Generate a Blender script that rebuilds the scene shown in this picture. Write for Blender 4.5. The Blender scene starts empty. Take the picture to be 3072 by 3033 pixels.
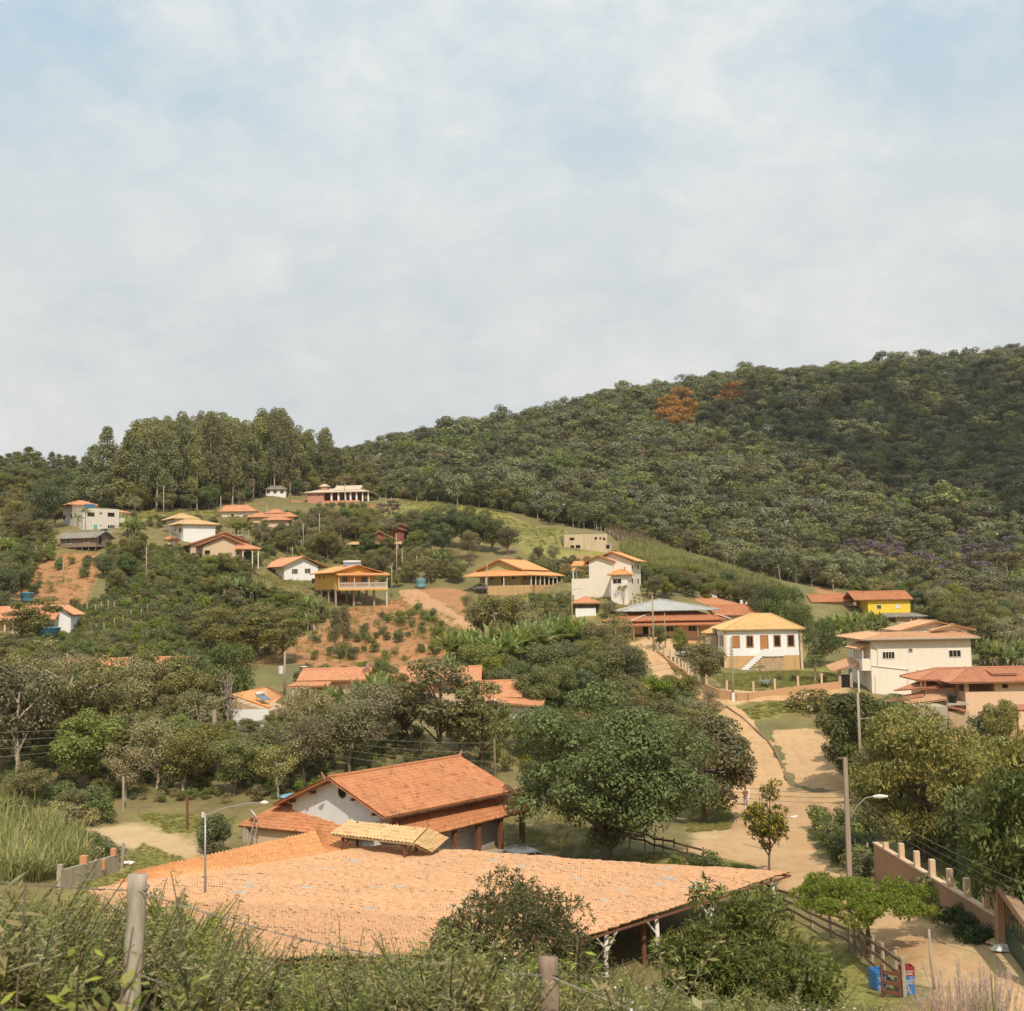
import bpy, math, random
import numpy as np
from mathutils import Vector, Matrix
rng = np.random.default_rng(11)
random.seed(5)
SC = bpy.context.scene
COL = SC.collection
# ------------------------------------------------------------------ camera model (metres, eye at the origin, looking along +Y)
FPX = 3500.0
TH = math.atan(270 / FPX)
RO = 0.018
Fv = np.array([0, math.cos(TH), math.sin(TH)])
R0 = np.array([1.0, 0, 0])
U0 = np.array([0, -math.sin(TH), math.cos(TH)])
Rv = R0 * math.cos(RO) - U0 * math.sin(RO)
Uv = U0 * math.cos(RO) + R0 * math.sin(RO)


def ray(px, py):
    v = Fv + Rv * ((px - 1536) / FPX) + Uv * ((1516.5 - py) / FPX)
    return v / v[1]


def at(px, py, d):
    return ray(px, py) * d


def proj(p):
    p = np.asarray(p, float)
    c = p @ Fv
    return 1536 + FPX * (p @ Rv) / c, 1516.5 - FPX * (p @ Uv) / c


# ------------------------------------------------------------------ terrain
CP = [  # picture point of the ground and its distance in metres
    (2720, 2995, 45), (2383, 2757, 61), (2605, 2862, 54), (2519, 2785, 60), (2357, 2805, 62.5), (1835, 2990, 53),
    (2890, 2800, 52), (3000, 2850, 48), (2640, 2640, 66), (2560, 2900, 50), (3060, 3000, 42), (2480, 2960, 46),
    (2235, 2420, 110), (2565, 2370, 102), (2400, 2600, 80), (2350, 2500, 95), (2150, 2500, 93), (1950, 2545, 84),
    (2200, 2210, 135), (2190, 2110, 146), (2400, 2130, 143), (2480, 2260, 122), (2150, 2075, 152), (2500, 2060, 154),
    (2260, 2022, 178), (2060, 2030, 165), (1960, 1930, 190), (2090, 1925, 196), (1850, 1930, 196),
    (2700, 2085, 150), (2900, 2200, 128), (3060, 2250, 118), (2680, 2250, 118), (2860, 2440, 82), (3000, 2600, 66),
    (450, 2520, 80), (230, 2640, 60), (100, 2450, 86), (800, 2420, 90), (500, 2350, 98), (1100, 2575, 80), (1500, 2575, 80), (1300, 2450, 86),
    (740, 2175, 118), (1000, 2110, 128), (1300, 2110, 132), (1540, 2205, 122), (1350, 2310, 105), (1000, 2300, 103), (300, 2250, 112), (1815, 2572, 78), (1830, 2260, 120), (1700, 2100, 140),
    (1000, 2000, 168), (1100, 1900, 193), (1030, 1821, 225), (1150, 1800, 231), (1280, 1805, 226), (1410, 1885, 198), (1220, 1772, 243), (1600, 1950, 172),
    (1263, 1756, 246), (1500, 1776, 240), (1650, 1774, 234), (1900, 1800, 214), (1760, 1850, 205), (1700, 1805, 216), (1400, 1700, 262),
    (1700, 1600, 300), (1300, 1500, 350), (1500, 1550, 325), (1755, 1653, 280), (1900, 1635, 300), (2200, 1745, 255), (2350, 1775, 252), (2640, 1850, 240), (2150, 1800, 240), (2050, 1700, 262),
    (1010, 1502, 350), (825, 1497, 350), (500, 1535, 312), (280, 1598, 262), (230, 1644, 250), (200, 1750, 222), (100, 1850, 198), (100, 1905, 183), (330, 1950, 168), (50, 2100, 140),
    (560, 1640, 252), (670, 1692, 240), (870, 1757, 250), (600, 1850, 206), (700, 2000, 165), (350, 2085, 143), (1150, 1640, 288), (720, 1562, 295), (450, 1700, 235),
    (100, 1440, 400), (-250, 1420, 420), (-300, 1700, 230), (-300, 2100, 135), (-300, 2500, 75), (250, 1470, 390),
    (3072, 1090, 760), (2600, 1140, 750), (2200, 1165, 700), (1700, 1285, 610), (1800, 1262, 630), (1900, 1230, 650), (1500, 1315, 570), (1250, 1350, 520), (1100, 1375, 480),
    (900, 1385, 455), (650, 1420, 430), (3500, 1040, 780),
    (1200, 1470, 392), (1500, 1500, 380), (1900, 1560, 370), (2200, 1625, 355), (2050, 1655, 325), (2500, 1755, 318), (2900, 1760, 330),
    (2900, 1600, 400), (2500, 1450, 480), (2900, 1300, 600), (2200, 1350, 540), (1800, 1400, 490), (3000, 1890, 240), (2800, 1905, 212), (3400, 1850, 250), (3400, 1500, 480), (3400, 2200, 130), (3400, 2700, 60),
]
CXYZ = [tuple(at(*c)) for c in CP] + [
    (0, 0, -1.66), (-6, 0, -1.6), (6, 0, -1.9), (0, 8, -3.75), (-4, 8, -3.45), (4, 8, -4.1), (-8, 14, -5.9), (0, 14, -6.1), (7, 14, -6.5), (14, 12, -6.2),
    (0, 22, -9.2), (-12, 22, -9.0), (11, 22, -9.7), (20, 22, -10.4), (0, 35, -14.3), (-18, 34, -13.6), (14, 34, -14.9), (30, 36, -14.6), (0, 46, -18.0), (-14, 47, -17.2), (13, 48, -17.6), (-30, 48, -15.5),
    (-8, 60, -18.1), (5, 62, -18.4), (-20, 62, -16.6), (0, -30, 6), (-40, -10, 3), (40, -10, 1), (0, -200, 40), (-200, -100, 30), (200, -100, 25), (-120, 40, -2), (90, 30, -8),
    (700, 1100, 130), (0, 900, 20), (-400, 900, 20), (300, 1050, 90), (900, 600, 110), (-500, 500, 40), (-700, 200, 30), (600, 200, 10), (0, 1600, 0), (-900, 1300, 0), (1200, 1500, 100), (1400, 600, 60), (-1200, 500, 10),
    (0, 640, 38), (-220, 620, 32),
]
PTS = np.array(CXYZ)
KC = 10.0


def _ker(d2):
    return -np.sqrt(d2 + KC * KC)


_n = len(PTS)
_d2 = ((PTS[:, None, :2] - PTS[None, :, :2]) ** 2).sum(-1)
_A = np.zeros((_n + 3, _n + 3))
_A[:_n, :_n] = _ker(_d2) + np.eye(_n) * 0.9
_A[:_n, _n] = _A[_n, :_n] = 1
_A[:_n, _n + 1] = _A[_n + 1, :_n] = PTS[:, 0]
_A[:_n, _n + 2] = _A[_n + 2, :_n] = PTS[:, 1]
_w = np.linalg.solve(_A, np.concatenate([PTS[:, 2], np.zeros(3)]))
_nz = [(rng.uniform(0, 6.28), rng.uniform(0, 6.28), l) for l in (5, 8, 13, 21, 34, 55, 13, 8)]


def H(x, y):
    x = np.atleast_1d(np.asarray(x, float)); y = np.atleast_1d(np.asarray(y, float))
    out = np.empty(x.shape); xf, yf, of = x.ravel(), y.ravel(), out.ravel()
    for i in range(0, len(xf), 20000):
        a, b = xf[i:i + 20000], yf[i:i + 20000]
        d2 = (a[:, None] - PTS[None, :, 0]) ** 2 + (b[:, None] - PTS[None, :, 1]) ** 2
        of[i:i + 20000] = _ker(d2) @ _w[:_n] + _w[_n] + a * _w[_n + 1] + b * _w[_n + 2]
    r = np.hypot(xf, yf)
    for ang, ph, l in _nz:
        amp = 0.006 * l * np.clip(r / 120, 0.1, 1.6)
        of += amp * np.sin((xf * math.cos(ang) + yf * math.sin(ang)) * 6.283 / l + ph)
    return of.reshape(x.shape)


def h1(x, y):
    return float(H(x, y)[0])


_T = np.geomspace(4, 1500, 700)


def hit(px, py, near=4.0):
    v = ray(px, py)
    t = _T[_T >= near]
    dz = v[2] * t - H(v[0] * t, t)
    k = np.argmax(dz < 0)
    if dz[k] >= 0:
        return None
    if k == 0:
        return v * t[0]
    a, b = t[k - 1], t[k]
    for _ in range(12):
        m = (a + b) / 2
        if v[2] * m - h1(v[0] * m, m) < 0: b = m
        else: a = m
    return v * b


def ground(px, d):
    """point on the ground at distance d below picture column px"""
    p = at(px, 1900, d)
    return np.array([p[0], d, h1(p[0], d)])


# ------------------------------------------------------------------ materials
def lin(h):
    if not isinstance(h, str): return tuple(h)
    h = h.lstrip('#'); c = [int(h[i:i + 2], 16) / 255 for i in (0, 2, 4)]
    return tuple((v / 12.92 if v <= 0.04045 else ((v + 0.055) / 1.055) ** 2.4) for v in c)


class NT:
    def __init__(s, name, owner=None):
        if owner is None:
            s.m = bpy.data.materials.new(name); s.m.use_nodes = True; s.t = s.m.node_tree
        else:
            s.m = owner; s.t = owner.node_tree
        s.t.nodes.clear()

    def n(s, typ, ins=None, **kw):
        o = s.t.nodes.new('ShaderNode' + typ)
        for k, v in kw.items(): setattr(o, k, v)
        for k, v in (ins or {}).items():
            i = o.inputs[k]
            if hasattr(v, 'is_output') or isinstance(v, bpy.types.NodeSocket): s.t.links.new(v, i)
            else:
                if i.type == 'RGBA' and len(v) == 3: v = (*v, 1)
                i.default_value = v
        return o

    def math(s, op, a, b=0.0, c=0.0, clamp=False):
        return s.n('Math', {0: a, 1: b, 2: c}, operation=op, use_clamp=clamp).outputs[0]

    def mix(s, f, a, b, blend='MIX'):
        o = s.t.nodes.new('ShaderNodeMix'); o.data_type = 'RGBA'; o.blend_type = blend
        for i, v in ((0, f), (6, a), (7, b)):
            if isinstance(v, bpy.types.NodeSocket): s.t.links.new(v, o.inputs[i])
            else:
                o.inputs[i].default_value = (*v, 1) if i and len(v) == 3 else v
        return o.outputs[2]

    def noise(s, vec, scale, detail=4.0, rough=0.55, dist=0.0):
        return s.n('TexNoise', {'Vector': vec, 'Scale': scale, 'Detail': detail, 'Roughness': rough, 'Distortion': dist}).outputs[0]

    def ramp(s, f, stops):
        o = s.n('ValToRGB', {0: f}); e = o.color_ramp.elements
        while len(e) < len(stops): e.new(0.5)
        for x, (p, c) in zip(e, stops):
            x.position = p; x.color = (*c, 1) if not isinstance(c, (int, float)) else (c, c, c, 1)
        return o.outputs[0]

    def out(s, bsdf):
        s.n('OutputMaterial', {'Surface': bsdf})
        return s.m

    def pbr(s, col, rough=0.8, bump=None, bstr=0.3, bdist=0.05, **kw):
        i = {'Base Color': col, 'Roughness': rough}
        i.update(kw)
        if bump is not None:
            i['Normal'] = s.n('Bump', {'Height': bump, 'Strength': bstr, 'Distance': bdist}).outputs[0]
        return s.out(s.n('BsdfPrincipled', i).outputs[0])


def paint(name, col, stain=0.25, dirt='#7a5a40', rough=0.85, scale=0.6):
    t = NT(name); g = t.n('TexCoord').outputs['Object']
    c = lin(col)
    n1 = t.noise(g, scale, 5, 0.6)
    st = t.n('Mapping', {'Vector': g, 'Scale': (1.6, 1.6, 0.22)}).outputs[0]
    n2 = t.ramp(t.noise(st, 1.1, 5, 0.65), [(0.48, 0.0), (0.8, 1.0)])
    a = t.mix(t.math('MULTIPLY', n2, stain), c, tuple(x * 0.45 + y * 0.25 for x, y in zip(c, lin(dirt))))
    a = t.mix(t.math('MULTIPLY', n1, 0.22), a, tuple(x * 0.72 for x in c))
    return t.pbr(a, rough, t.noise(g, 9, 4), 0.15, 0.02)


def plain(name, col, rough=0.6, metal=0.0, var=0.15, scale=2.0):
    t = NT(name); g = t.n('TexCoord').outputs['Object']; c = lin(col)
    a = t.mix(t.noise(g, scale, 4), tuple(x * (1 - var) for x in c), tuple(min(1, x * (1 + var)) for x in c))
    return t.pbr(a, rough, Metallic=metal)


def tiles(name, c1, c2, dark='#5b3a2c', lich=0.35, pu=0.24, pv=0.4, rough=0.85):
    t = NT(name); uv = t.n('UVMap').outputs[0]
    sx = t.n('SeparateXYZ', {0: uv})
    u = t.math('FLOOR', t.math('DIVIDE', sx.outputs[0], pu)); v = t.math('FLOOR', t.math('DIVIDE', sx.outputs[1], pv))
    cell = t.n('CombineXYZ', {0: u, 1: v}).outputs[0]
    wn = t.n('TexWhiteNoise', {'Vector': cell}, noise_dimensions='2D').outputs[0]
    g = t.n('TexCoord').outputs['Object']
    a = t.mix(wn, lin(c1), lin(c2))
    big = t.ramp(t.noise(g, 0.35, 5, 0.65), [(0.42, 0.0), (0.75, 1.0)])
    a = t.mix(t.math('MULTIPLY', big, 0.4), a, tuple(x * 0.68 for x in lin(c1)))
    spots = t.ramp(t.noise(g, 1.3, 6, 0.75), [(0.55, 0.0), (0.68, 1.0)])
    a = t.mix(t.math('MULTIPLY', t.math('MULTIPLY', spots, t.math('GREATER_THAN', wn, 0.35)), lich), a, lin(dark))
    return t.pbr(a, rough, t.noise(g, 14, 3), 0.2, 0.02)


MAT = {}


def setup_materials():
    M = MAT
    M['white'] = paint('white_paint', '#eeebe6', 0.22)
    M['whitewarm'] = paint('warm_white_paint', '#ece0cd', 0.2)
    M['cream'] = paint('cream_paint', '#efe3d0', 0.22)
    M['creamshade'] = paint('pinkish_cream_paint', '#dcb89c', 0.10)
    M['peach'] = paint('peach_paint', '#e6c09e', 0.14)
    M['tanwall'] = paint('tan_wall', '#d9bb9b', 0.14)
    M['yellow'] = paint('yellow_paint', '#dca94f', 0.2)
    M['brightyellow'] = paint('bright_yellow_paint', '#f0cc45', 0.10)
    M['green'] = paint('pale_green_paint', '#b0aa72', 0.08)
    M['pink'] = paint('pink_paint', '#c48d77', 0.15)
    M['darkpink'] = paint('dark_red_paint', '#8d4f43', 0.15)
    M['ochre'] = paint('ochre_plaster', '#cfa873', 0.7, scale=1.6)
    M['grey'] = paint('grey_render', '#d8cec0', 0.40)
    M['concrete'] = paint('raw_concrete', '#b3a796', 0.4, '#4a4038')
    M['dirtycon'] = paint('stained_concrete', '#b3a68f', 0.9, '#3a332c')
    M['ruin'] = paint('ruined_plaster', '#c9b493', 0.8, '#9a5a30')
    M['wallbrown'] = paint('brown_render', '#a58367', 0.4, '#4a3a30')
    M['ochreback'] = paint('clay_wall', '#c49a70', 0.4)
    M['tile'] = tiles('clay_tiles', '#d8a078', '#ca9068', lich=0.25)
    M['tileold'] = tiles('weathered_clay_tiles', '#c88c62', '#b87a52', lich=0.75)
    M['tilered'] = tiles('red_clay_tiles', '#c68c6c', '#b87c5c', lich=0.45)
    M['tileorange'] = tiles('fresh_orange_tiles', '#dea670', '#d49a64', lich=0.15)
    M['tilepale'] = tiles('pale_pink_tiles', '#d4a982', '#c89d75', '#8a5038', 0.3, 0.24, 0.4)
    M['tileyellow'] = tiles('straw_tiles', '#dfbd84', '#d1ab72', '#9a6a44', 0.25)
    M['tilecream'] = tiles('cream_tiles', '#d8b98a', '#cbaa7c', '#8b7054', 0.3)
    M['tilewhite'] = tiles('whitish_tiles', '#dccbb2', '#cfbfa6', '#8b7b68', 0.2)
    M['greyroof'] = tiles('grey_metal_roof', '#b4b2aa', '#aaa8a0', '#8a8479', 0.2, 1.0, 3.0, 0.5)
    M['cementroof'] = tiles('grey_corrugated_roof', '#9c9488', '#8d8578', '#5a5148', 0.5, 0.9, 1.8)
    M['frame'] = plain('white_frame', '#d8d2c8', 0.5)
    M['woodframe'] = plain('brown_frame', '#a8764a', 0.6)
    M['door'] = plain('varnished_wood', '#b07a42', 0.55)
    M['darkframe'] = plain('dark_frame', '#4a443e', 0.5)
    M['teal'] = plain('green_glass', '#5fa296', 0.3)
    t = NT('window_glass'); g = t.n('TexCoord').outputs['Object']
    M['glass'] = t.pbr(t.mix(t.noise(g, 0.9, 2), lin('#16120f'), lin('#3a332c')), 0.12, **{'Specular IOR Level': 0.5})
    t = NT('dark_opening'); M['dark'] = t.pbr(lin('#1b1512'), 0.9)  # near-black fill; on openings and empty windows it paints the unlit interior
    M['metal'] = plain('galvanised_metal', '#a7a39b', 0.45, 0.5)
    M['wire'] = plain('wire_metal', '#7c7468', 0.55, 0.3)
    M['darkmetal'] = plain('dark_metal', '#3b3835', 0.5, 0.2)
    M['poleconcrete'] = plain('pole_concrete', '#a18f7c', 0.85, 0, 0.2, 1.2)
    M['blue'] = plain('blue_plastic', '#4f87a6', 0.45)
    M['lightblue'] = plain('faded_blue_plastic', '#7fb2c4', 0.6)
    M['black'] = plain('black_plastic', '#26282a', 0.5)
    M['solar'] = plain('solar_panel_glass', '#6f8496', 0.2, 0.2)
    M['carwhite'] = plain('white_car_paint', '#d9dad8', 0.3)
    M['cargrey'] = plain('grey_green_car_paint', '#a3a99f', 0.3)
    M['carsilver'] = plain('silver_car_paint', '#85898a', 0.3, 0.3)
    M['rubber'] = plain('rubber', '#1d1c1b', 0.8)
    M['cloth'] = plain('white_cloth', '#dcd6cc', 0.9)
    # wood with grain along local z
    for nm, c1, c2, sc in (('wood', '#8c7a64', '#5f4e3d', 1), ('palewood', '#c0b4a2', '#8e7e6a', 1), ('shack', '#a08a76', '#75604f', 1), ('redwood', '#8a5b40', '#5f3b29', 1)):
        t = NT(nm + '_boards'); g = t.n('TexCoord').outputs['Object']
        mp = t.n('Mapping', {'Vector': g, 'Scale': (9, 9, 0.8)}).outputs[0]
        f = t.noise(mp, 1.6, 6, 0.7, 0.4)
        M[nm] = t.pbr(t.mix(t.ramp(f, [(0.3, 0.0), (0.7, 1.0)]), lin(c1), lin(c2)), 0.9, f, 0.5, 0.02)
    # rail fence boards run sideways: isotropic grain
    t = NT('weathered_rail'); g = t.n('TexCoord').outputs['Object']; f = t.noise(g, 5, 6, 0.7)
    M['rail'] = t.pbr(t.mix(f, lin('#6b4c38'), lin('#8e765c')), 0.9, f, 0.4, 0.02)
    # whitewashed post, scuffed
    t = NT('whitewashed_wood'); g = t.n('TexCoord').outputs['Object']; f = t.noise(g, 3, 6, 0.7)
    M['limepost'] = t.pbr(t.mix(t.ramp(f, [(0.56, 0.0), (0.66, 1.0)]), lin('#d9d2c8'), lin('#8f7c6a')), 0.9, f, 0.3, 0.02)
    # brick wall
    t = NT('concrete_block_wall'); g = t.n('TexCoord').outputs['Object']
    mp = t.n('Mapping', {'Vector': g, 'Rotation': (math.radians(90), 0, 0)}).outputs[0]
    b = t.n('TexBrick', {'Vector': mp, 'Color1': lin('#c9a77e'), 'Color2': lin('#b8936c'), 'Mortar': lin('#8d7760'), 'Scale': 1.0, 'Mortar Size': 0.02, 'Brick Width': 0.42, 'Row Height': 0.21})
    M['block'] = t.pbr(t.mix(t.math('MULTIPLY', t.noise(g, 0.8, 5), 0.5), b.outputs[0], lin('#cdbda6')), 0.9, b.outputs[1], 0.3, 0.02)
    # rubble stone
    t = NT('rubble_stone'); g = t.n('TexCoord').outputs['Object']
    v = t.n('TexVoronoi', {'Vector': g, 'Scale': 2.6}, feature='DISTANCE_TO_EDGE').outputs[0]
    vc = t.n('TexVoronoi', {'Vector': g, 'Scale': 2.6}).outputs['Color']
    sc = t.mix(0.25, lin('#bda382'), vc, 'SOFT_LIGHT')
    M['stone'] = t.pbr(t.mix(t.ramp(v, [(0.0, 1.0), (0.09, 0.0)]), sc, lin('#8a7458')), 0.95, v, 0.5, 0.05)


setup_materials()


# ------------------------------------------------------------------ mesh building
class MB:
    def __init__(s):
        s.v = []; s.f = []; s.uv = {}; s.n = 0

    def add(s, verts, faces, uvs=None):
        verts = np.asarray(verts, float).reshape(-1, 3)
        b = s.n
        s.v.append(verts); s.n += len(verts)
        for i, f in enumerate(faces):
            if uvs is not None: s.uv[len(s.f)] = uvs[i]
            s.f.append([b + k for k in f])
        return s

    def box(s, x0, x1, y0, y1, z0, z1):
        v = [(x, y, z) for z in (z0, z1) for y in (y0, y1) for x in (x0, x1)]
        return s.add(v, [(0, 2, 3, 1), (4, 5, 7, 6), (0, 1, 5, 4), (2, 6, 7, 3), (0, 4, 6, 2), (1, 3, 7, 5)])

    def obox(s, p, q, w, h, up=(0, 0, 1)):
        """bar from p to q with cross-section w by h"""
        p = np.asarray(p, float); q = np.asarray(q, float); d = q - p; d /= np.linalg.norm(d)
        a = np.cross(d, up)
        if np.linalg.norm(a) < 1e-6: a = np.cross(d, (0, 1, 0))
        a /= np.linalg.norm(a); b = np.cross(a, d)
        v = [e + a * sx * w / 2 + b * sy * h / 2 for e in (p, q) for sx, sy in ((-1, -1), (1, -1), (1, 1), (-1, 1))]
        return s.add(v, [(0, 3, 2, 1), (4, 5, 6, 7), (0, 1, 5, 4), (1, 2, 6, 5), (2, 3, 7, 6), (3, 0, 4, 7)])

    def tube(s, pts, rad, seg=6, cap=True):
        pts = np.asarray(pts, float); n = len(pts)
        rad = np.broadcast_to(np.asarray(rad, float), (n,))
        tg = np.gradient(pts, axis=0); tg /= np.linalg.norm(tg, axis=1)[:, None] + 1e-9
        ref = np.array([0.31, 0.95, 0.05]) if abs(tg[0][1]) < 0.8 else np.array([1.0, 0, 0])
        vs = []
        for i in range(n):
            a = np.cross(tg[i], ref); a /= np.linalg.norm(a) + 1e-9; b = np.cross(tg[i], a)
            an = np.arange(seg) * 2 * math.pi / seg
            vs.append(pts[i] + rad[i] * (np.cos(an)[:, None] * a + np.sin(an)[:, None] * b))
        fs = [(i * seg + j, i * seg + (j + 1) % seg, (i + 1) * seg + (j + 1) % seg, (i + 1) * seg + j) for i in range(n - 1) for j in range(seg)]
        if cap: fs += [tuple(range(seg))[::-1], tuple((n - 1) * seg + j for j in range(seg))]
        return s.add(np.concatenate(vs), fs)

    def cyl(s, x, y, z0, z1, r, seg=12, r1=None):
        return s.tube([(x, y, z0), (x, y, z1)], [r, r if r1 is None else r1], seg)

    def lathe(s, prof, c=(0, 0, 0), seg=16, ax=None):
        an = np.arange(seg) * 2 * math.pi / seg
        v = np.array([(r * math.cos(a), r * math.sin(a), z) for r, z in prof for a in an])
        if ax is not None: v = v @ np.array(ax).T
        n = len(prof)
        fs = [(i * seg + j, i * seg + (j + 1) % seg, (i + 1) * seg + (j + 1) % seg, (i + 1) * seg + j) for i in range(n - 1) for j in range(seg)]
        fs += [tuple(range(seg))[::-1], tuple((n - 1) * seg + j for j in range(seg))]
        return s.add(v + np.asarray(c), fs)

    def poly(s, pts, thick_vec):
        """polygon extruded by a vector"""
        p = np.asarray(pts, float); n = len(p)
        v = np.concatenate([p, p + np.asarray(thick_vec)])
        return s.add(v, [tuple(range(n))[::-1], tuple(range(n, 2 * n))] + [(i, (i + 1) % n, n + (i + 1) % n, n + i) for i in range(n)])

    def build(s, name, mat, parent=None, smooth=False, loc=None):
        me = bpy.data.meshes.new(name)
        V = np.concatenate(s.v) if s.v else np.zeros((0, 3))
        me.from_pydata(V.tolist(), [], s.f)
        if s.uv:
            L = me.uv_layers.new(name='UVMap'); d = np.zeros((len(me.loops), 2))
            for i, p in enumerate(me.polygons):
                if i in s.uv: d[p.loop_start:p.loop_start + p.loop_total] = s.uv[i]
            L.data.foreach_set('uv', d.ravel())
        if smooth: me.polygons.foreach_set('use_smooth', [True] * len(me.polygons))
        for m in (mat if isinstance(mat, (list, tuple)) else [mat]): me.materials.append(MAT[m] if isinstance(m, str) else m)
        return link(name, me, parent, loc)


def link(name, data, parent=None, loc=None):
    o = bpy.data.objects.new(name, data); COL.objects.link(o)
    if parent is not None: o.parent = parent
    if loc is not None: o.location = loc
    return o


LAND = []  # (name phrase, px, py) of what one can find in the picture


def tag(o, label=None, cat=None, group=None, kind=None):
    if label: o['label'] = label
    if cat: o['category'] = cat
    if group: o['group'] = group
    if kind: o['kind'] = kind
    return o


def empty(name, loc, yaw=0.0, label=None, cat=None, group=None):
    o = bpy.data.objects.new(name, None); COL.objects.link(o)
    o.location = loc; o.rotation_euler = (0, 0, yaw); o.empty_display_size = 0.3
    return tag(o, label, cat, group)


def copy_tree(o, parent=None):
    c = o.copy(); COL.objects.link(c)
    if parent is not None: c.parent = parent
    for ch in o.children: copy_tree(ch, c)
    return c


def roof_plane(mb, e0, e1, t0, t1, pitch=0.26, row=0.42, amp=0.045, k=4, step=0.03, thick=0.07, wav=0.0):
    """a tiled roof slope: eave from e0 to e1, top from t0 (above e0) to t1; real pan-tile relief"""
    e0, e1, t0, t1 = (np.asarray(p, float) for p in (e0, e1, t0, t1))
    L = np.linalg.norm(e1 - e0); u = (e1 - e0) / L
    w = (t0 + t1) / 2 - e0; w = w - u * (w @ u); vt = np.linalg.norm(w); v = w / vt
    n = np.cross(u, v)
    if n[2] < 0: n = -n
    a, b = (t0 - e0) @ u, (t1 - e0) @ u
    lo, hi = min(0, a), max(L, b)
    nc = max(2, int(round((hi - lo) / pitch))) * k
    us = np.linspace(lo, hi, nc + 1)
    vmax = np.full(nc + 1, vt); vmin = np.zeros(nc + 1)
    if a > 1e-6: vmax = np.minimum(vmax, np.where(us < a, vt * us / a, vt))
    if b < L - 1e-6: vmax = np.minimum(vmax, np.where(us > b, vt * (L - us) / (L - b), vt))
    if a < -1e-6: vmin = np.maximum(vmin, np.where(us < 0, vt * us / a, 0))
    if b > L + 1e-6: vmin = np.maximum(vmin, np.where(us > L, vt * (us - L) / (b - L), 0))
    vmax = np.maximum(vmax, vmin)
    nr = max(1, int(math.ceil(vt / row)))
    rows = []
    for j in range(nr):
        rows += [(j * row, step), (min((j + 1) * row, vt), 0.0)]
    vs = np.array([r[0] for r in rows]); st = np.array([r[1] for r in rows])
    U, V = np.meshgrid(us, vs, indexing='ij')
    Vc = np.clip(V, vmin[:, None], vmax[:, None])
    ph = (U - lo) / (hi - lo) * (nc / k)
    Z = amp * np.cos(2 * math.pi * ph) + st[None, :] * (V == Vc)
    if wav: Z = Z + wav * (np.sin(U * 0.55 + 0.7 * np.sin(V * 0.4)) + 0.6 * np.sin(V * 0.8 + U * 0.21))
    P = e0 + U[..., None] * u + Vc[..., None] * v + (Z + 0.05)[..., None] * n
    m = len(vs)
    fs, uvs = [], []
    for i in range(nc):
        for j in range(m - 1):
            d0, d1 = Vc[i, j + 1] - Vc[i, j], Vc[i + 1, j + 1] - Vc[i + 1, j]
            same = rows[j][0] == rows[j + 1][0]
            if (d0 < 1e-5 and d1 < 1e-5) and not (same and V[i, j] == Vc[i, j]): continue
            fs.append((i * m + j, (i + 1) * m + j, (i + 1) * m + j + 1, i * m + j + 1))
            uvs.append([(U[x, y] + 0.01, Vc[x, y] - 1e-3) for x, y in ((i, j), (i + 1, j), (i + 1, j + 1), (i, j + 1))])
    mb.add(P.reshape(-1, 3), fs, uvs)
    q = [e0, e1, t1, t0]
    z = [(0.05, 0.05)] * 4
    off = n * -0.005
    pts = np.array([p + off for p in q])
    v8 = np.concatenate([pts, pts - n * thick])
    fc = [(0, 1, 2, 3), (7, 6, 5, 4), (0, 4, 5, 1), (1, 5, 6, 2), (2, 6, 7, 3), (3, 7, 4, 0)]
    mb.add(v8, fc, [z] * 6)
    return n


def quad_roof(mb, e0, e1, t0, t1, pitch=0.25, row=0.4, amp=0.05, k=5, step=0.035, thick=0.08, jit=0.012):
    """a tiled slope over any four corners (eave e0-e1, top t0-t1)"""
    e0, e1, t0, t1 = (np.asarray(p, float) for p in (e0, e1, t0, t1))
    L = max(np.linalg.norm(e1 - e0), np.linalg.norm(t1 - t0)); D = (np.linalg.norm(t0 - e0) + np.linalg.norm(t1 - e1)) / 2
    nu, nv = max(2, int(L / pitch)), max(1, int(math.ceil(D / row)))
    us = np.linspace(0, 1, nu * k + 1); rows = []
    for j in range(nv): rows += [(j / nv, step), ((j + 1) / nv, 0.0)]
    vs = np.array([r[0] for r in rows]); st = np.array([r[1] for r in rows])
    U, V = np.meshgrid(us, vs, indexing='ij'); u, v = U[..., None], V[..., None]
    P = (e0 * (1 - u) + e1 * u) * (1 - v) + (t0 * (1 - u) + t1 * u) * v
    n = np.cross(e1 - e0, (t0 + t1 - e0 - e1) / 2); n /= np.linalg.norm(n)
    if n[2] < 0: n = -n
    J = rng.normal(0, jit, (nu, nv)).repeat(k, 0).repeat(2, 1); J = np.concatenate([J, J[-1:]], 0)
    P = P + n * (amp * np.cos(2 * math.pi * U * nu) + st[None, :] + 0.05 + J)[..., None]
    m = len(vs); fs = []; uvs = []
    for i in range(nu * k):
        for j in range(m - 1):
            fs.append((i * m + j, (i + 1) * m + j, (i + 1) * m + j + 1, i * m + j + 1))
            uvs.append([(us[a] * nu * .24 + .004, vs[b] * nv * .4 - .002) for a, b in ((i, j), (i + 1, j), (i + 1, j + 1), (i, j + 1))])
    mb.add(P.reshape(-1, 3), fs, uvs)
    pts = np.array([e0, e1, t1, t0]) - n * .01; v8 = np.concatenate([pts, pts - n * thick])
    mb.add(v8, [(0, 1, 2, 3), (7, 6, 5, 4), (0, 4, 5, 1), (1, 5, 6, 2), (2, 6, 7, 3), (3, 7, 4, 0)], [[(.05, .05)] * 4] * 6)


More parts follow.
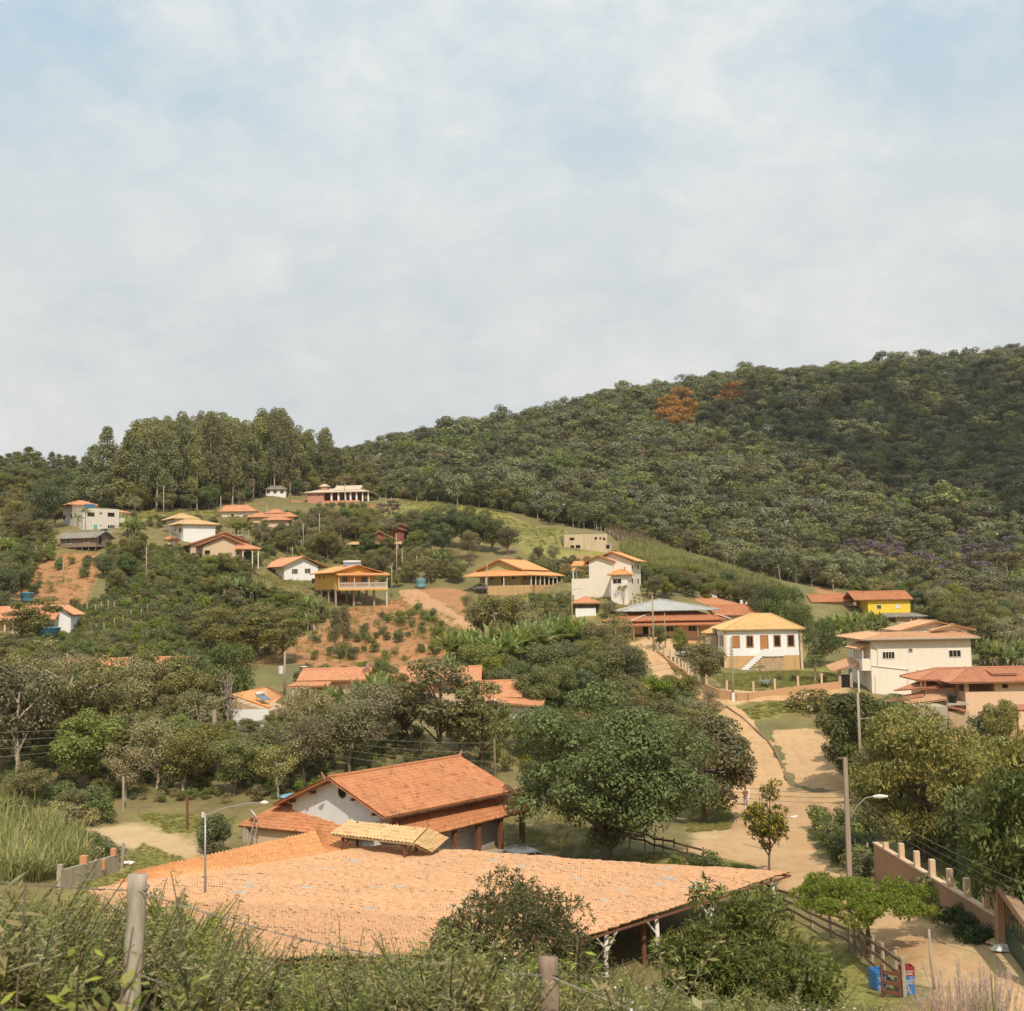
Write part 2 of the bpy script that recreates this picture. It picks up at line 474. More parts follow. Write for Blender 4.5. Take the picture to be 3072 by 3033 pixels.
def cap(mb, p, q, r=0.11):
    b = MB(); b.tube([p, q], r, 6)
    mb.add(b.v[0], b.f, [[(0.05, 0.05)] * len(f) for f in b.f])
# ------------------------------------------------------------------ ground sheet
def plan(poly):
    """picture polygon -> polygon on the ground (x, y)"""
    out = []
    for q in poly:
        if len(q) == 3: p = at(*q)
        else: p = hit(*q)
        out.append((p[0], p[1]))
    return np.array(out)


def inside(P, x, y):
    c = np.zeros(x.shape, bool); n = len(P); j = n - 1
    for i in range(n):
        xi, yi = P[i]; xj, yj = P[j]
        k = ((yi > y) != (yj > y)) & (x < (xj - xi) * (y - yi) / (yj - yi + 1e-12) + xi)
        c ^= k; j = i
    return c


def edge_near(P, x, y):
    """nearest point on the outline"""
    best = np.full(x.shape, 1e9); bx = x.copy(); by = y.copy(); n = len(P)
    for i in range(n):
        a = P[i]; b = P[(i + 1) % n]; d = b - a; L2 = d @ d + 1e-9
        t = np.clip(((x - a[0]) * d[0] + (y - a[1]) * d[1]) / L2, 0, 1)
        qx, qy = a[0] + t * d[0], a[1] + t * d[1]; dd = np.hypot(x - qx, y - qy)
        k = dd < best; best[k] = dd[k]; bx[k] = qx[k]; by[k] = qy[k]
    return best, bx, by


def mask(polys, x, y, soft):
    m = np.zeros(x.shape)
    for P in polys:
        lo, hi = P.min(0) - soft, P.max(0) + soft
        k = (x > lo[0]) & (x < hi[0]) & (y > lo[1]) & (y < hi[1])
        if not k.any(): continue
        xs, ys = x[k], y[k]
        d, _, _ = edge_near(P, xs, ys); s = np.where(inside(P, xs, ys), 1, -1) * d
        m[k] = np.maximum(m[k], np.clip(0.5 + s / (2 * soft), 0, 1))
    return m


RED = [plan(p) for p in (
    [(30, 1760), (110, 1690), (190, 1660), (300, 1655), (312, 1700), (270, 1770), (262, 1830), (200, 1850), (110, 1830), (60, 1830)],
    [(870, 1930), (960, 1880), (1000, 1825), (1130, 1815), (1180, 1800), (1240, 1780), (1300, 1840), (1330, 1900), (1370, 1990), (1300, 2010), (1150, 2010), (960, 2005), (880, 1990)],
    [(620, 1950), (760, 1930), (870, 1950), (850, 1990), (700, 2000)],
    [(1050, 1512), (1130, 1512), (1190, 1520), (1180, 1528), (1100, 1522)], [(870, 1498), (930, 1498), (940, 1506), (870, 1508)],
    [(1200, 1775), (1300, 1765), (1400, 1770), (1395, 1800), (1420, 1850), (1290, 1800)], [(1340, 1800), (1410, 1790), (1420, 1850), (1380, 1850)],
    [(1730, 1665), (1790, 1668), (1780, 1680), (1735, 1678)], [(1000, 2095), (1070, 2080), (1090, 2140), (1000, 2140)], [(2420, 2400), (2520, 2385), (2560, 2450), (2480, 2480), (2420, 2470)],
    [(255, 1480), (300, 1475), (305, 1500), (260, 1500)], [(2440, 1760), (2560, 1790), (2520, 1800), (2440, 1775)])]
TAN = [plan(p) for p in (
    [(260, 2490), (370, 2470), (470, 2490), (590, 2520), (640, 2560), (560, 2580), (440, 2555), (300, 2525)],
    [(30, 2415), (130, 2410), (250, 2425), (240, 2440), (120, 2438)], [(60, 2445), (210, 2450), (200, 2462), (60, 2462)],
    [(300, 2600), (360, 2600), (350, 2625), (300, 2620)], [(2170, 2062), (2540, 2050), (2540, 2085), (2180, 2118)],
    [(1800, 1925), (2160, 1920), (2170, 1960), (1930, 1975), (1860, 1950)], [(2080, 2480), (2330, 2470), (2340, 2600), (2080, 2540)],
    [(2560, 2600), (2740, 2700), (2860, 2800), (3072, 2830), (3072, 3033), (2800, 2990), (2700, 2850), (2480, 2700)], [(1990, 2560), (2100, 2545), (2100, 2570), (1990, 2585)])]
GRASS = [plan(p) for p in (
    [(1080, 1515), (1250, 1500), (1500, 1530), (1700, 1590), (1690, 1650), (1560, 1640), (1350, 1590), (1150, 1560), (950, 1560), (930, 1530)],
    [(1560, 1640), (1700, 1650), (1860, 1650), (1980, 1700), (1940, 1780), (1820, 1800), (1700, 1740), (1600, 1700)], [(400, 1530), (640, 1530), (640, 1570), (420, 1570)],
    [(1560, 1785), (1720, 1790), (1800, 1840), (1980, 1850), (1950, 1880), (1640, 1850), (1540, 1820)], [(1400, 1790), (1700, 1780), (1700, 1800), (1500, 1820)],
    [(2130, 2030), (2180, 2025), (2500, 2018), (2520, 2050), (2180, 2070)], [(2195, 2135), (2340, 2105), (2480, 2095), (2480, 2135), (2330, 2145), (2240, 2160)],
    [(2290, 2700), (2600, 2880), (2740, 3033), (2380, 3033), (2340, 2800), (2160, 2650)], [(290, 2600), (400, 2560), (420, 2530), (560, 2580), (600, 2600), (420, 2630), (350, 2680), (200, 2720)],
    [(400, 2440), (700, 2450), (700, 2500), (500, 2500)], [(1850, 2570), (2060, 2560), (2260, 2580), (2260, 2620), (1900, 2620)], [(2080, 2370), (2200, 2390), (2190, 2490), (2060, 2500)],
    [(2390, 1960), (2480, 1960), (2490, 2020), (2400, 2020)], [(1950, 1650), (2100, 1660), (2350, 1760), (2200, 1790), (2000, 1720)])]

ang = np.concatenate([np.linspace(-180, -44, 52)[:-1], np.linspace(-44, 44, 330), np.linspace(44, 180, 52)[1:-1]])
rad = np.concatenate([[1.2], np.geomspace(2.2, 1700, 420)])
AA, RR = np.meshgrid(np.radians(ang), rad, indexing='ij')
GX, GY = RR * np.sin(AA), RR * np.cos(AA); GZ = H(GX, GY)
na, nr_ = AA.shape
V = np.stack([GX, GY, GZ], -1).reshape(-1, 3)
V = np.vstack([V, [[0, 0, h1(0, 0)]]])
ii, jj = np.meshgrid(np.arange(na), np.arange(nr_ - 1), indexing='ij'); i2 = (ii + 1) % na
Q = np.stack([ii * nr_ + jj, ii * nr_ + jj + 1, i2 * nr_ + jj + 1, i2 * nr_ + jj], -1).reshape(-1, 4)


def np_mesh(name, V, Q, attrs=None, smooth=False):
    """fast mesh from arrays of vertices and same-size faces"""
    me = bpy.data.meshes.new(name); n, k = Q.shape
    me.vertices.add(len(V)); me.vertices.foreach_set('co', np.ascontiguousarray(V, np.float32).ravel())
    me.loops.add(n * k); me.loops.foreach_set('vertex_index', np.ascontiguousarray(Q, np.int32).ravel())
    me.polygons.add(n); me.polygons.foreach_set('loop_start', np.arange(0, n * k, k, dtype=np.int32))
    if smooth: me.polygons.foreach_set('use_smooth', np.ones(n, bool))
    for nm, (dom, dat) in (attrs or {}).items():
        if dat.ndim == 1:
            a = me.attributes.new(nm, 'FLOAT', dom); a.data.foreach_set('value', dat.astype(np.float32))
        else:
            a = me.attributes.new(nm, 'FLOAT_COLOR', dom); a.data.foreach_set('color', dat.astype(np.float32).ravel())
    me.update(calc_edges=True)
    return me


cover = np.zeros((len(V), 4)); cover[:, 3] = 1
x, y = V[:, 0], V[:, 1]
soft = 1.6
front = (y > 5)
for ch, polys in ((0, TAN), (1, RED), (2, GRASS)):
    cover[front, ch] = mask(polys, x[front], y[front], 2.2)


def ground_material():
    t = NT('hill_ground'); g = t.n('TexCoord').outputs['Object']
    at_ = t.n('Attribute', attribute_name='cover').outputs['Color']
    s = t.n('SeparateColor', {0: at_})
    nA = t.noise(g, .05, 8, .65); nB = t.noise(g, .35, 6, .65); nC = t.noise(g, 2.2, 5, .65); nD = t.noise(g, 9, 3, .6)
    def edge(sock, w=.9):
        v = t.math('ADD', sock, t.math('MULTIPLY', t.math('SUBTRACT', t.math('ADD', t.math('MULTIPLY', nB, .6), t.math('MULTIPLY', nC, .4)), .5), w * 2.2))
        return t.ramp(v, [(.36, 0.0), (.64, 1.0)])
    scrub = t.mix(t.ramp(nB, [(.3, 0.0), (.7, 1.0)]), lin('#6a6439'), lin('#938654'))
    scrub = t.mix(t.ramp(nC, [(.45, 0.0), (.75, 1.0)]), scrub, lin('#9a7b52'))
    scrub = t.mix(t.math('MULTIPLY', t.ramp(nA, [(.45, 0.0), (.65, 1.0)]), .5), scrub, lin('#5f6a34'))
    grass = t.mix(t.ramp(nB, [(.3, 0.0), (.7, 1.0)]), lin('#84843c'), lin('#a39852'))
    grass = t.mix(t.ramp(nC, [(.5, 0.0), (.8, 1.0)]), grass, lin('#686c30'))
    grass = t.mix(t.math('MULTIPLY', t.ramp(nA, [(.5, 0.0), (.68, 1.0)]), .55), grass, lin('#b29a64'))
    red = t.mix(t.ramp(nB, [(.3, 0.0), (.7, 1.0)]), lin('#b2764c'), lin('#c48c5e'))
    red = t.mix(t.ramp(nC, [(.5, 0.0), (.75, 1.0)]), red, lin('#8f6a48')); red = t.mix(t.math('MULTIPLY', t.ramp(t.noise(g, .8, 7, .7, .5), [(.5, 0.0), (.62, 1.0)]), .6), red, lin('#8c7c48'))
    tan = t.mix(t.ramp(nB, [(.3, 0.0), (.7, 1.0)]), lin('#c8a878'), lin('#d6b98c'))
    tan = t.mix(t.ramp(nC, [(.55, 0.0), (.8, 1.0)]), tan, lin('#b08f62'))
    tan = t.mix(t.math('MULTIPLY', t.ramp(nA, [(.5, 0.0), (.7, 1.0)]), .6), tan, lin('#c08e5e'))
    c = t.mix(edge(s.outputs[2], .5), scrub, grass); c = t.mix(edge(s.outputs[1], .55), c, red); c = t.mix(edge(s.outputs[0], .45), c, tan)
    c = t.mix(t.math('MULTIPLY', nD, .25), c, (.02, .018, .012))
    h = t.math('ADD', t.math('MULTIPLY', nC, .6), t.math('MULTIPLY', nD, .3))
    return t.pbr(c, .95, h, .6, .12)


def dirt_material(name, c1, c2, c3, track=True):
    t = NT(name); g = t.n('TexCoord').outputs['Object']
    nB = t.noise(g, .3, 7, .65); nC = t.noise(g, 2.0, 5, .65); nD = t.noise(g, 11, 4, .6)
    st = t.noise(t.n('Mapping', {'Vector': g, 'Rotation': (0, 0, .5), 'Scale': (.9, .12, 1)}).outputs[0], 1.0, 6, .6)
    c = t.mix(t.ramp(nB, [(.35, 0.0), (.68, 1.0)]), lin(c1), lin(c2)); c = t.mix(t.math('MULTIPLY', t.ramp(st, [(.5, 0.0), (.7, 1.0)]), .65), c, lin(c3))
    c = t.mix(t.math('MULTIPLY', t.ramp(nC, [(.55, 0.0), (.8, 1.0)]), .5), c, lin(c3)); c = t.mix(t.math('MULTIPLY', nD, .22), c, tuple(q * .5 for q in lin(c3)))
    nE = t.noise(g, .75, 6, .7, .8); c = t.mix(t.math('MULTIPLY', t.ramp(nE, [(.54, 0.0), (.64, 1.0)]), .45), c, tuple(q * .72 for q in lin(c3))); c = t.mix(t.math('MULTIPLY', t.ramp(t.noise(g, 1.7, 7, .75), [(.60, 0.0), (.68, 1.0)]), .4), c, lin('#8d8450'))
    return t.pbr(c, .95, t.math('ADD', nC, t.math('MULTIPLY', nD, .4)), .8, .10)


MAT['ground'] = ground_material()
MAT['dirt'] = dirt_material('pale_road_dirt', '#d1ad80', '#c9a274', '#bb8c60')
MAT['reddirt'] = dirt_material('red_road_dirt', '#c09468', '#cba078', '#ac7a52')
gm = np_mesh('ground', V, Q, {'cover': ('POINT', cover)}, True)
gm.materials.append(MAT['ground'])
tri = bpy.data.meshes.new('x'); bpy.data.meshes.remove(tri)
go = link('ground', gm); go['kind'] = 'structure'


def patch(name, poly, mat, lift, cell=.35, wob=.35):
    """a dirt surface laid on the ground sheet, with a ragged edge"""
    P = plan(poly) if not isinstance(poly, np.ndarray) else poly
    dense = []
    for i in range(len(P)):
        a, b = P[i], P[(i + 1) % len(P)]; n = max(2, int(np.hypot(*(b - a)) / 1.0))
        for k in range(n): dense.append(a + (b - a) * k / n)
    P = np.array(dense); nrm = np.stack([np.gradient(P[:, 1]), -np.gradient(P[:, 0])], 1); nrm /= np.linalg.norm(nrm, axis=1)[:, None] + 1e-9
    P = P + nrm * (rng.normal(0, wob * .5, len(P)) + wob * .6 * np.sin(np.arange(len(P)) * .7))[:, None]
    lo, hi = P.min(0) - cell, P.max(0) + cell
    nx, ny = int((hi[0] - lo[0]) / cell) + 2, int((hi[1] - lo[1]) / cell) + 2
    gx, gy = np.meshgrid(lo[0] + np.arange(nx) * cell, lo[1] + np.arange(ny) * cell, indexing='ij')
    cin = inside(P, gx[:-1, :-1] + cell / 2, gy[:-1, :-1] + cell / 2)
    idx = np.arange(nx * ny).reshape(nx, ny)
    Qf = np.stack([idx[:-1, :-1], idx[1:, :-1], idx[1:, 1:], idx[:-1, 1:]], -1)[cin]
    cnt = np.bincount(Qf.ravel(), minlength=nx * ny)
    used = np.nonzero(cnt)[0]; X, Y = gx.ravel()[used], gy.ravel()[used]
    bd = cnt[used] < 4
    d, bx, by = edge_near(P, X[bd], Y[bd]); k = d < cell * 1.1
    xb, yb = X[bd], Y[bd]; xb[k] = bx[k]; yb[k] = by[k]; X[bd], Y[bd] = xb, yb
    Z = H(X, Y) + lift
    Z[bd] -= lift * 1.5
    re = np.zeros(nx * ny, int); re[used] = np.arange(len(used))
    me = np_mesh(name, np.stack([X, Y, Z], 1), re[Qf], None, True); me.materials.append(MAT[mat])
    o = link(name, me); o['kind'] = 'structure'
    return o


MAIN = [(2175, 2118), (2215, 2110), (2262, 2170), (2318, 2230), (2345, 2290), (2362, 2345), (2440, 2375), (2540, 2370), (2580, 2400), (2520, 2440), (2435, 2490), (2440, 2530), (2490, 2600), (2560, 2660), (2700, 2740),
        (2790, 2800), (2880, 2850), (3000, 2880, 47), (3200, 2980, 41), (3200, 3150, 36), (2960, 3120, 37), (2800, 2990), (2720, 2900), (2640, 2830), (2560, 2790), (2470, 2740), (2330, 2670), (2300, 2610), (2150, 2570), (2050, 2560), (2060, 2530), (2170, 2510),
        (2200, 2470), (2185, 2420), (2170, 2350), (2160, 2260), (2150, 2190), (2150, 2140)]
patch('dirt_road', MAIN, 'dirt', .10, .4)
LANE = [(1900, 1935), (1935, 1930), (1990, 1965), (2025, 2005), (2060, 2045), (2110, 2080), (2180, 2100), (2170, 2122), (2090, 2110), (2030, 2085), (1970, 2060), (1950, 2010), (1925, 1970)]
patch('dirt_path', LANE, 'dirt', .12, .5)
patch('dirt_lot', [(2300, 2190), (2420, 2180), (2500, 2200), (2540, 2260), (2580, 2330), (2580, 2395), (2450, 2368), (2372, 2343), (2352, 2285), (2325, 2225)], 'dirt', .06, .5, .5)
patch('garden_lane', [(2215, 2095), (2330, 2085), (2440, 2076), (2530, 2070), (2530, 2086), (2430, 2092), (2330, 2101), (2220, 2112)], 'dirt', .10, .4)
REDR = [(1200, 1770), (1255, 1768), (1310, 1798), (1370, 1838), (1430, 1878), (1422, 1904), (1355, 1884), (1285, 1850), (1235, 1820), (1198, 1792)]
patch('red_dirt_road', REDR, 'reddirt', .15, .5)

# ------------------------------------------------------------------ world, sun, camera
w = bpy.data.worlds.new('World'); SC.world = w; w.use_nodes = True
t = NT('', w)
SUN_EL, SUN_AZ = math.radians(50), math.radians(14)   # azimuth measured from straight behind the camera towards the right
sdir = np.array([math.sin(SUN_AZ) * math.cos(SUN_EL), -math.cos(SUN_AZ) * math.cos(SUN_EL), math.sin(SUN_EL)])
sky = t.n('TexSky', sky_type='NISHITA'); sky.sun_disc = False; sky.sun_elevation = SUN_EL; sky.sun_rotation = math.pi - SUN_AZ
sky.altitude = 700; sky.air_density = 1.0; sky.dust_density = 1.5
g = t.n('TexCoord').outputs['Generated']
sx = t.n('SeparateXYZ', {0: g}); el = sx.outputs[2]
zc = t.math('MAXIMUM', el, .04)
cv = t.n('CombineXYZ', {0: t.math('DIVIDE', sx.outputs[0], t.math('ADD', zc, .5)), 1: t.math('DIVIDE', sx.outputs[1], t.math('ADD', zc, .5)), 2: 0.0}).outputs[0]
c1 = t.noise(t.n('Mapping', {'Vector': cv, 'Location': (3.7, 1.3, 0), 'Scale': (.8, .85, 1)}).outputs[0], 1.6, 8, .55, .3)
c2 = t.noise(t.n('Mapping', {'Vector': cv, 'Location': (0.2, 5.1, 0), 'Scale': (1.0, 1.05, 1)}).outputs[0], 5.5, 8, .6, .3)
clear = t.ramp(el, [(.31, 0.0), (.50, 1.0)])
c3 = t.noise(t.n('Mapping', {'Vector': cv, 'Location': (7.7, 2.1, 0), 'Scale': (1.0, 1.15, 1)}).outputs[0], 17, 7, .62, .4)
thick = t.math('ADD', t.math('ADD', t.math('MULTIPLY', c1, .46), t.math('MULTIPLY', c2, .36)), t.math('MULTIPLY', c3, .18))
thin = t.math('SUBTRACT', thick, t.math('MULTIPLY', t.math('MULTIPLY', t.ramp(el, [(.36, 0.0), (.46, 1.0)]), t.ramp(sx.outputs[0], [(.22, 0.0), (.40, 1.0)])), .06))
cov = t.math('SUBTRACT', 1.0, t.math('MULTIPLY', clear, t.ramp(thin, [(.40, 1.0), (.46, .45), (.54, .04)])))
base = t.ramp(el, [(.0, lin('#d4d3cf')), (.18, lin('#d8d9d8')), (.34, lin('#d9dfe0')), (.5, lin('#d2dde2'))])
lit = t.ramp(thick, [(.38, lin('#bcc8ce')), (.5, lin('#d9dddd')), (.60, lin('#f4f2ec'))])
cloud = t.mix(.5, base, lit)
skyc = t.mix(.75, sky.outputs[0], (4.9, 6.9, 8.4))
bg1 = t.n('Background', {'Color': skyc, 'Strength': 0.115}); bg2 = t.n('Background', {'Color': cloud, 'Strength': 1.16})
t.n('OutputWorld', {'Surface': t.n('MixShader', {0: cov, 1: bg1.outputs[0], 2: bg2.outputs[0]}).outputs[0]})
sl = bpy.data.lights.new('sun', 'SUN'); sl.energy = 4.15; sl.angle = math.radians(.55); sl.color = (1.0, .90, .76)
so = link('sun', sl); so.rotation_euler = Vector(-sdir).to_track_quat('-Z', 'Y').to_euler()
cam = bpy.data.cameras.new('camera'); co = link('camera', cam)
cam.sensor_fit = 'HORIZONTAL'; cam.sensor_width = 36; cam.lens = 36 * FPX / 3072; cam.clip_start = .2; cam.clip_end = 5000
co.matrix_world = Matrix(((Rv[0], Uv[0], -Fv[0], 0), (Rv[1], Uv[1], -Fv[1], 0), (Rv[2], Uv[2], -Fv[2], 0), (0, 0, 0, 1)))
cam.dof.use_dof = True; cam.dof.focus_distance = 90; cam.dof.aperture_fstop = 5.6
SC.camera = co
vs_ = SC.view_settings; vs_.view_transform = 'Standard'; vs_.look = 'None'; vs_.exposure = -0.1; vs_.gamma = 1; vs_.use_curve_mapping = False
SC.cycles.max_bounces = 6; SC.cycles.diffuse_bounces = 3; SC.cycles.glossy_bounces = 2; SC.cycles.transmission_bounces = 3; SC.cycles.transparent_max_bounces = 4
SC.cycles.caustics_reflective = False; SC.cycles.caustics_refractive = False
# ------------------------------------------------------------------ house kit
HOUSES = []


class House:
    def __init__(s, name, label, cat, px, py, d, yaw, group=None, keep=None, land=None):
        s.o = at(px, py, d); s.d = d; s.yaw = math.radians(yaw)
        c, q = math.cos(s.yaw), math.sin(s.yaw)
        s.ax = np.array([c, q, 0]); s.ay = np.array([-q, c, 0])
        s.root = empty(name, s.o, s.yaw, label, cat, group)
        if keep: HOUSES.append((*keep, d))
        if land: LAND.append((land, (keep[0] + keep[2]) / 2 if keep else px, (keep[1] + keep[3]) / 2 if keep else py))

    def fr(s, px, py, y=0.0):
        v = ray(px, py); t = ((s.o + s.ay * y) @ s.ay) / (v @ s.ay); p = v * t - s.o
        return p @ s.ax, p[2]

    def sd(s, px, py, x=0.0):
        v = ray(px, py); t = ((s.o + s.ax * x) @ s.ax) / (v @ s.ax); p = v * t - s.o
        return p @ s.ay, p[2]

    def world(s, x, y, z):
        return s.o + s.ax * x + s.ay * y + np.array([0, 0, z])

    def box(s, name, mat, *b, parent=None):
        return MB().box(*b).build(name, mat, parent or s.root)

    def wall(s, mat, x0, x1, y0, y1, z0, z1, name='wall'):
        return s.box(name, mat, x0, x1, y0, y1, z0, z1)

    def gwall(s, mat, x0, x1, y0, y1, z0, z1, xa, za, name='wall'):
        """block whose front and back are gables with apex at xa, za"""
        return MB().poly([(x0, y0, z0), (x1, y0, z0), (x1, y0, z1), (xa, y0, za), (x0, y0, z1)], (0, y1 - y0, 0)).build(name, mat, s.root)

    def xgwall(s, mat, x0, x1, y0, y1, z0, z1, ya, za, name='wall'):
        return MB().poly([(x0, y0, z0), (x0, y1, z0), (x0, y1, z1), (x0, ya, za), (x0, y0, z1)], (x1 - x0, 0, 0)).build(name, mat, s.root)

    def hip(s, mat, o, i, z0, z1, name='roof', sides='fblr', **kw):
        """frustum roof: outer rectangle o=(x0,x1,y0,y1) at z0, inner rectangle i at z1"""
        m = MB()
        A = [np.array(p, float) for p in ((o[0], o[2], z0), (o[1], o[2], z0), (o[1], o[3], z0), (o[0], o[3], z0))]
        B = [np.array(p, float) for p in ((i[0], i[2], z1), (i[1], i[2], z1), (i[1], i[3], z1), (i[0], i[3], z1))]
        for k, c in enumerate('frbl'):
            if c in sides: roof_plane(m, A[k], A[(k + 1) % 4], B[k], B[(k + 1) % 4], **kw)
        up = np.array([0, 0, 0.1])
        for k in range(4):
            cap(m, A[k] + up, B[k] + up)
        if np.linalg.norm(B[1] - B[0]) > 0.3: cap(m, B[0] + up, B[1] + up)
        if np.linalg.norm(B[3] - B[0]) > 0.3: cap(m, B[0] + up, B[3] + up); cap(m, B[1] + up, B[2] + up)
        return m.build(name, mat, s.root)

    def gable(s, mat, x0, x1, y0, y1, zl, zr, xa, za, name='roof', **kw):
        """gable roof, ridge along y, eaves at x0 (zl) and x1 (zr)"""
        m = MB()
        a, b = np.array([xa, y0, za]), np.array([xa, y1, za])
        roof_plane(m, (x0, y1, zl), (x0, y0, zl), b, a, **kw)
        roof_plane(m, (x1, y0, zr), (x1, y1, zr), a, b, **kw)
        cap(m, a + (0, 0, .1), b + (0, 0, .1))
        return m.build(name, mat, s.root)

    def xgable(s, mat, x0, x1, y0, y1, zf, zb, ya, za, name='roof', **kw):
        """gable roof, ridge along x, eaves at y0 (zf) and y1 (zb)"""
        m = MB()
        a, b = np.array([x0, ya, za]), np.array([x1, ya, za])
        roof_plane(m, (x0, y0, zf), (x1, y0, zf), a, b, **kw)
        roof_plane(m, (x1, y1, zb), (x0, y1, zb), b, a, **kw)
        cap(m, a + (0, 0, .1), b + (0, 0, .1))
        return m.build(name, mat, s.root)

    def slope(s, mat, e0, e1, t0, t1, name='roof', **kw):
        m = MB(); roof_plane(m, e0, e1, t0, t1, **kw)
        return m.build(name, mat, s.root)

    def win(s, face, r, mull=1, frame='frame', glass='glass', name='window', off=0.0, w=0.06, sill=False, hm=0):
        """window in pixel rectangle r=(px0,py0,px1,py1) on face 'f' (y=off), 's' (x=off, looking left), 'r' (x=off, looking right)"""
        f = s.fr if face == 'f' else s.sd
        a0, z1 = f(r[0], r[1], off); a1, z0 = f(r[2], r[3], off)
        a2, z3 = f(r[2], r[1], off); a3, z2 = f(r[0], r[3], off)
        z1 = (z1 + z3) / 2; z0 = (z0 + z2) / 2
        if a0 > a1: a0, a1 = a1, a0
        return s.win_m(face, a0, a1, z0, z1, mull, frame, glass, name, off, w, sill, hm)

    def win_m(s, face, a0, a1, z0, z1, mull=1, frame='frame', glass='glass', name='window', off=0.0, w=0.06, sill=False, hm=0):
        def bx(m, p, q, c, d, o0, o1):
            if face == 'f': m.box(p, q, off - o1, off - o0, c, d)
            elif face == 's': m.box(off - o1, off - o0, p, q, c, d)
            else: m.box(off + o0, off + o1, p, q, c, d)
        m = MB()
        if frame:
            bx(m, a0 - w, a0, z0 - w, z1 + w, 0.0, 0.06); bx(m, a1, a1 + w, z0 - w, z1 + w, 0.0, 0.06)
            bx(m, a0, a1, z1, z1 + w, 0.0, 0.06); bx(m, a0, a1, z0 - w, z0, 0.0, 0.06)
            for k in range(mull):
                c = a0 + (a1 - a0) * (k + 1) / (mull + 1); bx(m, c - 0.025, c + 0.025, z0, z1, 0.0, 0.045)
            for k in range(hm):
                c = z0 + (z1 - z0) * (k + 1) / (hm + 1); bx(m, a0, a1, c - 0.025, c + 0.025, 0.0, 0.044)
            if sill: bx(m, a0 - .12, a1 + .12, z0 - w - .06, z0 - w - .002, 0.0, 0.12)
            o = m.build(name, frame, s.root)
            p = MB(); bx(p, a0, a1, z0, z1, 0.004, 0.02); p.build('pane', glass, o)
        else:
            bx(m, a0, a1, z0, z1, 0.0, 0.015); o = m.build(name, glass, s.root)
        return o

    def post(s, x, y, z0, z1, w=0.14, mat='frame', name='column'):
        return s.box(name, mat, x - w / 2, x + w / 2, y - w / 2, y + w / 2, z0, z1)


def solar_heater(label, loc, yaw, L=2.0, n=1):
    r = empty('solar_water_heater', loc, yaw, label, 'solar heater')
    m = MB(); m.tube([(-L / 2, 1.1, 1.0), (L / 2, 1.1, 1.0)], 0.28, 12); m.build('water_cylinder', 'frame', r, True)
    m = MB(); m.poly([(-L / 2, -0.9, 0.12), (L / 2, -0.9, 0.12), (L / 2, 0.85, 0.72), (-L / 2, 0.85, 0.72)], (0, 0.02, -0.08)); m.build('collector', 'solar', r)
    m = MB()
    for x in (-L / 2 + .1, L / 2 - .1):
        m.obox((x, 1.1, 0.75), (x, 1.1, -0.4), .05, .05); m.obox((x, .7, 0.6), (x, .9, -.4), .05, .05)
    for x in (-L / 2, L / 2): m.obox((x, -.9, .14), (x, .85, .74), .05, .1)
    m.build('stand', 'metal', r)
    return r


def dish(label, loc, yaw, r=0.45, mat='frame', tilt=35):
    e = empty('satellite_dish', loc, yaw, label, 'satellite dish')
    t = math.radians(tilt)
    ax = [(1, 0, 0), (0, math.sin(t), -math.cos(t)), (0, math.cos(t), math.sin(t))]
    A = np.array(ax)  # rows local axes -> columns
    pr = [(0.02, 0.0)] + [(r * q, 0.22 * r * q * q) for q in (0.3, 0.6, 0.85, 1.0)] + [(r * q, 0.22 * r * q * q + .012) for q in (1.0, 0.6, 0.02)]
    m = MB(); m.lathe(pr, (0, 0, 0.75), 18, A.T @ np.diag([1, -1, -1])); m.build('reflector', mat, e, True)
    m = MB(); m.tube([(0, 0, -.3), (0, 0, .72)], .03, 6); m.tube([(0, 0.02, .72 - r * .5), (0, -r * .9, .95)], .015, 5); m.lathe([(.04, 0), (.04, .1)], (0, -r * .9, .92), 8)
    m.build('mast', 'metal', e)
    return e


def water_tank(label, loc, r=0.7, h=0.85, mat='blue', open_top=False):
    e = empty('water_tank', loc, 0, label, 'water tank')
    m = MB(); m.lathe([(r * .82, 0), (r * .88, h * .3), (r * .93, h * .62), (r * .97, h * .64), (r, h * .96), (r * 1.04, h)], seg=20); m.build('tank', mat, e, True)
    m = MB(); m.lathe([(r * 1.09, h + .002), (r * 1.09, h + .06), (r * .8, h + .14), (r * .3, h + .2), (.02, h + .21)], seg=20); m.build('lid', mat, e, True)
    return e


# ---------------------------------------------------------------- colonial house with stone base
h = House('colonial_house', 'white colonial house with straw coloured hipped roof on a high ochre stone base', 'house', 2178, 2019, 180, -3, keep=(2130, 1835, 2425, 2030), land='the white colonial house')
W = h.fr(2407, 2016)[0]; D = 13.0
zb = h.fr(2290, 1967)[1]; ze = h.fr(2290, 1889)[1]
h.wall('ochre', 0.02, W - .02, 0.02, D - .02, -1.5, zb, 'stone_base')
h.wall('white', 0, W, 0, D, zb, ze + .1)
for x in (0, W): h.box('corner_pillar', 'tanwall', x - .2, x + .2, -.06, .25, -.4, ze)
for px in (2200, 2241, 2323, 2364):
    r = (px, 1910 - (px - 2200) * .022, px + 17, 1940.5 - (px - 2200) * .022)
    if px == 2200: h.win('f', r, 0, 'woodframe', 'door', 'shutter_window', w=.16)
    else: h.win('f', r, 1 if px == 2241 else 0, 'woodframe', 'glass', w=.16, hm=0)
h.win('f', (2283, 1908, 2303, 1947), 0, 'woodframe', 'door', 'door', w=.16)
for py0, px in ((1905, 2152), (1906, 2160), (1907, 2165), (1908, 2169)): h.win('s', (px, py0, px + 2.4, py0 + 30), 0, 'woodframe', 'glass', w=.08)
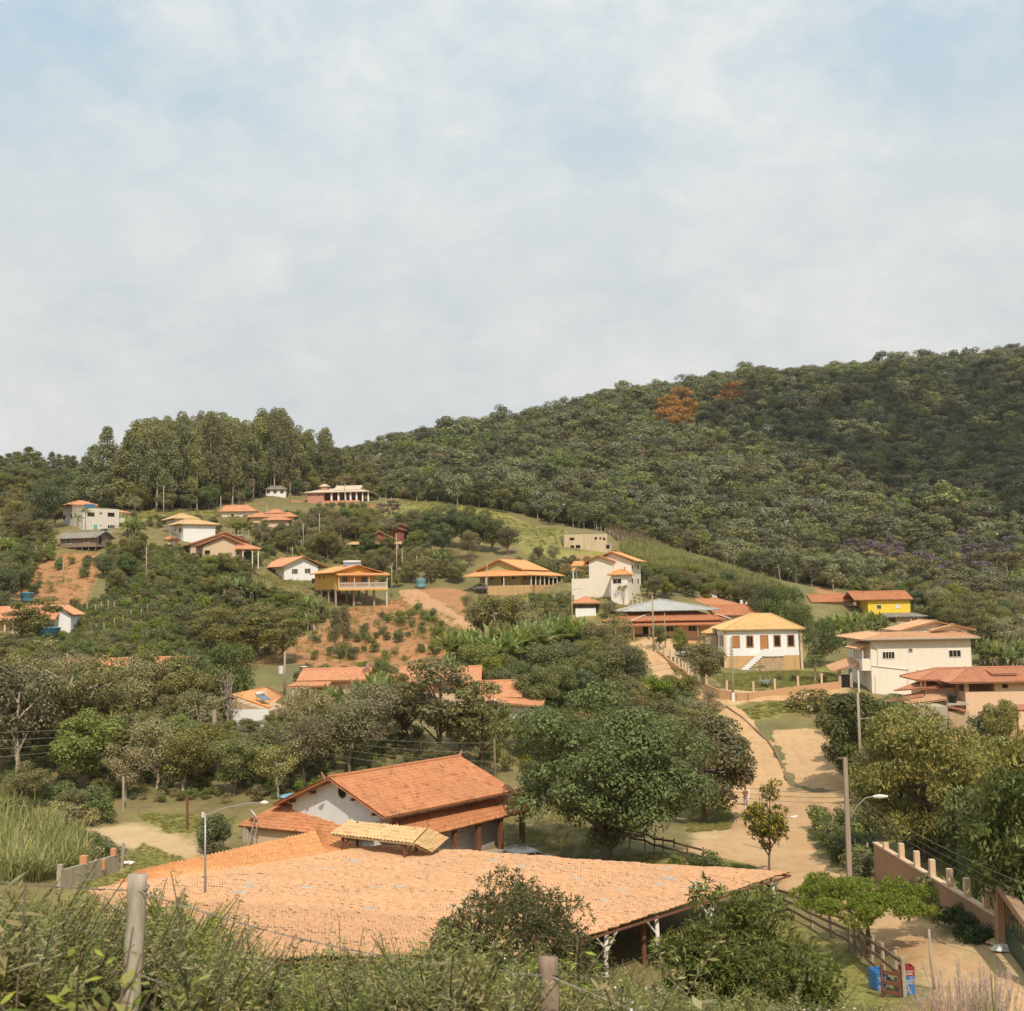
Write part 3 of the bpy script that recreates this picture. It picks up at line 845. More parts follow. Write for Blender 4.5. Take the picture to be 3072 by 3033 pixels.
# stair wing: rubble block with white stepped parapet
xa, z0 = h.fr(2204, 2017); xb = h.fr(2286, 1950)[0]; xc = h.fr(2346, 1968)[0]; zl = h.fr(2286, 1948)[1]
zt = zb - .05
m = MB(); m.poly([(xa, -1.7, -1.2), (xc, -1.7, -1.2), (xc, -1.7, zt), (xb - 1.4, -1.7, zt), (xa, -1.7, -.2)], (0, 1.66, 0)); m.build('stair_block', 'stone', h.root)
m = MB(); n = 13
for k in range(n):
    x0 = xa + (xb - xa) * k / n; x1 = xa + (xb - xa) * (k + 1) / n; z = -.2 + (zl + .2) * (k + 1) / n
    m.box(x0, x1, -1.86, -1.705, z - .95, z + .08); m.box(x0, x1, -1.7, -.1, z - .6, z - .25)
m.box(xb, xc, -1.86, -1.705, zt + .02, zl + .15); m.box(xb, xc, -1.7, -.1, zt + .02, zt + .35)
m.build('steps', 'white', h.root)
ov = .55; rx0 = h.fr(2250, 1843, 6.5)[0]; rx1 = h.fr(2312, 1843, 6.5)[0]; zr = h.fr(2280, 1843, 6.5)[1]
h.hip('tileyellow', (-ov, W + ov, -ov, D + ov), (rx0, rx1, 6.2, 6.8), ze, zr, pitch=.3)
h.hip('tileyellow', (-2.2, 1.2, 9.5, 12.4), (-.9, .2, 10.9, 11), h.fr(2120, 1900, 10)[1], h.fr(2120, 1888, 10)[1], 'porch_roof', pitch=.3)
h.box('porch', 'tanwall', -1.9, -.05, 10, 12, -1, h.fr(2120, 1903, 10)[1])
m = MB(); m.tube([(W - .35, -.12, ze), (W - .2, -.12, .3)], .06, 6); m.build('drainpipe', 'wire', h.root)

# ---------------------------------------------------------------- long farm house under a pale metal hip
h = House('farm_house', 'long tan farm house with tiled verandah under a broad pale grey hipped roof', 'house', 1852, 1920, 198, 1, keep=(1800, 1795, 2180, 1930), land='the farm house')
W = h.fr(2150, 1915)[0]; D = 15
z1 = h.fr(1990, 1873)[1]; z1t = h.fr(1990, 1867, 1)[1]; z2 = h.fr(1990, 1863)[1]; z2t = h.fr(1990, 1838, 3)[1]; z3 = h.fr(1990, 1832, 2)[1]
h.wall('tanwall', 0, W, 0, D, -1.5, z2 - .05)
h.hip('tileold', (-3.2, W + 2.2, -2.6, D + 2), (-1.2, W + .6, -.5, D + .5), h.fr(1990, 1877, -2.6)[1], z1t, 'verandah_roof')
h.hip('tileold', (-2.0, W + 1.4, -1.3, D + 1.2), (2.6, W - 2.6, 2.8, D - 2.8), z2 + .05, z2t, 'roof')
h.wall('tilered', 2.7, W - 2.7, 2.9, D - 2.9, z2t - .3, z3, 'clerestory')
h.hip('greyroof', (.2, W + .8, .6, D - 1), (W * .49, W * .51, 7, 7.2), z3, h.fr(2010, 1799, 7)[1], 'metal_roof', pitch=1.0, amp=.03, row=3, step=0)
for r in ((1869, 1880, 1891, 1896), (1999, 1877, 2033, 1894), (2065, 1876, 2099, 1893)): h.win('f', r, 2)
h.win('f', (1929, 1880, 1945, 1917), 0, 'darkframe', 'dark', 'door'); h.win('f', (1951, 1880, 1960, 1900), 0)
for px in (1901, 1948, 2043, 2094): h.post(h.fr(px, 1900, -2.3)[0], -2.3, -.6, h.fr(px, 1876, -2.3)[1], .2, 'woodframe')
h.box('terrace', 'ochre', -1, W + .5, -2.9, -.01, -2.4, -.3)
zb = -.3
for x0, x1, lab in ((14.2, 18.5, 'long brown bench on the farm house verandah'), (8, 8.6, 'dark chair by the farm house door'), (9.6, 10.1, 'dark chair at the farm house column')):
    be = empty('bench', h.world(x0, -1.2, zb), h.yaw, lab, 'bench'); w_ = x1 - x0
    m = MB(); m.box(0, w_, 0, .4, .42, .47); m.build('seat', 'redwood' if w_ > 2 else 'darkframe', be)
    m = MB(); m.box(0, w_, .4, .44, .5, .85); m.build('backrest', 'redwood' if w_ > 2 else 'darkframe', be)
    for x in (.05, w_ - .1): m = MB(); m.box(x, x + .06, 0, .44, 0, .419); m.build('leg', 'darkframe', be)
m = MB()
a = np.array([h.fr(1893, 1866, -1.2)[0], -1.25, z2 + .2]); b = np.array([h.fr(1960, 1840, 2.6)[0], 2.6, z2t + .2]); m.tube([a, b], .09, 6); m.build('drainpipe', 'frame', h.root); m = MB()
a = np.array([h.fr(2123, 1832, 2.4)[0], 2.4, z2t + .2]); b = np.array([h.fr(2193, 1854, -1.2)[0], -1.25, z2 + .2]); m.tube([a, b], .09, 6)
m.build('drainpipe', 'frame', h.root)

# ---------------------------------------------------------------- cream two storey house
h = House('cream_house', 'big cream two storey house with layered orange gables and three upper windows', 'house', 2617, 2083, 150, -2, keep=(2560, 1855, 2935, 2085), land='the cream house')
W = h.fr(2915, 1990)[0]; D = 12
ze = h.fr(2760, 1917)[1]
h.wall('cream', 0, W, 0, D, -2, ze - .02)
h.win('f', (2648, 1956, 2683, 1975), 3, 'frame'); h.win('f', (2726, 1946, 2737, 1955), 0, hm=1); h.win('f', (2847, 1951, 2882, 1970), 2)
h.win('f', (2750, 2011, 2785, 2019), 0, 'frame', 'solar', 'louvre_window', hm=1)
zt = h.fr(2760, 1899, 2.8)[1]
h.hip('tilepale', (-1.3, W + .9, -.8, D + .8), (2.6, W - .3, 2.6, D - 2), ze, zt, 'lower_roof')
yg = 2.7
for (pa, pya, pl, pyl, pr, pyr, pz, yy) in ((2804, 1864, 2695, 1893, 2924, 1888, 1897, yg + 1.2), (2857, 1875, 2790, 1893, 2922, 1889, 1903, yg)):
    xa, za = h.fr(pa, pya, yy); xl, zl = h.fr(pl, pyl, yy); xr, zr_ = h.fr(pr, pyr, yy); zb = h.fr(pa, pz, yy)[1]
    sl = (za - zl) / (xa - xl); sr = (za - zr_) / (xr - xa); a0 = .9
    h.gwall('creamshade' if 0 else 'cream', xl + a0, xr - .9, yy, D - 1.5, zb - .6, za - max(sl * (xa - xl - a0), sr * (xr - .9 - xa)) - .1, xa, za - .1, 'gable_wall')
    h.gable('tilepale', xl, xr, yy - .7, D - 1, zl, zr_, xa, za, 'gable_roof')
bx0, bz0 = h.fr(2592, 2012, -.1)
m = MB(); zf = h.fr(2600, 1977)[1]; zbm = h.fr(2600, 2012)[1]
m.box(-1.1, -.02, .05, 4.5, zbm, zf); m.build('balcony', 'cream', h.root)
for k in range(5): h.post(-.95, .2 + k * 1.05, zf, h.fr(2600, 1950)[1], .12)
h.slope('tilepale', (-1.9, 5.2, h.fr(2590, 1947)[1]), (-1.9, -.3, h.fr(2590, 1947)[1]), (0.0, 5.2, h.fr(2590, 1930)[1]), (0.0, -.3, h.fr(2590, 1930)[1]), 'balcony_roof')
for y in (.3, 4.2): h.post(-1.6, y, -2, zbm, .2, 'frame')
m = MB(); p = lambda x, y: (h.fr(x, y)[0], -.07, h.fr(x, y)[1])
m.tube([p(2615, 1997), p(2722, 2009)], .05, 6); m.tube([p(2724, 2005), p(2722, 2050)], .05, 6); m.tube([(p(2606, 1921)[0], -.7, ze - .1), p(2632, 1948), p(2633, 1995)], .05, 6); m.tube([p(2625, 2028), p(2627, 2080)], .06, 6)
m.build('drainpipe', 'frame', h.root)
m = MB(); m.tube([(-1.3, -.85, ze + .02), (W + .9, -.85, ze + .02)], .09, 6); m.build('gutter', 'metal', h.root)
# gateway with tiled cover beside the cream house
g = House('gateway', 'tiled roof gateway with dark gate between the garden wall and the cream house', 'gateway', 2520, 2085, 152, 8, keep=(2490, 1985, 2570, 2070))
m = MB(); z = g.fr(2530, 2002)[1]; zz = g.fr(2530, 1985, 2)[1]
xr = g.fr(2568, 2000)[0]; xl = g.fr(2488, 2010)[0]
roof_plane(m, (xl, -.8, z - .5), (xr, -.8, z + .5), (xl, 1.2, z + .2), (xr, 1.2, z + 1.2)); m.build('roof', 'tilepale', g.root)
for x in (.1, xr - .7): g.post(x, .2, -1.5, z - .2, .35, 'concrete', 'pillar')
g.win_m('f', .3, xr - .9, -.4, z - 1.0, 3, 'darkmetal', 'dark', 'gate', .2)

# ---------------------------------------------------------------- peach house at the right edge
h = House('peach_house', 'peach plastered two storey house with red tiled roof, open loggia and green-glazed window', 'house', 2902, 2200, 128, -2, keep=(2840, 2000, 3072, 2215), land='the peach house')
W = h.fr(3130, 2190)[0]; D = 10
ze = h.fr(2980, 2046)[1]; zl0 = h.fr(2940, 2075)[1]
x1, x2 = h.fr(2905, 2060)[0], h.fr(2984, 2060)[0]
h.wall('peach', 0, W, 0, D, -2, zl0)
h.wall('peach', x2, W, 0, D, zl0 + .002, ze)
h.wall('peach', 0, x2 - .002, 5, D, zl0 + .002, ze, 'loggia_wall')
for px in (2887, 2902): pass
h.post(.2, .2, zl0, ze - .05, .4, 'peach', 'pillar'); h.post(.2, 3, zl0, ze - .05, .4, 'peach', 'pillar')
h.win('f', (3007, 2054, 3022, 2063), 0, 'woodframe', 'dark'); h.win('f', (2936, 2136, 2965, 2157), 3, 'darkframe', 'teal'); h.win('f', (3012, 2133, 3026, 2140), 0, 'woodframe', 'dark')
zr = h.fr(2960, 2004, 4)[1]
h.hip('tilered', (-1.9, W + .6, -.8, D + .8), (1.6, W, 3.8, 4.2), ze, zr)
a0, b0 = h.fr(2984, 2035, 1.2); a1, b1 = h.fr(3040, 2035, 1.2)
h.wall('peach', a0, a1, 1.2, 3.4, b0 - .6, h.fr(3010, 2024, 1.2)[1], 'dormer_wall')
h.slope('tilered', (a0 - .4, .9, h.fr(3010, 2023, .9)[1]), (a1 + .4, .9, h.fr(3010, 2023, .9)[1]), (a0 - .4, 3.4, h.fr(3010, 2008, 3.4)[1]), (a1 + .4, 3.4, h.fr(3010, 2008, 3.4)[1]), 'dormer_roof')
# terrace wing to the left
yw = 3.0
xl = h.fr(2774, 2062, yw)[0]
zt = h.fr(2820, 2064, yw)[1]; zw0 = h.fr(2800, 2092, yw)[1] - 4
h.wall('peach', xl, -.05, yw, yw + 5, zw0, zt, 'terrace_wall')
zwe = h.fr(2800, 2040, yw)[1]
for px in (2765, 2776, 2872): h.post(h.fr(px, 2050, yw)[0], yw + .2, zt, zwe, .22, 'peach', 'pillar')
h.hip('tilered', (h.fr(2752, 2040, yw - .6)[0], .2, yw - .6, yw + 6), (h.fr(2812, 2006, yw + 2.7)[0], 1.4, yw + 2.6, yw + 2.8), zwe, h.fr(2850, 2006, yw + 2.7)[1], 'terrace_roof', pitch=.3)
# lower lean-to roofs
P = lambda px, py, y: (h.fr(px, py, y)[0], y, h.fr(px, py, y)[1])
h.slope('tilered', P(2680, 2072, yw - .5), P(2836, 2063, yw - .5), P(2752, 2045, yw + 2.5), P(2800, 2043, yw + 2.5), 'lean_to_roof', pitch=.32)
h.slope('tilered', P(2660, 2110, 1.5), P(2770, 2092, 1.5), P(2668, 2088, 3.6), P(2775, 2082, 3.6), 'lean_to_roof', pitch=.32)
h.slope('tilepale', P(2728, 2114, -.8), P(2845, 2098, -.8), P(2722, 2095, 2.2), P(2830, 2084, 2.2), 'lean_to_roof', pitch=.32)
m = MB(); m.box(h.fr(2722, 2110)[0], -.3, -.3, 2, -3, h.fr(2790, 2108, -.3)[1]); m.build('shed_wall', 'tanwall', h.root)
h.slope('tilered', P(2835, 2118, -1.5), P(2897, 2136, -1.5), P(2845, 2112, .0), P(2900, 2128, .0), 'lean_to_roof', pitch=.32)
h.wall('block', h.fr(2845, 2140, -1.2)[0], -.06, -1.2, .6, -2.2, h.fr(2870, 2134, -1.2)[1], 'block_wall')
w = water_tank('black water tank on a ledge against the peach house', h.world(h.fr(2858, 2108, -.6)[0], -.6, h.fr(2858, 2107, -.6)[1]), .5, .75, 'black')
m = MB(); a = h.fr(2840, 2110, -.9)[0]; z = h.fr(2858, 2108, -.6)[1]; m.box(a, -.06, -1.1, .5, z - .25, z - .005); m.build('tank_ledge', 'concrete', h.root)
rw = House('ruined_wall', 'roofless stained concrete shed wall below the peach house', 'wall', 2752, 2180, 124, -2)
rw.box('masonry', 'dirtycon', 0, rw.fr(2844, 2150)[0], 0, 4, -1.5, rw.fr(2800, 2120)[1])
cr = House('canopy_roof', 'small tiled porch roof on posts at the foot of the peach house', 'porch roof', 2950, 2200, 124, -2)
zz = cr.fr(2950, 2170)[1]; a, b = cr.fr(2928, 2168)[0], cr.fr(2995, 2160)[0]
cr.slope('tilered', (a, -1, zz), (b, -1, zz + .4), (a + .8, 1.6, zz + .8), (b + .5, 1.6, zz + 1.1), pitch=.3)
for x in (a + .8, b - .4): cr.post(x, -.6, -1.5, zz + .15, .16, 'woodframe', 'post')
cr = House('porch_roof_edge', 'red tiled corner roof jutting in at the picture edge beside the peach house', 'roof', 3040, 2170, 116, -2)
zz = cr.fr(3045, 2130)[1]; cr.root.name = 'carport'
cr.slope('tilered', (-.3, -1, zz), (6, -1, zz), (1.2, 3, cr.fr(3060, 2115, 3)[1]), (6, 3, cr.fr(3060, 2115, 3)[1]), pitch=.3)
for x in (.4, 5.5): cr.post(x, 0, -2, zz + .2, .16, 'woodframe', 'post')

# ---------------------------------------------------------------- yellow house far right
h = House('yellow_house', 'bright yellow house with long weathered orange roof beside the banana clump', 'house', 2605, 1850, 240, 0, keep=(2600, 1770, 2740, 1845), land='the bright yellow house')
W = h.fr(2731, 1830)[0]; D = 8; ze = h.fr(2660, 1799)[1]
h.wall('brightyellow', 0, W, 0, D, -3, ze)
h.xgable('tileold', h.fr(2562, 1800, -.6)[0], W + .5, -.7, D + .7, ze, ze, 4, h.fr(2640, 1775, 4)[1])
h.win('f', (2631, 1815, 2643, 1826), 1, 'frame'); h.win('f', (2687, 1813, 2700, 1824), 1, 'frame', 'cloth')
zc = h.fr(2700, 1851, -3.5)[1]
h.slope('cementroof', (W * .28, -3.8, zc), (W + 3.2, -3.8, zc), (W * .28 - .1, -.05, h.fr(2700, 1839)[1]), (W + .3, -.05, h.fr(2700, 1839)[1]), 'awning', pitch=.9)
for px in (2732, 2753): h.post(h.fr(px, 1855, -3.4)[0], -3.4, -3, zc, .18)
h.wall('tanwall', W * .55, W - .2, -3, -.05, -3, zc - .1, 'lower_wall')
g = House('long_shed', 'low long shed with faded orange roof behind the banana clump', 'shed', 2440, 1822, 246, 0, keep=(2436, 1783, 2560, 1806))
W = g.fr(2560, 1810)[0]; zz = g.fr(2500, 1806)[1]; g.wall('tanwall', 0, W, 0, 7, -2, zz); g.xgable('tileold', -.5, W + .6, -.6, 7.6, zz, zz, 3.5, g.fr(2500, 1784, 3.5)[1])

# ---------------------------------------------------------------- hip houses behind the farm house
g = House('tiled_house', 'low house with broad orange hipped roof behind the grey-roofed farm house', 'house', 2075, 1830, 224, 2, keep=(2055, 1793, 2215, 1816))
W = g.fr(2200, 1825)[0]; zz = g.fr(2130, 1815)[1]; g.wall('cream', 0, W, 0, 10, -2, zz); g.hip('tile', (-1, W + .9, -.9, 10.9), (W * .38, W * .6, 5, 5.2), zz, g.fr(2120, 1793, 5)[1])
g = House('tiled_house', 'low house with long plain brick red roof between the farm house and the mango tree', 'house', 2165, 1862, 214, 2, keep=(2165, 1815, 2275, 1845))
W = g.fr(2270, 1850)[0]; zz = g.fr(2220, 1846)[1]; g.wall('tanwall', 0, W, 0, 9, -2, zz); g.xgable('tileold', -1.5, W + .5, -.7, 9.7, zz, zz, 4.5, g.fr(2220, 1815, 4.5)[1])
for i, (px, py, pr, pt, pa, lab) in enumerate(((2112, 1800, 2152, 1777, 1771, 'tiny white gabled hut above the broad orange hipped roof'), (2220, 1815, 2246, 1792, 1786, 'tiny white gabled hut at the edge of the cane field'))):
    g = House('hut', lab, 'hut', px, py, 238, -12); W = g.fr(pr, py)[0]; zz = g.fr(px, pt)[1]; za = g.fr(px, pa)[1]
    g.gwall('white', 0, W, 0, 4, -1.5, zz - .05, W / 2, za - .1); g.gable('tile', -.5, W + .5, -.5, 4.4, zz - .2, zz - .2, W / 2, za)
    g.win_m('f', W * .4, W * .6, -1, .9, 0, 'woodframe', 'dark', 'door')

# ---------------------------------------------------------------- kiosk
h = House('kiosk', 'small white walled kiosk with open top and orange pyramid roof on posts', 'kiosk', 1727, 1853, 205, -4, keep=(1720, 1790, 1795, 1850), land='the small kiosk')
W = h.fr(1788, 1845)[0]; z = h.fr(1750, 1824)[1]; ze = h.fr(1750, 1810)[1]
m = MB(); m.box(0, W, 0, .15, -1.5, z); m.box(0, .15, .152, 5, -1.5, z); m.box(W - .15, W, .152, 5, -1.5, z); m.box(.152, W - .152, 4.85, 5, -1.5, z + .6); m.build('wall', 'white', h.root)
for x in (.1, W * .35, W * .68, W - .1):
    h.post(x, .08, z, ze, .18, 'woodframe', 'post'); h.post(x, 4.9, z + .6, ze, .18, 'woodframe', 'post')
h.hip('tile', (-.7, W + .8, -.7, 5.7), (W * .45, W * .55, 2.4, 2.6), ze, h.fr(1755, 1792, 2.5)[1])
h.box('counter', 'greyroof', .2, W - .2, 2.2, 2.8, -1, z + .5)

# ---------------------------------------------------------------- three storey white house
h = House('three_storey_house', 'tall three storey white house with stepped orange gables on the slope', 'house', 1769, 1800, 215, -18, keep=(1735, 1655, 1925, 1790), land='the three storey white house')
xm = h.fr(1832, 1700)[0]; W = h.fr(1890, 1700)[0]; D = 9.5
xa, za = h.fr(1834, 1656, 1.2)
zr = h.fr(1890, 1681)[1]; zl = zr
h.gwall('whitewarm', 1.2, W, 1.2, D, -3, zr - .1, xa, za - .15)
h.gable('tileorange', xa - (W + 1 - xa), W + 1.0, .5, D + .8, zr - .15, zr - .15, xa, za)
xb, zb = h.fr(1797, 1667); zbl = h.fr(1764, 1682)[1]
h.gwall('whitewarm', 0, xm + .4, 0, 5, -3.2, zbl - .1, xb, zb - .12, 'wing_wall')
h.gable('tileorange', -.9, 2 * xb + .9, -.6, 5, zbl - .25, zbl - .25, xb, zb, 'wing_roof')
# annex
x0, z0 = h.fr(1829, 1730, -3); x1 = h.fr(1884, 1730, -3)[0]
zt = h.fr(1855, 1725, -3)[1]
h.wall('whitewarm', x0 + .2, x1 - .1, -3, .6, -4, zt, 'annex_wall')
h.hip('tileorange', (x0 - .3, x1 + .5, -3.6, 1), (x0 + 1.2, x1 - 1.6, -1, .9), zt, h.fr(1850, 1711, -1)[1], 'annex_roof')
h.win('f', (1839, 1737, 1864, 1750), 1, off=-3)
for py in (1693, 1736, 1779):
    h.win('r', (1894, py, 1899, py + 12), 0, off=W); h.win('r', (1904.5, py + 1, 1906.5, py + 9), 0, off=W, w=.03); h.win('r', (1911, py + 1, 1916, py + 13), 0, off=W)
xx, zz = h.fr(1740, 1697)
h.slope('tileorange', (-3.4, -.3, zz - .1), (0, -.3, zz - .1), (-3.4, 2.6, zz + .9), (0, 2.6, zz + .9), 'porch_roof')
for y in (0, 2.4): h.post(-3, y, -3, zz, .2, 'frame')
h.box('porch_floor', 'whitewarm', -3.3, -.01, -.2, 2.6, -3, zz - 2.4)
m = MB(); m.tube([h_ for h_ in ((W + .6, .7, zr - .2), (W + .1, 1.15, zr - 1))], .06, 6); m.tube([(x1 + .3, -3.3, zt), (x1 + .3, -2.9, zt - .8)], .05, 6); m.build('drainpipe', 'frame', h.root)
m = MB(); m.tube([(x1 - 1, -1, zt + .2), (x1 - 1, -1, zt + 1.5)], .12, 8); m.build('chimney', 'tilered', h.root)
# ramp with white railing
rp = empty('ramp_railing', h.world(0, 0, 0), h.yaw, 'white railing beside the ramp at the foot of the three storey house', 'railing')
m = MB(); A = [h.fr(p, q, -6) for p, q in ((1830, 1776), (1870, 1793), (1925, 1808))]
for k in range(2):
    for dz in (.25, .8): m.obox((A[k][0], -6, A[k][1] + dz), (A[k + 1][0], -6, A[k + 1][1] + dz), .06, .06)
    for t in np.linspace(0, 1, 5):
        x = A[k][0] + (A[k + 1][0] - A[k][0]) * t; z = A[k][1] + (A[k + 1][1] - A[k][1]) * t; m.box(x - .04, x + .04, -6.04, -5.96, z - .8, z + .85)
m.build('rail', 'frame', rp)

# ---------------------------------------------------------------- green verandah house
h = House('verandah_house', 'pale green bungalow with wide orange verandah roof on white columns', 'house', 1440, 1768, 242, -24, keep=(1400, 1675, 1720, 1775), land='the green verandah house')
W = h.fr(1562, 1768)[0]; D = 13
zf = h.fr(1500, 1757)[1]; zv = h.fr(1500, 1724)[1]
xa, za = h.fr(1500, 1679); ze = h.fr(1562, 1707)[1]
h.gwall('green', 0, W, 0, D, -2, ze, xa, za - .12)
h.gable('tileorange', xa - (W + .9 - xa), W + .9, -.8, D + .5, ze - .2, ze - .2, xa, za)
ov = 3.0
h.hip('tileorange', (-2.4, W + 3.4, -2.6, D + 3), (-.02, W + .02, -.02, D - .5), zv - .35, zv + .75, 'verandah_roof')
for y in np.linspace(-1.5, D + 2, 8): h.post(W + 3, y, zf - .2, zv - .2, .18)
for x in (2.5, 6.5): h.post(x, -2.3, zf - .2, zv - .2, .18)
h.box('terrace', 'ochre', W + .01, W + 3.4, -1.8, D + 2.6, -3, zf)
h.box('terrace', 'ochre', 3, W + 3.4, -2.7, -.01, -3, zf - .02)
for y in (1.5, 4.5, 8.5): h.win_m('r', y, y + 1.3, zf + 1, zf + 2.1, 1, off=W)
h.win_m('r', 6.4, 7.3, zf, zf + 2.1, 0, 'woodframe', 'dark', 'door', W)
h.win('f', (1470, 1727, 1480, 1740), 1); h.win('f', (1505, 1727, 1513, 1750), 0, 'darkframe', 'dark', 'door'); h.win('f', (1535, 1725, 1547, 1738), 1)
g = House('annex_hut', 'little orange pyramid roof annex behind the green verandah house', 'hut', 1690, 1745, 256, -10)
W2 = g.fr(1735, 1740)[0]; z2 = g.fr(1700, 1713)[1]; g.wall('green', 0, W2, 0, 5, -3, z2); g.hip('tileorange', (-.7, W2 + .7, -.7, 5.7), (W2 * .3, W2 * .5, 2.4, 2.6), z2, g.fr(1700, 1702, 2.5)[1])

# ---------------------------------------------------------------- yellow house on stilts
h = House('stilt_house', 'ochre yellow house on tall stilts with white balcony balustrade', 'house', 1008, 1815, 225, 29, keep=(925, 1670, 1160, 1820), land='the yellow stilt house')
W = h.fr(1123, 1750)[0]; D = 12
zf = h.fr(1010, 1768)[1]; ze = h.fr(1005, 1714)[1]
xa, za = h.fr(1071, 1696); zr = h.fr(1130, 1714)[1]; ze = min(ze, zr)
h.gwall('yellow', 0, W, 0, D, zf, ze - .1, xa, za - .15)
h.gable('tileorange', -.95, 2 * xa + .95, -.8, D + .7, ze - .25, ze - .25, xa, za)
h.box('floor_beam', 'yellow', -.02, W + 2.2, -1.7, -.01, zf - .25, zf + .1)
for i, px in enumerate((1008, 1062, 1123)):
    x = h.fr(px, 1790)[0]
    for y in (.2, 4, 8, D - .3): h.post(x, y, -3.5, zf - .002, .34, 'poleconcrete', 'stilt')
h.post(W + 2, -1.4, -3.5, zf - .26, .2, 'frame', 'stilt')
# balcony
yb = -1.6; zt = h.fr(1080, 1748, yb)[1]; zb = zf + .12
m = MB(); xe = W + 2.1
m.box(-.1, xe, yb - .08, yb + .08, zt - .12, zt); m.box(-.1, xe, yb - .07, yb + .07, zb, zb + .15)
nb = 44
for k in range(nb + 1):
    x = -.05 + (xe) * k / nb; m.lathe([(.04, zb + .14), (.075, zb + .3), (.035, zb + .5), (.045, zt - .12)], (x, yb, 0), 6)
m.box(xe - .08, xe + .08, yb + .09, 3, zt - .12, zt)
for k in range(12): m.box(xe - .05, xe + .05, yb + .3 + k * .37, yb + .42 + k * .37, zb, zt - .121)
m.build('balustrade', 'frame', h.root)
zp = h.fr(1080, 1726, yb - .4)[1]
for px in (1016, 1063, 1107): h.post(h.fr(px, 1740, yb)[0], yb, zb, zp - .06, .13)
h.post(xe - .1, yb, zb, zp - .06, .13); h.post(xe - .1, 2.5, zb, zp + .2, .13)
h.slope('tileorange', (-.3, yb - .5, zp), (xe + .4, yb - .5, zp), (-.3, -.02, zp + .5), (xe + .4, -.02, zp + .5), 'balcony_roof')
h.slope('tileorange', (xe + .5, -.01, zp), (xe + .5, 6, zp), (W + .02, -.01, zp + .5), (W + .02, 6, zp + .5), 'balcony_roof')
h.win('f', (1026, 1730, 1042, 1746), 2); h.win('f', (1084, 1730, 1101, 1746), 2)
h.win('s', (936, 1736, 945, 1751), 0); h.win('s', (958, 1730, 961, 1736), 0, 'woodframe', w=.03); h.win('s', (970, 1729, 973, 1735), 0, 'woodframe', w=.03)
solar_heater('solar water heater with white tank on the roof of the yellow stilt house', h.world(xa + .6, 4.0, za - .15), h.yaw - .3, 3.4)
m = MB(); m.lathe([(1.0, 0), (1.0, .5), (.8, 1.1), (.4, 1.45), (.02, 1.5)], (0, 0, 0), 14); t = m.build('covered_heap', 'cloth', None, True, h.world(W * .72, 3.2, -.9)); tag(t, 'pale tarpaulin covered heap under the yellow stilt house', 'heap')

# ---------------------------------------------------------------- white gabled house beside it
h = House('gabled_house', 'white gabled house with two barred windows beside the yellow stilt house', 'house', 853, 1765, 252, 34, keep=(770, 1660, 985, 1755), land='the white gabled house')
W = h.fr(954, 1740)[0]; D = 12
xa, za = h.fr(908, 1670); ze = h.fr(856, 1697)[1]
h.gwall('white', 0, W, 0, D, h.fr(905, 1740)[1], ze - .1, xa, za - .15)
h.wall('grey', .02, W - .02, .02, D - .02, -3, h.fr(905, 1740)[1] - .002, 'basement')
h.gable('tile', -.9, 2 * xa + 1.6, -.9, D + .6, ze - .25, ze - .45, xa, za)
h.win('f', (876, 1707, 892.5, 1721), 3); h.win('f', (914.5, 1706, 931, 1719), 3)
h.win('s', (784, 1709, 786.5, 1716), 0, w=.03); h.win('s', (797, 1711, 804, 1721), 0); h.win('s', (819, 1709, 826, 1723), 0)
dish('white satellite dish on the white gabled house roof', h.world(W + .4, 2.5, ze + .1), h.yaw + .4, .6)

# ---------------------------------------------------------------- white box house
h = House('box_house', 'tall white box shaped house with low straw tiled roofs on two levels', 'house', 550, 1650, 258, 34, keep=(480, 1540, 655, 1625), land='the tall white box house')
W = h.fr(646, 1610)[0]; D = 12; ze = h.fr(555, 1573)[1]
h.wall('white', 0, W, 0, 5.5, -2, ze)
h.wall('grey', -.02, W * .62, 5.502, D, -2, h.fr(550, 1558, 6)[1], 'rear_block')
h.hip('tilecream', (-1.5, W + .8, -.7, 6.3), (1.5, W - 3, 3, 3.2), ze, h.fr(590, 1560, 3)[1], 'front_roof')
z2 = h.fr(550, 1557, 6)[1]
h.hip('tilecream', (-.9, W * .62 + .9, 4.9, D + .8), (2, W * .35, 8.4, 8.6), z2, z2 + 1.3, 'rear_roof')
h.win('s', (537, 1584, 544, 1597), 0); h.win('s', (524, 1586, 527, 1593), 0); h.win('s', (501, 1590, 506, 1602), 0); h.win('s', (515, 1588, 517, 1594), 0)
g = House('shed_house', 'tiny peach shed with orange roof at the foot of the white box house', 'shed', 505, 1650, 250, 15); z2 = g.fr(520, 1619)[1]; g.wall('peach', 0, 2.0, 0, 2.5, -2, z2); g.hip('tile', (-1, 2.4, -.5, 3), (.2, 1, 1.3, 1.4), z2, z2 + .75); g.win_m('f', .2, .9, .3, 1.2, 0, None, 'dark')

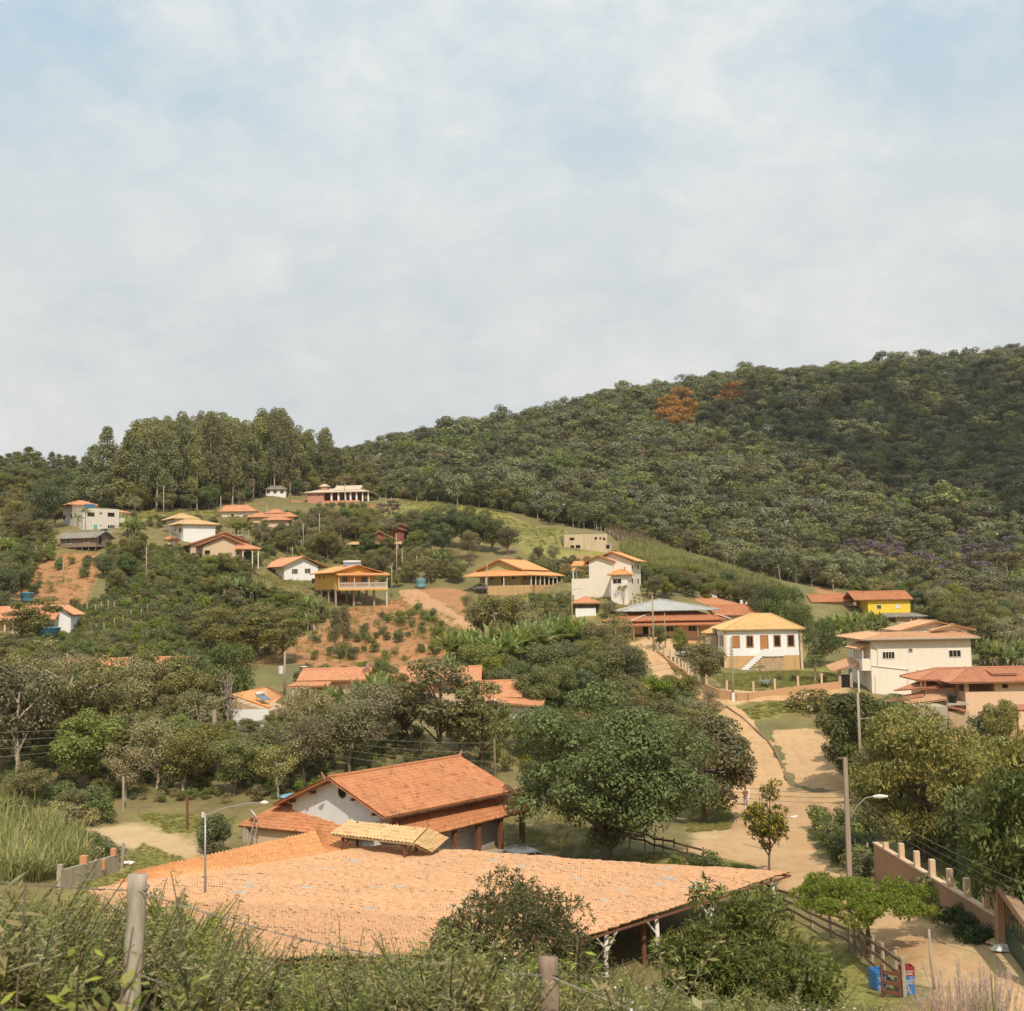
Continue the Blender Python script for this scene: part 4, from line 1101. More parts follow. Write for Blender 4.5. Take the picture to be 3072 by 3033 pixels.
# ---------------------------------------------------------------- orange stepped gable house
h = House('stepped_gable_house', 'peach house with two stepped orange gables and a verandah below the white box house', 'house', 612, 1672, 240, 24, keep=(555, 1596, 785, 1660), land='the stepped gable house')
W = h.fr(745, 1660)[0]; D = 10
for (pa, pya, pl, pyl, pr, y0, y1) in ((676, 1597, 558, 1636, 752, 3.5, D), (671, 1607, 596, 1636, 742, 0, 3.6)):
    xa, za = h.fr(pa, pya, y0 - .6); xl, zl = h.fr(pl, pyl, y0 - .6); xr = h.fr(pr, pyl, y0 - .6)[0]; zr = za - (za - zl) * (xr - xa) / (xa - xl) * 1.15
    h.gwall('tanwall', xl + 1, xr - .8, y0, y1, -2, max(zl, zr) - .1, xa, za - .2)
    h.gable('tile', xl, xr, y0 - .7, y1 + (.6 if y0 else 0), zl, zr, xa, za)
zv = h.fr(740, 1648, -2)[1]
x0, x1 = h.fr(712, 1648, -2.3)[0], h.fr(784, 1648, -2.3)[0]
h.hip('tile', (x0, x1, -2.4, 3), (x0 + .6, x1 - 2.6, -.05, 1), zv, zv + 1.1, 'verandah_roof')
for x in (x0 + 1.2, x1 - 1.8, x1 - .6): h.post(x, -2, -2.5, zv, .22)
h.win('f', (614, 1651, 630, 1664), 0, None, 'dark', 'opening'); h.win('f', (712, 1653, 717, 1664), 0)
water_tank('pale water tank behind the stepped gable house roof', h.world(W * .93, 6, h.fr(708, 1612, 6)[1] - .6), .8, .9, 'metal')

# ---------------------------------------------------------------- grey unfinished house
h = House('unfinished_house', 'grey unpainted two storey house with orange hipped roof tower and empty windows', 'house', 249, 1600, 262, 42, keep=(175, 1495, 400, 1605), land='the grey unfinished house')
W = h.fr(357, 1570)[0]; zt = h.fr(300, 1526)[1]; D = 12
h.wall('grey', 0, W, 0, 6.5, -2.5, zt)
h.wall('grey', .05, W * .55, 6.502, D, -2.5, h.fr(290, 1518, 6.5)[1], 'tower_wall')
z2 = h.fr(290, 1518, 6.5)[1]
h.hip('tile', (-1.0, W * .58 + .9, 5.6, D + .9), (2.5, W * .4, 8.9, 9.1), z2, h.fr(255, 1504, 9)[1])
for r in ((262, 1537, 283, 1548.5), (323, 1538, 343, 1549.5)): h.win('f', r, 0, 'concrete', 'dark', w=.04)
h.win('f', (299, 1538, 306, 1541.5), 0, 'concrete', 'dark', w=.04)
h.win('f', (323, 1575, 343, 1585), 3); h.win('f', (300, 1574, 305, 1577), 1)
h.win('f', (281, 1574, 291, 1598), 1, 'frame', 'teal', 'door')
h.win('s', (188.5, 1546, 196, 1557), 0, 'concrete', 'dark', w=.03); h.win('s', (212, 1542, 217, 1554), 0, 'concrete', 'dark', w=.03); h.win('s', (225, 1540, 228, 1545), 0, 'concrete', 'dark', w=.03)
h.win('s', (196.5, 1581, 202, 1592), 0, 'concrete', 'dark', w=.03); h.win('s', (188, 1582, 190.5, 1592), 0, 'concrete', 'dark', w=.03)
xr = h.fr(392, 1540, 1)[0]
h.wall('grey', W + .002, xr - .6, 1, 5, -2.5, h.fr(370, 1551, 1)[1], 'side_wing')
h.slope('tile', (W + .1, .2, h.fr(370, 1538, .2)[1]), (xr, .2, h.fr(370, 1538, .2)[1]), (W + .1, 5, h.fr(370, 1531, 4)[1]), (xr - .5, 5, h.fr(370, 1531, 4)[1]), 'side_roof')
for x in (W + .4, (W + xr) / 2, xr - .8): h.post(x, 1.1, h.fr(370, 1551, 1)[1], h.fr(370, 1538, 1)[1], .2, 'concrete')
h.win('f', (358, 1569, 368, 1587), 0, None, 'dark', 'opening', off=1)
water_tank('blue water tank on top of the grey unfinished house', h.world(h.fr(269, 1524, 3)[0], 3, h.fr(269, 1524.5, 3)[1]), 1.2, .75, 'blue')
# wooden shack
h = House('wooden_shack', 'weathered plank shack with shuttered windows below the grey unfinished house', 'shack', 181, 1647, 250, -17, keep=(172, 1592, 340, 1655), land='the plank shack')
W = h.fr(288, 1640)[0]; D = 5.2; ze = h.fr(240, 1614)[1]; zr = ze + 1.35
h.xgwall('shack', 0, W, 0, D, .25, ze, D / 2, zr - .1)
h.xgable('cementroof', -.9, W + .6, -.7, D + .7, ze - .1, ze - .1, D / 2, zr, pitch=.5)
h.win('f', (198, 1615, 213, 1631), 2, 'frame', 'glass', w=.09); h.win('f', (253, 1614, 267, 1628), 2, 'frame', 'glass', w=.09)
h.win_m('r', 1.0, 1.8, .9, ze + .3, 0, 'shack', 'dark', 'door', W)
for x in np.linspace(.2, W - .2, 6):
    for y in (.2, D - .2): h.post(x, y, -1.2, .248, .18, 'wood', 'stilt')

# ---------------------------------------------------------------- small houses on the hilltop
h = House('hut', 'small white hilltop cottage with three windows by the eucalyptus wood', 'house', 797, 1496, 350, 6, keep=(797, 1455, 860, 1496), land='the white cottage')
W = h.fr(857, 1490)[0]; ze = h.fr(830, 1469)[1]
h.wall('white', 0, W, 0, 5, -.3, ze); h.wall('grey', .02, W - .02, .02, 4.98, -3, -.302, 'basement'); h.hip('cementroof', (-.5, W + .5, -.5, 5.5), (1.8, W - 1.8, 2.4, 2.6), ze, h.fr(830, 1458, 2.5)[1], pitch=.6)
for a in (800, 820, 841): h.win('f', (a, 1471, a + 10, 1480), 1)
h = House('pink_house', 'pink hilltop bungalow with whitish roof and row of thick white columns', 'house', 926, 1501, 350, -4, keep=(925, 1450, 1115, 1505), land='the pink hilltop bungalow')
W = h.fr(1075, 1497)[0]; ze = h.fr(1000, 1476)[1]; D = 9
x2 = h.fr(975, 1490)[0]
h.wall('pink', 0, x2, -1.5, D, -2, ze - .1); h.wall('darkpink', x2 + .002, W, 2, D, -2, ze)
h.hip('tilewhite', (-.9, h.fr(1112, 1484)[0], -2.2, D + .6), (4, W - 1.5, 3.6, 4.4), ze - .3, h.fr(1000, 1468, 4)[1], pitch=.5)
h.xgable('tilewhite', h.fr(1000, 1470)[0], W + .5, .6, 7, ze + .55, ze + .55, 4, h.fr(1030, 1459, 4)[1], 'upper_roof', pitch=.5)
a, b = h.fr(963, 1466, 2)[0], h.fr(982, 1466, 2)[0]; h.wall('pink', a, b, 2, 4, ze, h.fr(970, 1460, 2)[1], 'tower'); h.hip('tilewhite', (a - .4, b + .4, 1.6, 4.4), ((a + b) / 2 - .3, (a + b) / 2 + .3, 2.9, 3.1), h.fr(970, 1460, 2)[1], h.fr(970, 1453, 2)[1], 'tower_roof', pitch=.5)
for px in (995, 1016, 1036, 1052, 1070): h.post(h.fr(px, 1490, -1.2)[0], -1.2, -.4, ze - .3, .5, 'white')
for px in (1088, 1105): h.post(h.fr(px, 1490, -1.2)[0], -1.2, -1.5, ze - .35, .4, 'white')
h.box('terrace', 'tile', x2 + .01, W + .6, -1.6, 1.98, -3, -.4)
for r in ((980, 1480, 986, 1489), (1040, 1483, 1046, 1492), (1056, 1484, 1064, 1493)): h.win('f', r, 0, off=2)
h.win('f', (1023, 1482, 1033, 1497), 1, off=2, name='door'); h.win('f', (955, 1481, 960, 1488), 0, off=-1.5)
g = House('orange_house', 'cream house with plain orange roof just under the eucalyptus wood', 'house', 665, 1562, 300, 4, keep=(662, 1515, 772, 1560), land='the orange hilltop house')
W = g.fr(765, 1555)[0]; z2 = g.fr(715, 1535)[1]; g.wall('cream', 0, W, 0, 7, -3, z2); g.hip('tile', (-.8, W + .7, -.7, 7.7), (.5, W - 2.4, 3.3, 3.5), z2, g.fr(715, 1517, 3.4)[1])
g.win('f', (694, 1543, 701, 1552), 1, 'redwood'); g.win('f', (730, 1545, 744, 1553), 1)
g = House('orange_house', 'tan house with a stack of three small orange hipped roofs', 'house', 745, 1575, 292, 4, keep=(735, 1530, 895, 1560))
W = g.fr(880, 1570)[0]
for (a, b, pe, pr, y0, y1) in ((737, 892, 1552, 1541, -1, 7), (792, 856, 1540, 1530, 2, 8), (785, 875, 1561, 1553, -3.4, 0)):
    x0, z0 = g.fr(a, pe, y0); x1 = g.fr(b, pe, y0)[0]; ym = (y0 + y1) / 2; g.wall('tanwall', x0 + .8, x1 - .8, y0 + .7, y1 - .7, -2, z0); g.hip('tile', (x0, x1, y0, y1), (x0 + 2.2, x1 - 2.2, ym - .1, ym + .1), z0, g.fr(a, pr, ym)[1])
h = House('red_gable_house', 'dark red house with three stepped straw coloured gables half hidden in trees', 'house', 1075, 1645, 286, 8, keep=(1040, 1570, 1228, 1636), land='the dark red stepped house')
for (a, pa, b, pe, pp, y0) in ((1075, 1138, 1200, 1624, 1593, 0), (1145, 1178, 1222, 1592, 1581, 4), (1175, 1200, 1226, 1582, 1570, 8)):
    xl, zl = h.fr(a, pe, y0); xa, za = h.fr(pa, pp, y0); xr, zr = h.fr(b, pe, y0)
    h.gwall('darkpink', xl + .8, xr - .8, y0 + .7, y0 + 4.5, -3, zl + .15, xa, za - .2); h.gable('tilecream', xl, xr, y0, y0 + 5, zl, zl, xa, za)
a, z = h.fr(1038, 1634, -2.5); b = h.fr(1206, 1630, -2.5)[0]
h.slope('tilecream', (a, -2.5, z), (b, -2.5, z), (a + 1.5, .68, z + .8), (b, .68, z + .8), 'verandah_roof')
for x in (a + 1, b - 1): h.post(x, -2.2, -3, z, .2)
# concrete ruin
h = House('concrete_ruin', 'roofless rust stained concrete building shell in the pasture', 'ruin', 1693, 1655, 280, 4, keep=(1690, 1600, 1832, 1655), land='the concrete ruin')
W = h.fr(1822, 1640)[0]; zt = h.fr(1760, 1602.5)[1]
m = MB(); m.box(0, W, 0, .25, -2, zt); m.box(0, .25, .252, 8, -2, zt - .3); m.box(W - .25, W, .252, 8, -2, zt - .2); m.box(.252, W - .252, 7.75, 8, -2, zt - .4); m.box(.252, W - .252, .252, 7.748, 2.6, 2.8); m.build('wall', 'ruin', h.root)
for r in ((1709, 1613, 1723, 1621), (1784, 1611, 1791, 1619), (1798, 1612, 1804, 1618), (1809, 1613, 1816, 1621), (1711, 1636, 1723, 1653), (1727, 1635, 1741, 1645)): h.win('f', r, 0, None, 'dark', 'opening')
h.wall('concrete', W + .002, W + 1.0, 0, 5, -2, h.fr(1830, 1631)[1], 'side_wing'); h.win('f', (1818, 1634, 1829, 1646), 0, None, 'dark', 'opening', off=-.01)

# ---------------------------------------------------------------- left edge houses
h = House('tile_roof_house', 'long low house with sagging orange roof and white end wall behind two bushy trees', 'house', -60, 1898, 184, 6, keep=(0, 1800, 225, 1895), land='the low white-ended house')
x2 = h.fr(165, 1890)[0]; zz = h.fr(80, 1858)[1]
h.wall('tanwall', 0, x2, 0, 7, -3, zz); h.slope('tile', (-1, -1.4, zz - .1), (x2 + .4, -1.4, zz - .1), (-1, 4, h.fr(80, 1818, 4)[1]), (x2 + .4, 4, h.fr(80, 1818, 4)[1]))
h.slope('tile', (x2 + .4, 8.5, zz), (-1, 8.5, zz), (x2 + .4, 4, h.fr(80, 1818, 4)[1]), (-1, 4, h.fr(80, 1818, 4)[1]), 'rear_roof')
for px in (15, 40, 132): h.post(h.fr(px, 1880, -1.1)[0], -1.1, -3, zz, .25, 'tanwall')
xr, zr = h.fr(224, 1843, 1); xa, za = h.fr(150, 1817, 1)
h.gwall('white', x2 + .01, xr - .6, 1, 7, -3, zr - .2, x2 + .3, za - .2, 'end_wall')
h.slope('tile', (xr, .4, zr - .1), (xr, 7.6, zr - .1), (x2, .4, za), (x2, 7.6, za), 'end_roof'); h.win('f', (152, 1859, 157, 1867), 0, off=1)
water_tank('small blue water tank on the bare slope above the low house', hit(81, 1806), 1.15, 1.5, 'blue')
water_tank('large blue water tank in the bushes below the low house', hit(146, 1921), 1.75, 1.9, 'blue')
water_tank('light blue water tank at the top of the red dirt road', hit(1263, 1764), 1.1, 1.75, 'lightblue')
h = House('green_house', 'pale green house with orange roofs hidden behind the sparse brown tree', 'house', 330, 2060, 146, 6, keep=None, land='the hidden green house')
W = h.fr(545, 2060)[0]; zz = h.fr(430, 2012)[1]
h.wall('green', 0, W, 0, 7, -3, zz); h.xgable('tile', -6, W + 1.6, -1.2, 8, zz - .1, zz - .1, 3.4, h.fr(400, 1976, 3.4)[1]); h.win('f', (505, 2014, 520, 2028), 3); h.win('f', (400, 2016, 418, 2032), 2)
h.wall('white', -8, -.05, 1, 6, -3, zz - .3, 'white_wing'); h.win('f', (145, 2000, 154, 2012), 1, off=1)
h.slope('tile', (W - 1, -2.6, zz - .7), (W + 2.6, -2.6, zz - .7), (W - 1, 0, zz + .2), (W + 1.6, 0, zz + .2), 'porch_roof')
# brick house with solar heater
h = House('block_house', 'bare block house with bright orange roof and solar heater among trees', 'house', 690, 2178, 118, -10, keep=(680, 2060, 830, 2165), land='the bare block house')
W = h.fr(806, 2160)[0]; D = 9
xa, za = h.fr(692, 2088); xr, zr = h.fr(800, 2120)
m = MB(); m.poly([(0, 0, -2), (W, 0, -2), (W, 0, zr - .45), (xa + .2, 0, za - .4), (0, 0, za - .5)], (0, 5, 0)); m.build('wall', 'block', h.root)
h.box('plinth_band', 'white', .3, W, -.03, -.002, -1, h.fr(750, 2128)[1])
Q = lambda px, py, z: (lambda p: np.array([p @ h.ax, p @ h.ay, p[2]]))(at(px, py, 1) * (z / at(px, py, 1)[2]) - h.o)
m = MB(); r0, r1 = Q(690, 2086, -9.64), Q(800, 2062, -9.5); quad_roof(m, Q(806, 2125, -10.85), Q(850, 2088, -10.85), r0, r1); m.build('roof', 'tileorange', h.root)
m = MB(); quad_roof(m, r1 + (-4.5, 1.2, -1.6), r0 + (-4.5, -.2, -1.6), r1, r0); m.build('far_slope', 'tileorange', h.root)
solar_heater('solar water heater with grey cylinders on the bare block house roof', h.world(*(Q(790, 2100, -10.15))), h.yaw + .9, 1.5).scale = (.62, .62, .62)
# row of orange roofs in the middle
g = House('row_house', 'long orange tiled house with two satellite dishes behind leafy trees', 'house', 893, 2075, 134, 1, keep=(890, 2005, 1110, 2045), land='the long orange house with dishes')
W = g.fr(1096, 2070)[0]; zz = g.fr(1000, 2041)[1]; g.wall('tanwall', .3, W, 0, 7, -3, zz); g.xgable('tile', 0, W + .4, -.8, 7.8, zz, zz, 3.6, g.fr(1010, 2008, 3.6)[1])
g.slope('tile', (g.fr(858, 2058, -3)[0], -3.2, g.fr(900, 2060, -3)[1]), (W * .52, -3.2, g.fr(900, 2060, -3)[1]), (g.fr(893, 2045)[0], -.5, g.fr(900, 2046, -.5)[1]), (W * .52, -.5, g.fr(900, 2046, -.5)[1]), 'verandah_roof')
for x in (0, W * .25, W * .5): g.post(x, -2.9, -3, g.fr(900, 2060, -3)[1], .16)
g.wall('concrete', W + 1, W + 4, .5, 5, -3, g.fr(1130, 2045, .5)[1], 'store_room'); g.slope('tilered', (W + .5, 0, g.fr(1130, 2046, 0)[1]), (W + 4.4, 0, g.fr(1130, 2046, 0)[1]), (W + 1.2, 5, g.fr(1130, 2025, 4)[1]), (W + 5, 5, g.fr(1130, 2025, 4)[1]), 'store_roof')
dish('white satellite dish low on the long orange house roof', g.world(g.fr(1097, 2025, 2)[0], 2, g.fr(1097, 2028, 2)[1]), .5, .5); dish('white satellite dish on the long orange house ridge', g.world(g.fr(1111, 2012, 3.6)[0], 3.6, g.fr(1111, 2014, 3.6)[1]), .2, .5)
h = House('row_house', 'long house with orange ridged roof and white end wall behind the spreading dark tree', 'house', 1190, 2095, 128, 0, keep=None, land='the long white-ended house')
W = h.fr(1440, 2090)[0]; zz = h.fr(1300, 2048)[1]
h.xgwall('tanwall', .3, W - .4, 0, 7.6, -3.5, zz - .1, 3.6, h.fr(1300, 2007, 3.6)[1]); h.xgable('tile', 0, W + .2, -.9, 8, zz, zz, 3.6, h.fr(1300, 2004, 3.6)[1])
h.slope('tilered', (.6, -3, zz - 1), (W * .45, -3, zz - 1), (.4, -.3, zz - .2), (W * .45, -.3, zz - .2), 'verandah_roof')
x0 = h.fr(1440, 2080, -1)[0]; x1 = h.fr(1566, 2090, -1)[0]; z1 = h.fr(1500, 2094, -1.6)[1]; zr = h.fr(1500, 2045, 2)[1]
h.xgwall('ochre', x0, x1 - .3, -1, 5.5, -3.5, z1, 2.2, zr - .15, 'second_wall'); h.xgable('tile', x0 - .3, x1, -1.8, 6.2, z1, z1, 2.2, zr, 'second_roof')
a, zc = h.fr(1478, 2100, -4); b = h.fr(1592, 2118, -4)[0]
m = MB(); m.poly([(a, -4, -4.5), (b, -4, -4.5), (b, -4, h.fr(1590, 2120, -4)[1]), (a, -4, h.fr(1500, 2098, -4)[1])], (0, 2.6, 0)); m.build('front_wall', 'white', h.root)
h.slope('tile', (a - 1, -4.8, h.fr(1510, 2104, -4.8)[1]), (b + 1.2, -4.8, h.fr(1600, 2122, -4.8)[1]), (a - .6, -1.0, h.fr(1510, 2086, -1)[1]), (b + 1.6, -1.0, h.fr(1600, 2100, -1)[1]), 'front_roof')
h.win('f', (1568, 2145, 1580, 2163), 1, off=-4); h.post(h.fr(1252, 2170, -2.6)[0], -2.6, -4, zz - 1, .16)
h.box('verandah_floor', 'ochre', .4, W * .5, -3, -.01, -4, -2.2)
g = House('low_house', 'scrap of low orange roof among the banana leaves', 'shed', 1070, 2150, 112, 10); g.wall('tanwall', 0, 2.4, 0, 3, -2.5, g.fr(1090, 2140)[1]); z2 = g.fr(1090, 2140)[1]; g.slope('tile', (-.3, -.5, z2), (2.8, -.5, z2), (.3, 3, g.fr(1090, 2118, 3)[1]), (2.2, 3, g.fr(1090, 2118, 3)[1]))
g = House('low_house', 'little orange hipped roof peeping over bushes with a black dish behind', 'shed', 1905, 2095, 142, 5); z2 = g.fr(1935, 2080)[1]; W = g.fr(1968, 2080)[0]; g.wall('tanwall', .4, W - .4, .4, 4, -2.5, z2); g.hip('tile', (0, W, 0, 4.4), (W * .4, W * .55, 2, 2.2), z2, g.fr(1935, 2052, 2)[1])
dish('black satellite dish standing over the little hipped roof', g.world(g.fr(1990, 2050, 3)[0], 3, g.fr(1990, 2060, 3)[1]), .3, .65, 'black', 50)
# ---------------------------------------------------------------- event hall with round gable window
hd = 78.0
h = House('event_hall', 'white gabled hall with round window under weathered orange tiled roofs', 'hall', 1009, 2330, hd, 42, keep=(720, 2270, 1560, 2560), land='the hall')
# local: x along the gable to the right/near, y along the ridge. Origin at the gable apex.
A = math.atan2(8.5, 7.6)
h.yaw = A - math.pi / 2; c, q = math.cos(h.yaw), math.sin(h.yaw)
h.ax = np.array([c, q, 0]); h.ay = np.array([-q, c, 0]); h.root.rotation_euler = (0, 0, h.yaw)
h.o = at(1009, 2332, hd); h.root.location = h.o
zg = h1(h.o[0] + 2, h.o[1]) - h.o[2]
L = 11.6
kw = dict(pitch=.25, row=.38, amp=.05, k=5)
h.gable('tileold', -6.0, 5.4, -.7, L, -2.35, -1.95, 0, 0, **kw)
m = MB(); m.tube([(0, -1.0, .05), (0, -1.25, .5)], [.12, .04], 6); m.tube([(0, L, .05), (0, L + .2, .5)], [.12, .04], 6); m.build('ridge_horn', 'tilered', h.root)
h.gwall('white', -4.7, 4.3, 0, L - .6, zg, -1.75, 0, -.2)
m = MB()
for x in (-4.4, -2.2, 2.2, 4.2):
    z = -abs(x) * .36 - .3; m.box(x - .1, x + .1, -.62, -.002, z - .14, z + .02)
m.build('rafter_end', 'redwood', h.root)
x, z = h.fr(1027, 2376)
m = MB(); m.lathe([(.40, -.02), (.40, .05), (.32, .05), (.32, -.02)], (x, 0, z), 18, np.array([[1, 0, 0], [0, 0, -1], [0, 1, 0]])); o = m.build('window', 'darkframe', h.root)
m = MB(); m.lathe([(.33, 0.004), (.33, .015)], (x, 0, z), 18, np.array([[1, 0, 0], [0, 0, -1], [0, 1, 0]])); m.build('pane', 'glass', o)
m = MB()
for dx in (-.15, 0, .15): m.box(x + dx - .012, x + dx + .012, -.05, -.02, z - .3, z + .3)
for dz in (-.12, .12): m.box(x - .3, x + .3, -.048, -.022, z + dz - .012, z + dz + .012)
m.build('window_bar', 'darkmetal', o)
# lower skirt roofs: front (left) and right
za = -2.15; zb = -3.6
Lp = lambda px, py, z: (lambda p: np.array([p @ h.ax, p @ h.ay, p[2]]))(at(px, py, 1) * (z / at(px, py, 1)[2]) - h.o)
m = MB(); BR = Lp(1205, 2529, -15.25); quad_roof(m, Lp(713, 2478, -15.5), BR, Lp(846, 2412, -14.15), Lp(1180, 2437, -13.85)); cap(m, BR + (0, 0, .1), Lp(1180, 2437, -13.75)); m.build('front_roof', 'tileold', h.root)
m = MB(); SE = Lp(1590, 2432, -15.25); quad_roof(m, BR, SE, Lp(1180, 2437, -13.85), Lp(1560, 2362, -13.85)); m.build('side_roof', 'tileold', h.root)
FL = Lp(713, 2478, -15.5)
m = MB(); 
e = np.array([0, .35, 0]); m.poly([FL * .93 + BR * .07 + e, FL * .25 + BR * .75 + e, (FL * .25 + BR * .75 + e) * (1, 1, 0) + (0, 0, zg - 1), (FL * .93 + BR * .07 + e) * (1, 1, 0) + (0, 0, zg - 1)], (0, .2, 0)); m.build('front_wall', 'tanwall', h.root)
h.wall('whitewarm', 3.9, 4.2, -.2, L, zg, za - .2, 'side_wall')
for f in np.linspace(.04, .96, 6): q = BR * (1 - f) + SE * f; h.post(q[0] - .35, q[1], zg - 1, q[2] + .1, .3, 'redwood')
h.box('hall_floor', 'concrete', 4.25, BR[0], BR[1], SE[1], zg - 1, zg + .12)
h.wall('darkpink', 4.21, 4.3, .2, L - .5, zg + .13, za - .6, 'dark_panel')
# half-height wall and log post bundle at the left corner
m = MB()
for k in range(9):
    a = k * .7; m.tube([(FL[0] + .5 + .28 * math.cos(a), FL[1] + .5 + .28 * math.sin(a), zg - 1), (FL[0] + .5 + .3 * math.cos(a), FL[1] + .5 + .3 * math.sin(a), FL[2] + .0)], .13, 6)
o = m.build('log_bundle', 'palewood', h.root)
# tables and chairs under the side roof
ch_label = 'steel framed chair standing upside down on a table in the hall'
for i, (x, y) in enumerate(((6.2, .5), (6.9, 2.6), (6.3, 4.6))):
    p = h.world(x, y, zg + .12)
    t = empty('table', p, h.yaw, ['bar table nearest the log posts under the hall roof', 'bar table in the middle under the hall roof', 'bar table next to the end pillar under the hall roof'][i], 'table', 'tables under the hall roof')
    m = MB(); m.box(-.4, .4, -.4, .4, .72, .76); m.build('table_top', 'redwood', t)
    for sx in (-.33, .33):
        for sy in (-.33, .33): m = MB(); m.tube([(sx, sy, 0), (sx, sy, .72)], .025, 5); m.build('leg', 'metal', t)
    for k, dx in enumerate((-.2, .2)):
        c_ = empty('chair', h.world(x + dx, y, zg + .885), h.yaw + k, 'upturned steel chair ' + ['on the table nearest the log posts', 'on the middle bar table', 'on the table by the end pillar'][i] + [', log side', ', hall side'][k], 'chair', 'chairs upturned on the tables')
        m = MB(); m.box(-.18, .18, -.18, .18, 0, .03); m.build('seat', 'redwood', c_)
        for sx in (-.16, .16):
            for sy in (-.16, .16): m = MB(); m.tube([(sx, sy, .03), (sx * 1.15, sy * 1.15, .46)], .02, 5); m.build('leg', 'metal', c_)
        m = MB(); m.box(-.18, .18, .16, .19, -.11, 0); m.build('backrest', 'redwood', c_)
dish('white satellite dish on the front slope of the hall roof', h.world(*(FL * .8 + BR * .08 + Lp(846, 2412, -14.15) * .12)), h.yaw - .5, .42)
# ladder against the eave
ld = empty('ladder', h.world(*(FL * .88 + BR * .12 + np.array([0, -1.0, 0]))[:2], zg - .2), h.yaw, 'wooden ladder leaning against the front eave of the hall', 'ladder')
m = MB(); Ht = FL[2] - zg + .9
for x in (0, .55): m.obox((x, 0, 0), (x * .85 + .05, .9, Ht), .06, .05)
m.build('stile', 'palewood', ld); m = MB()
for k in range(7): t = (k + .7) / 7.5; m.obox((.02, .9 * t, Ht * t), (.52, .9 * t, Ht * t), .04, .05)
m.build('rung', 'palewood', ld)

# ---------------------------------------------------------------- big open shed in front
shed = empty('open_shed', (0, 50, -18.4), 0, 'huge open sided shed with sagging pale orange tiled roof on whitewashed posts', 'shed')
HOUSES.append((260, 2540, 2380, 2800, 49)); LAND.append(('the big open shed', 1500, 2700))
# roof corners (world): far right B, far left C, left E, near right A
zr = -15.3
B_ = at(2372, 2618, 1); B_ = B_ * (zr / B_[2]); C_ = at(1150, 2537, 1); C_ = C_ * ((zr + .15) / C_[2]); E_ = at(262, 2672, 1); E_ = E_ * (zr / E_[2]); A_ = at(1798, 2797, 1); A_ = A_ * (zr / A_[2])
G_ = np.array([-24.5, 51.5, zr - .1]); F_ = A_ + (A_ - B_) / np.linalg.norm(A_ - B_) * 4.5
off = np.array([0, 50, -18.4])
m = MB(); nu, nv = 158, 62; k = 4
us = np.linspace(0, 1, nu * k + 1); rows = []
for j in range(nv): rows += [(j / nv, .0), ((j + 1) / nv, .038)]
vs = np.array([r[0] for r in rows]); st = np.array([r[1] for r in rows])
Uu, Vv = np.meshgrid(us, vs, indexing='ij')
# patch: v from the C-E side (0) to the B-A side (1)?  u runs along the far edge C->B, v towards the camera
top = C_ + (B_ - C_) * Uu[..., None]
mid = E_ + (A_ - E_) * Uu[..., None]
near = G_ + (F_ - G_) * Uu[..., None]
near = mid + (near - mid) * 1.0
t2 = Vv[..., None]
s_mid = .62
Pt = np.where(t2 < s_mid, top + (mid - top) * (t2 / s_mid), mid + (near - mid) * ((t2 - s_mid) / (1 - s_mid)))
Pt = Pt + 0
sag = .10 * np.sin(Uu * 34 + 2.2 * np.sin(Vv * 7)) * np.sin(Vv * 21 + Uu * 4) + .07 * np.sin(Uu * 61 + Vv * 13) + .14 * np.sin(Vv * 15 + 1.3 * np.sin(Uu * 8))
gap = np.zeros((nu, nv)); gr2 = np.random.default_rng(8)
for _ in range(300):   # rows of slipped tiles; the shade in their gaps is painted onto the risers
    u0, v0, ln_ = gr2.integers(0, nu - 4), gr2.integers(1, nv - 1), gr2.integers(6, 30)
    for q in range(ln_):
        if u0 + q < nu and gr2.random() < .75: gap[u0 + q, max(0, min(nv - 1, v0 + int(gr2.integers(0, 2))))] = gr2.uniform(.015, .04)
jit = (rng.normal(0, .012, (nu, nv)) + gap).repeat(k, 0).repeat(2, 1); jit = np.concatenate([jit, jit[-1:]], 0)
Pt[..., 2] += .042 * np.cos(2 * math.pi * Uu * nu) + st[None, :] + sag * .22 + jit
mm = len(vs); fs = []; uvs = []
Lu, Lv = 30.0, 22.0
slots = []
gaps = [(.42, .45, .015, .55), (.30, .34, .62, .72), (.33, .36, .42, .47), (.16, .19, .30, .34), (.22, .24, .17, .21), (.12, .14, .68, .72), (.52, .54, .36, .40), (.20, .23, .76, .80), (.36, .39, .80, .85), (.08, .10, .44, .47), (.55, .57, .60, .64)]
greys = []
gr = np.random.default_rng(3)
for _ in range(26):
    u0, v0 = gr.uniform(.04, .95), gr.uniform(.03, .62); greys.append((u0, u0 + gr.uniform(.012, .03), v0, v0 + .016))
for i in range(nu * k):
    for j in range(mm - 1):
        fs.append((i * mm + j, (i + 1) * mm + j, (i + 1) * mm + j + 1, i * mm + j + 1))
        uvs.append([(us[a] * nu * .24 + .005, vs[b] * nv * .4 - .002) for a, b in ((i, j), (i + 1, j), (i + 1, j + 1), (i, j + 1))])
        uc, vc = us[i], vs[j]
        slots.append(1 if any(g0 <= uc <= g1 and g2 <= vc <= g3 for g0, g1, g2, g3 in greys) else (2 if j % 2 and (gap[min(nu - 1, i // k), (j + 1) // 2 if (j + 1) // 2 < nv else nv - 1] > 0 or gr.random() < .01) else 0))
m.add((Pt - off).reshape(-1, 3), fs, uvs)
ro_ = m.build('roof', ['tilepale', 'greyroof', plain('dark_tile_mouth', '#75492f', .9)], shed)  # last slot: dark brown colour painting the shade inside hollow tile ends
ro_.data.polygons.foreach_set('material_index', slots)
m = MB(); dz = np.array([0, 0, -.16])
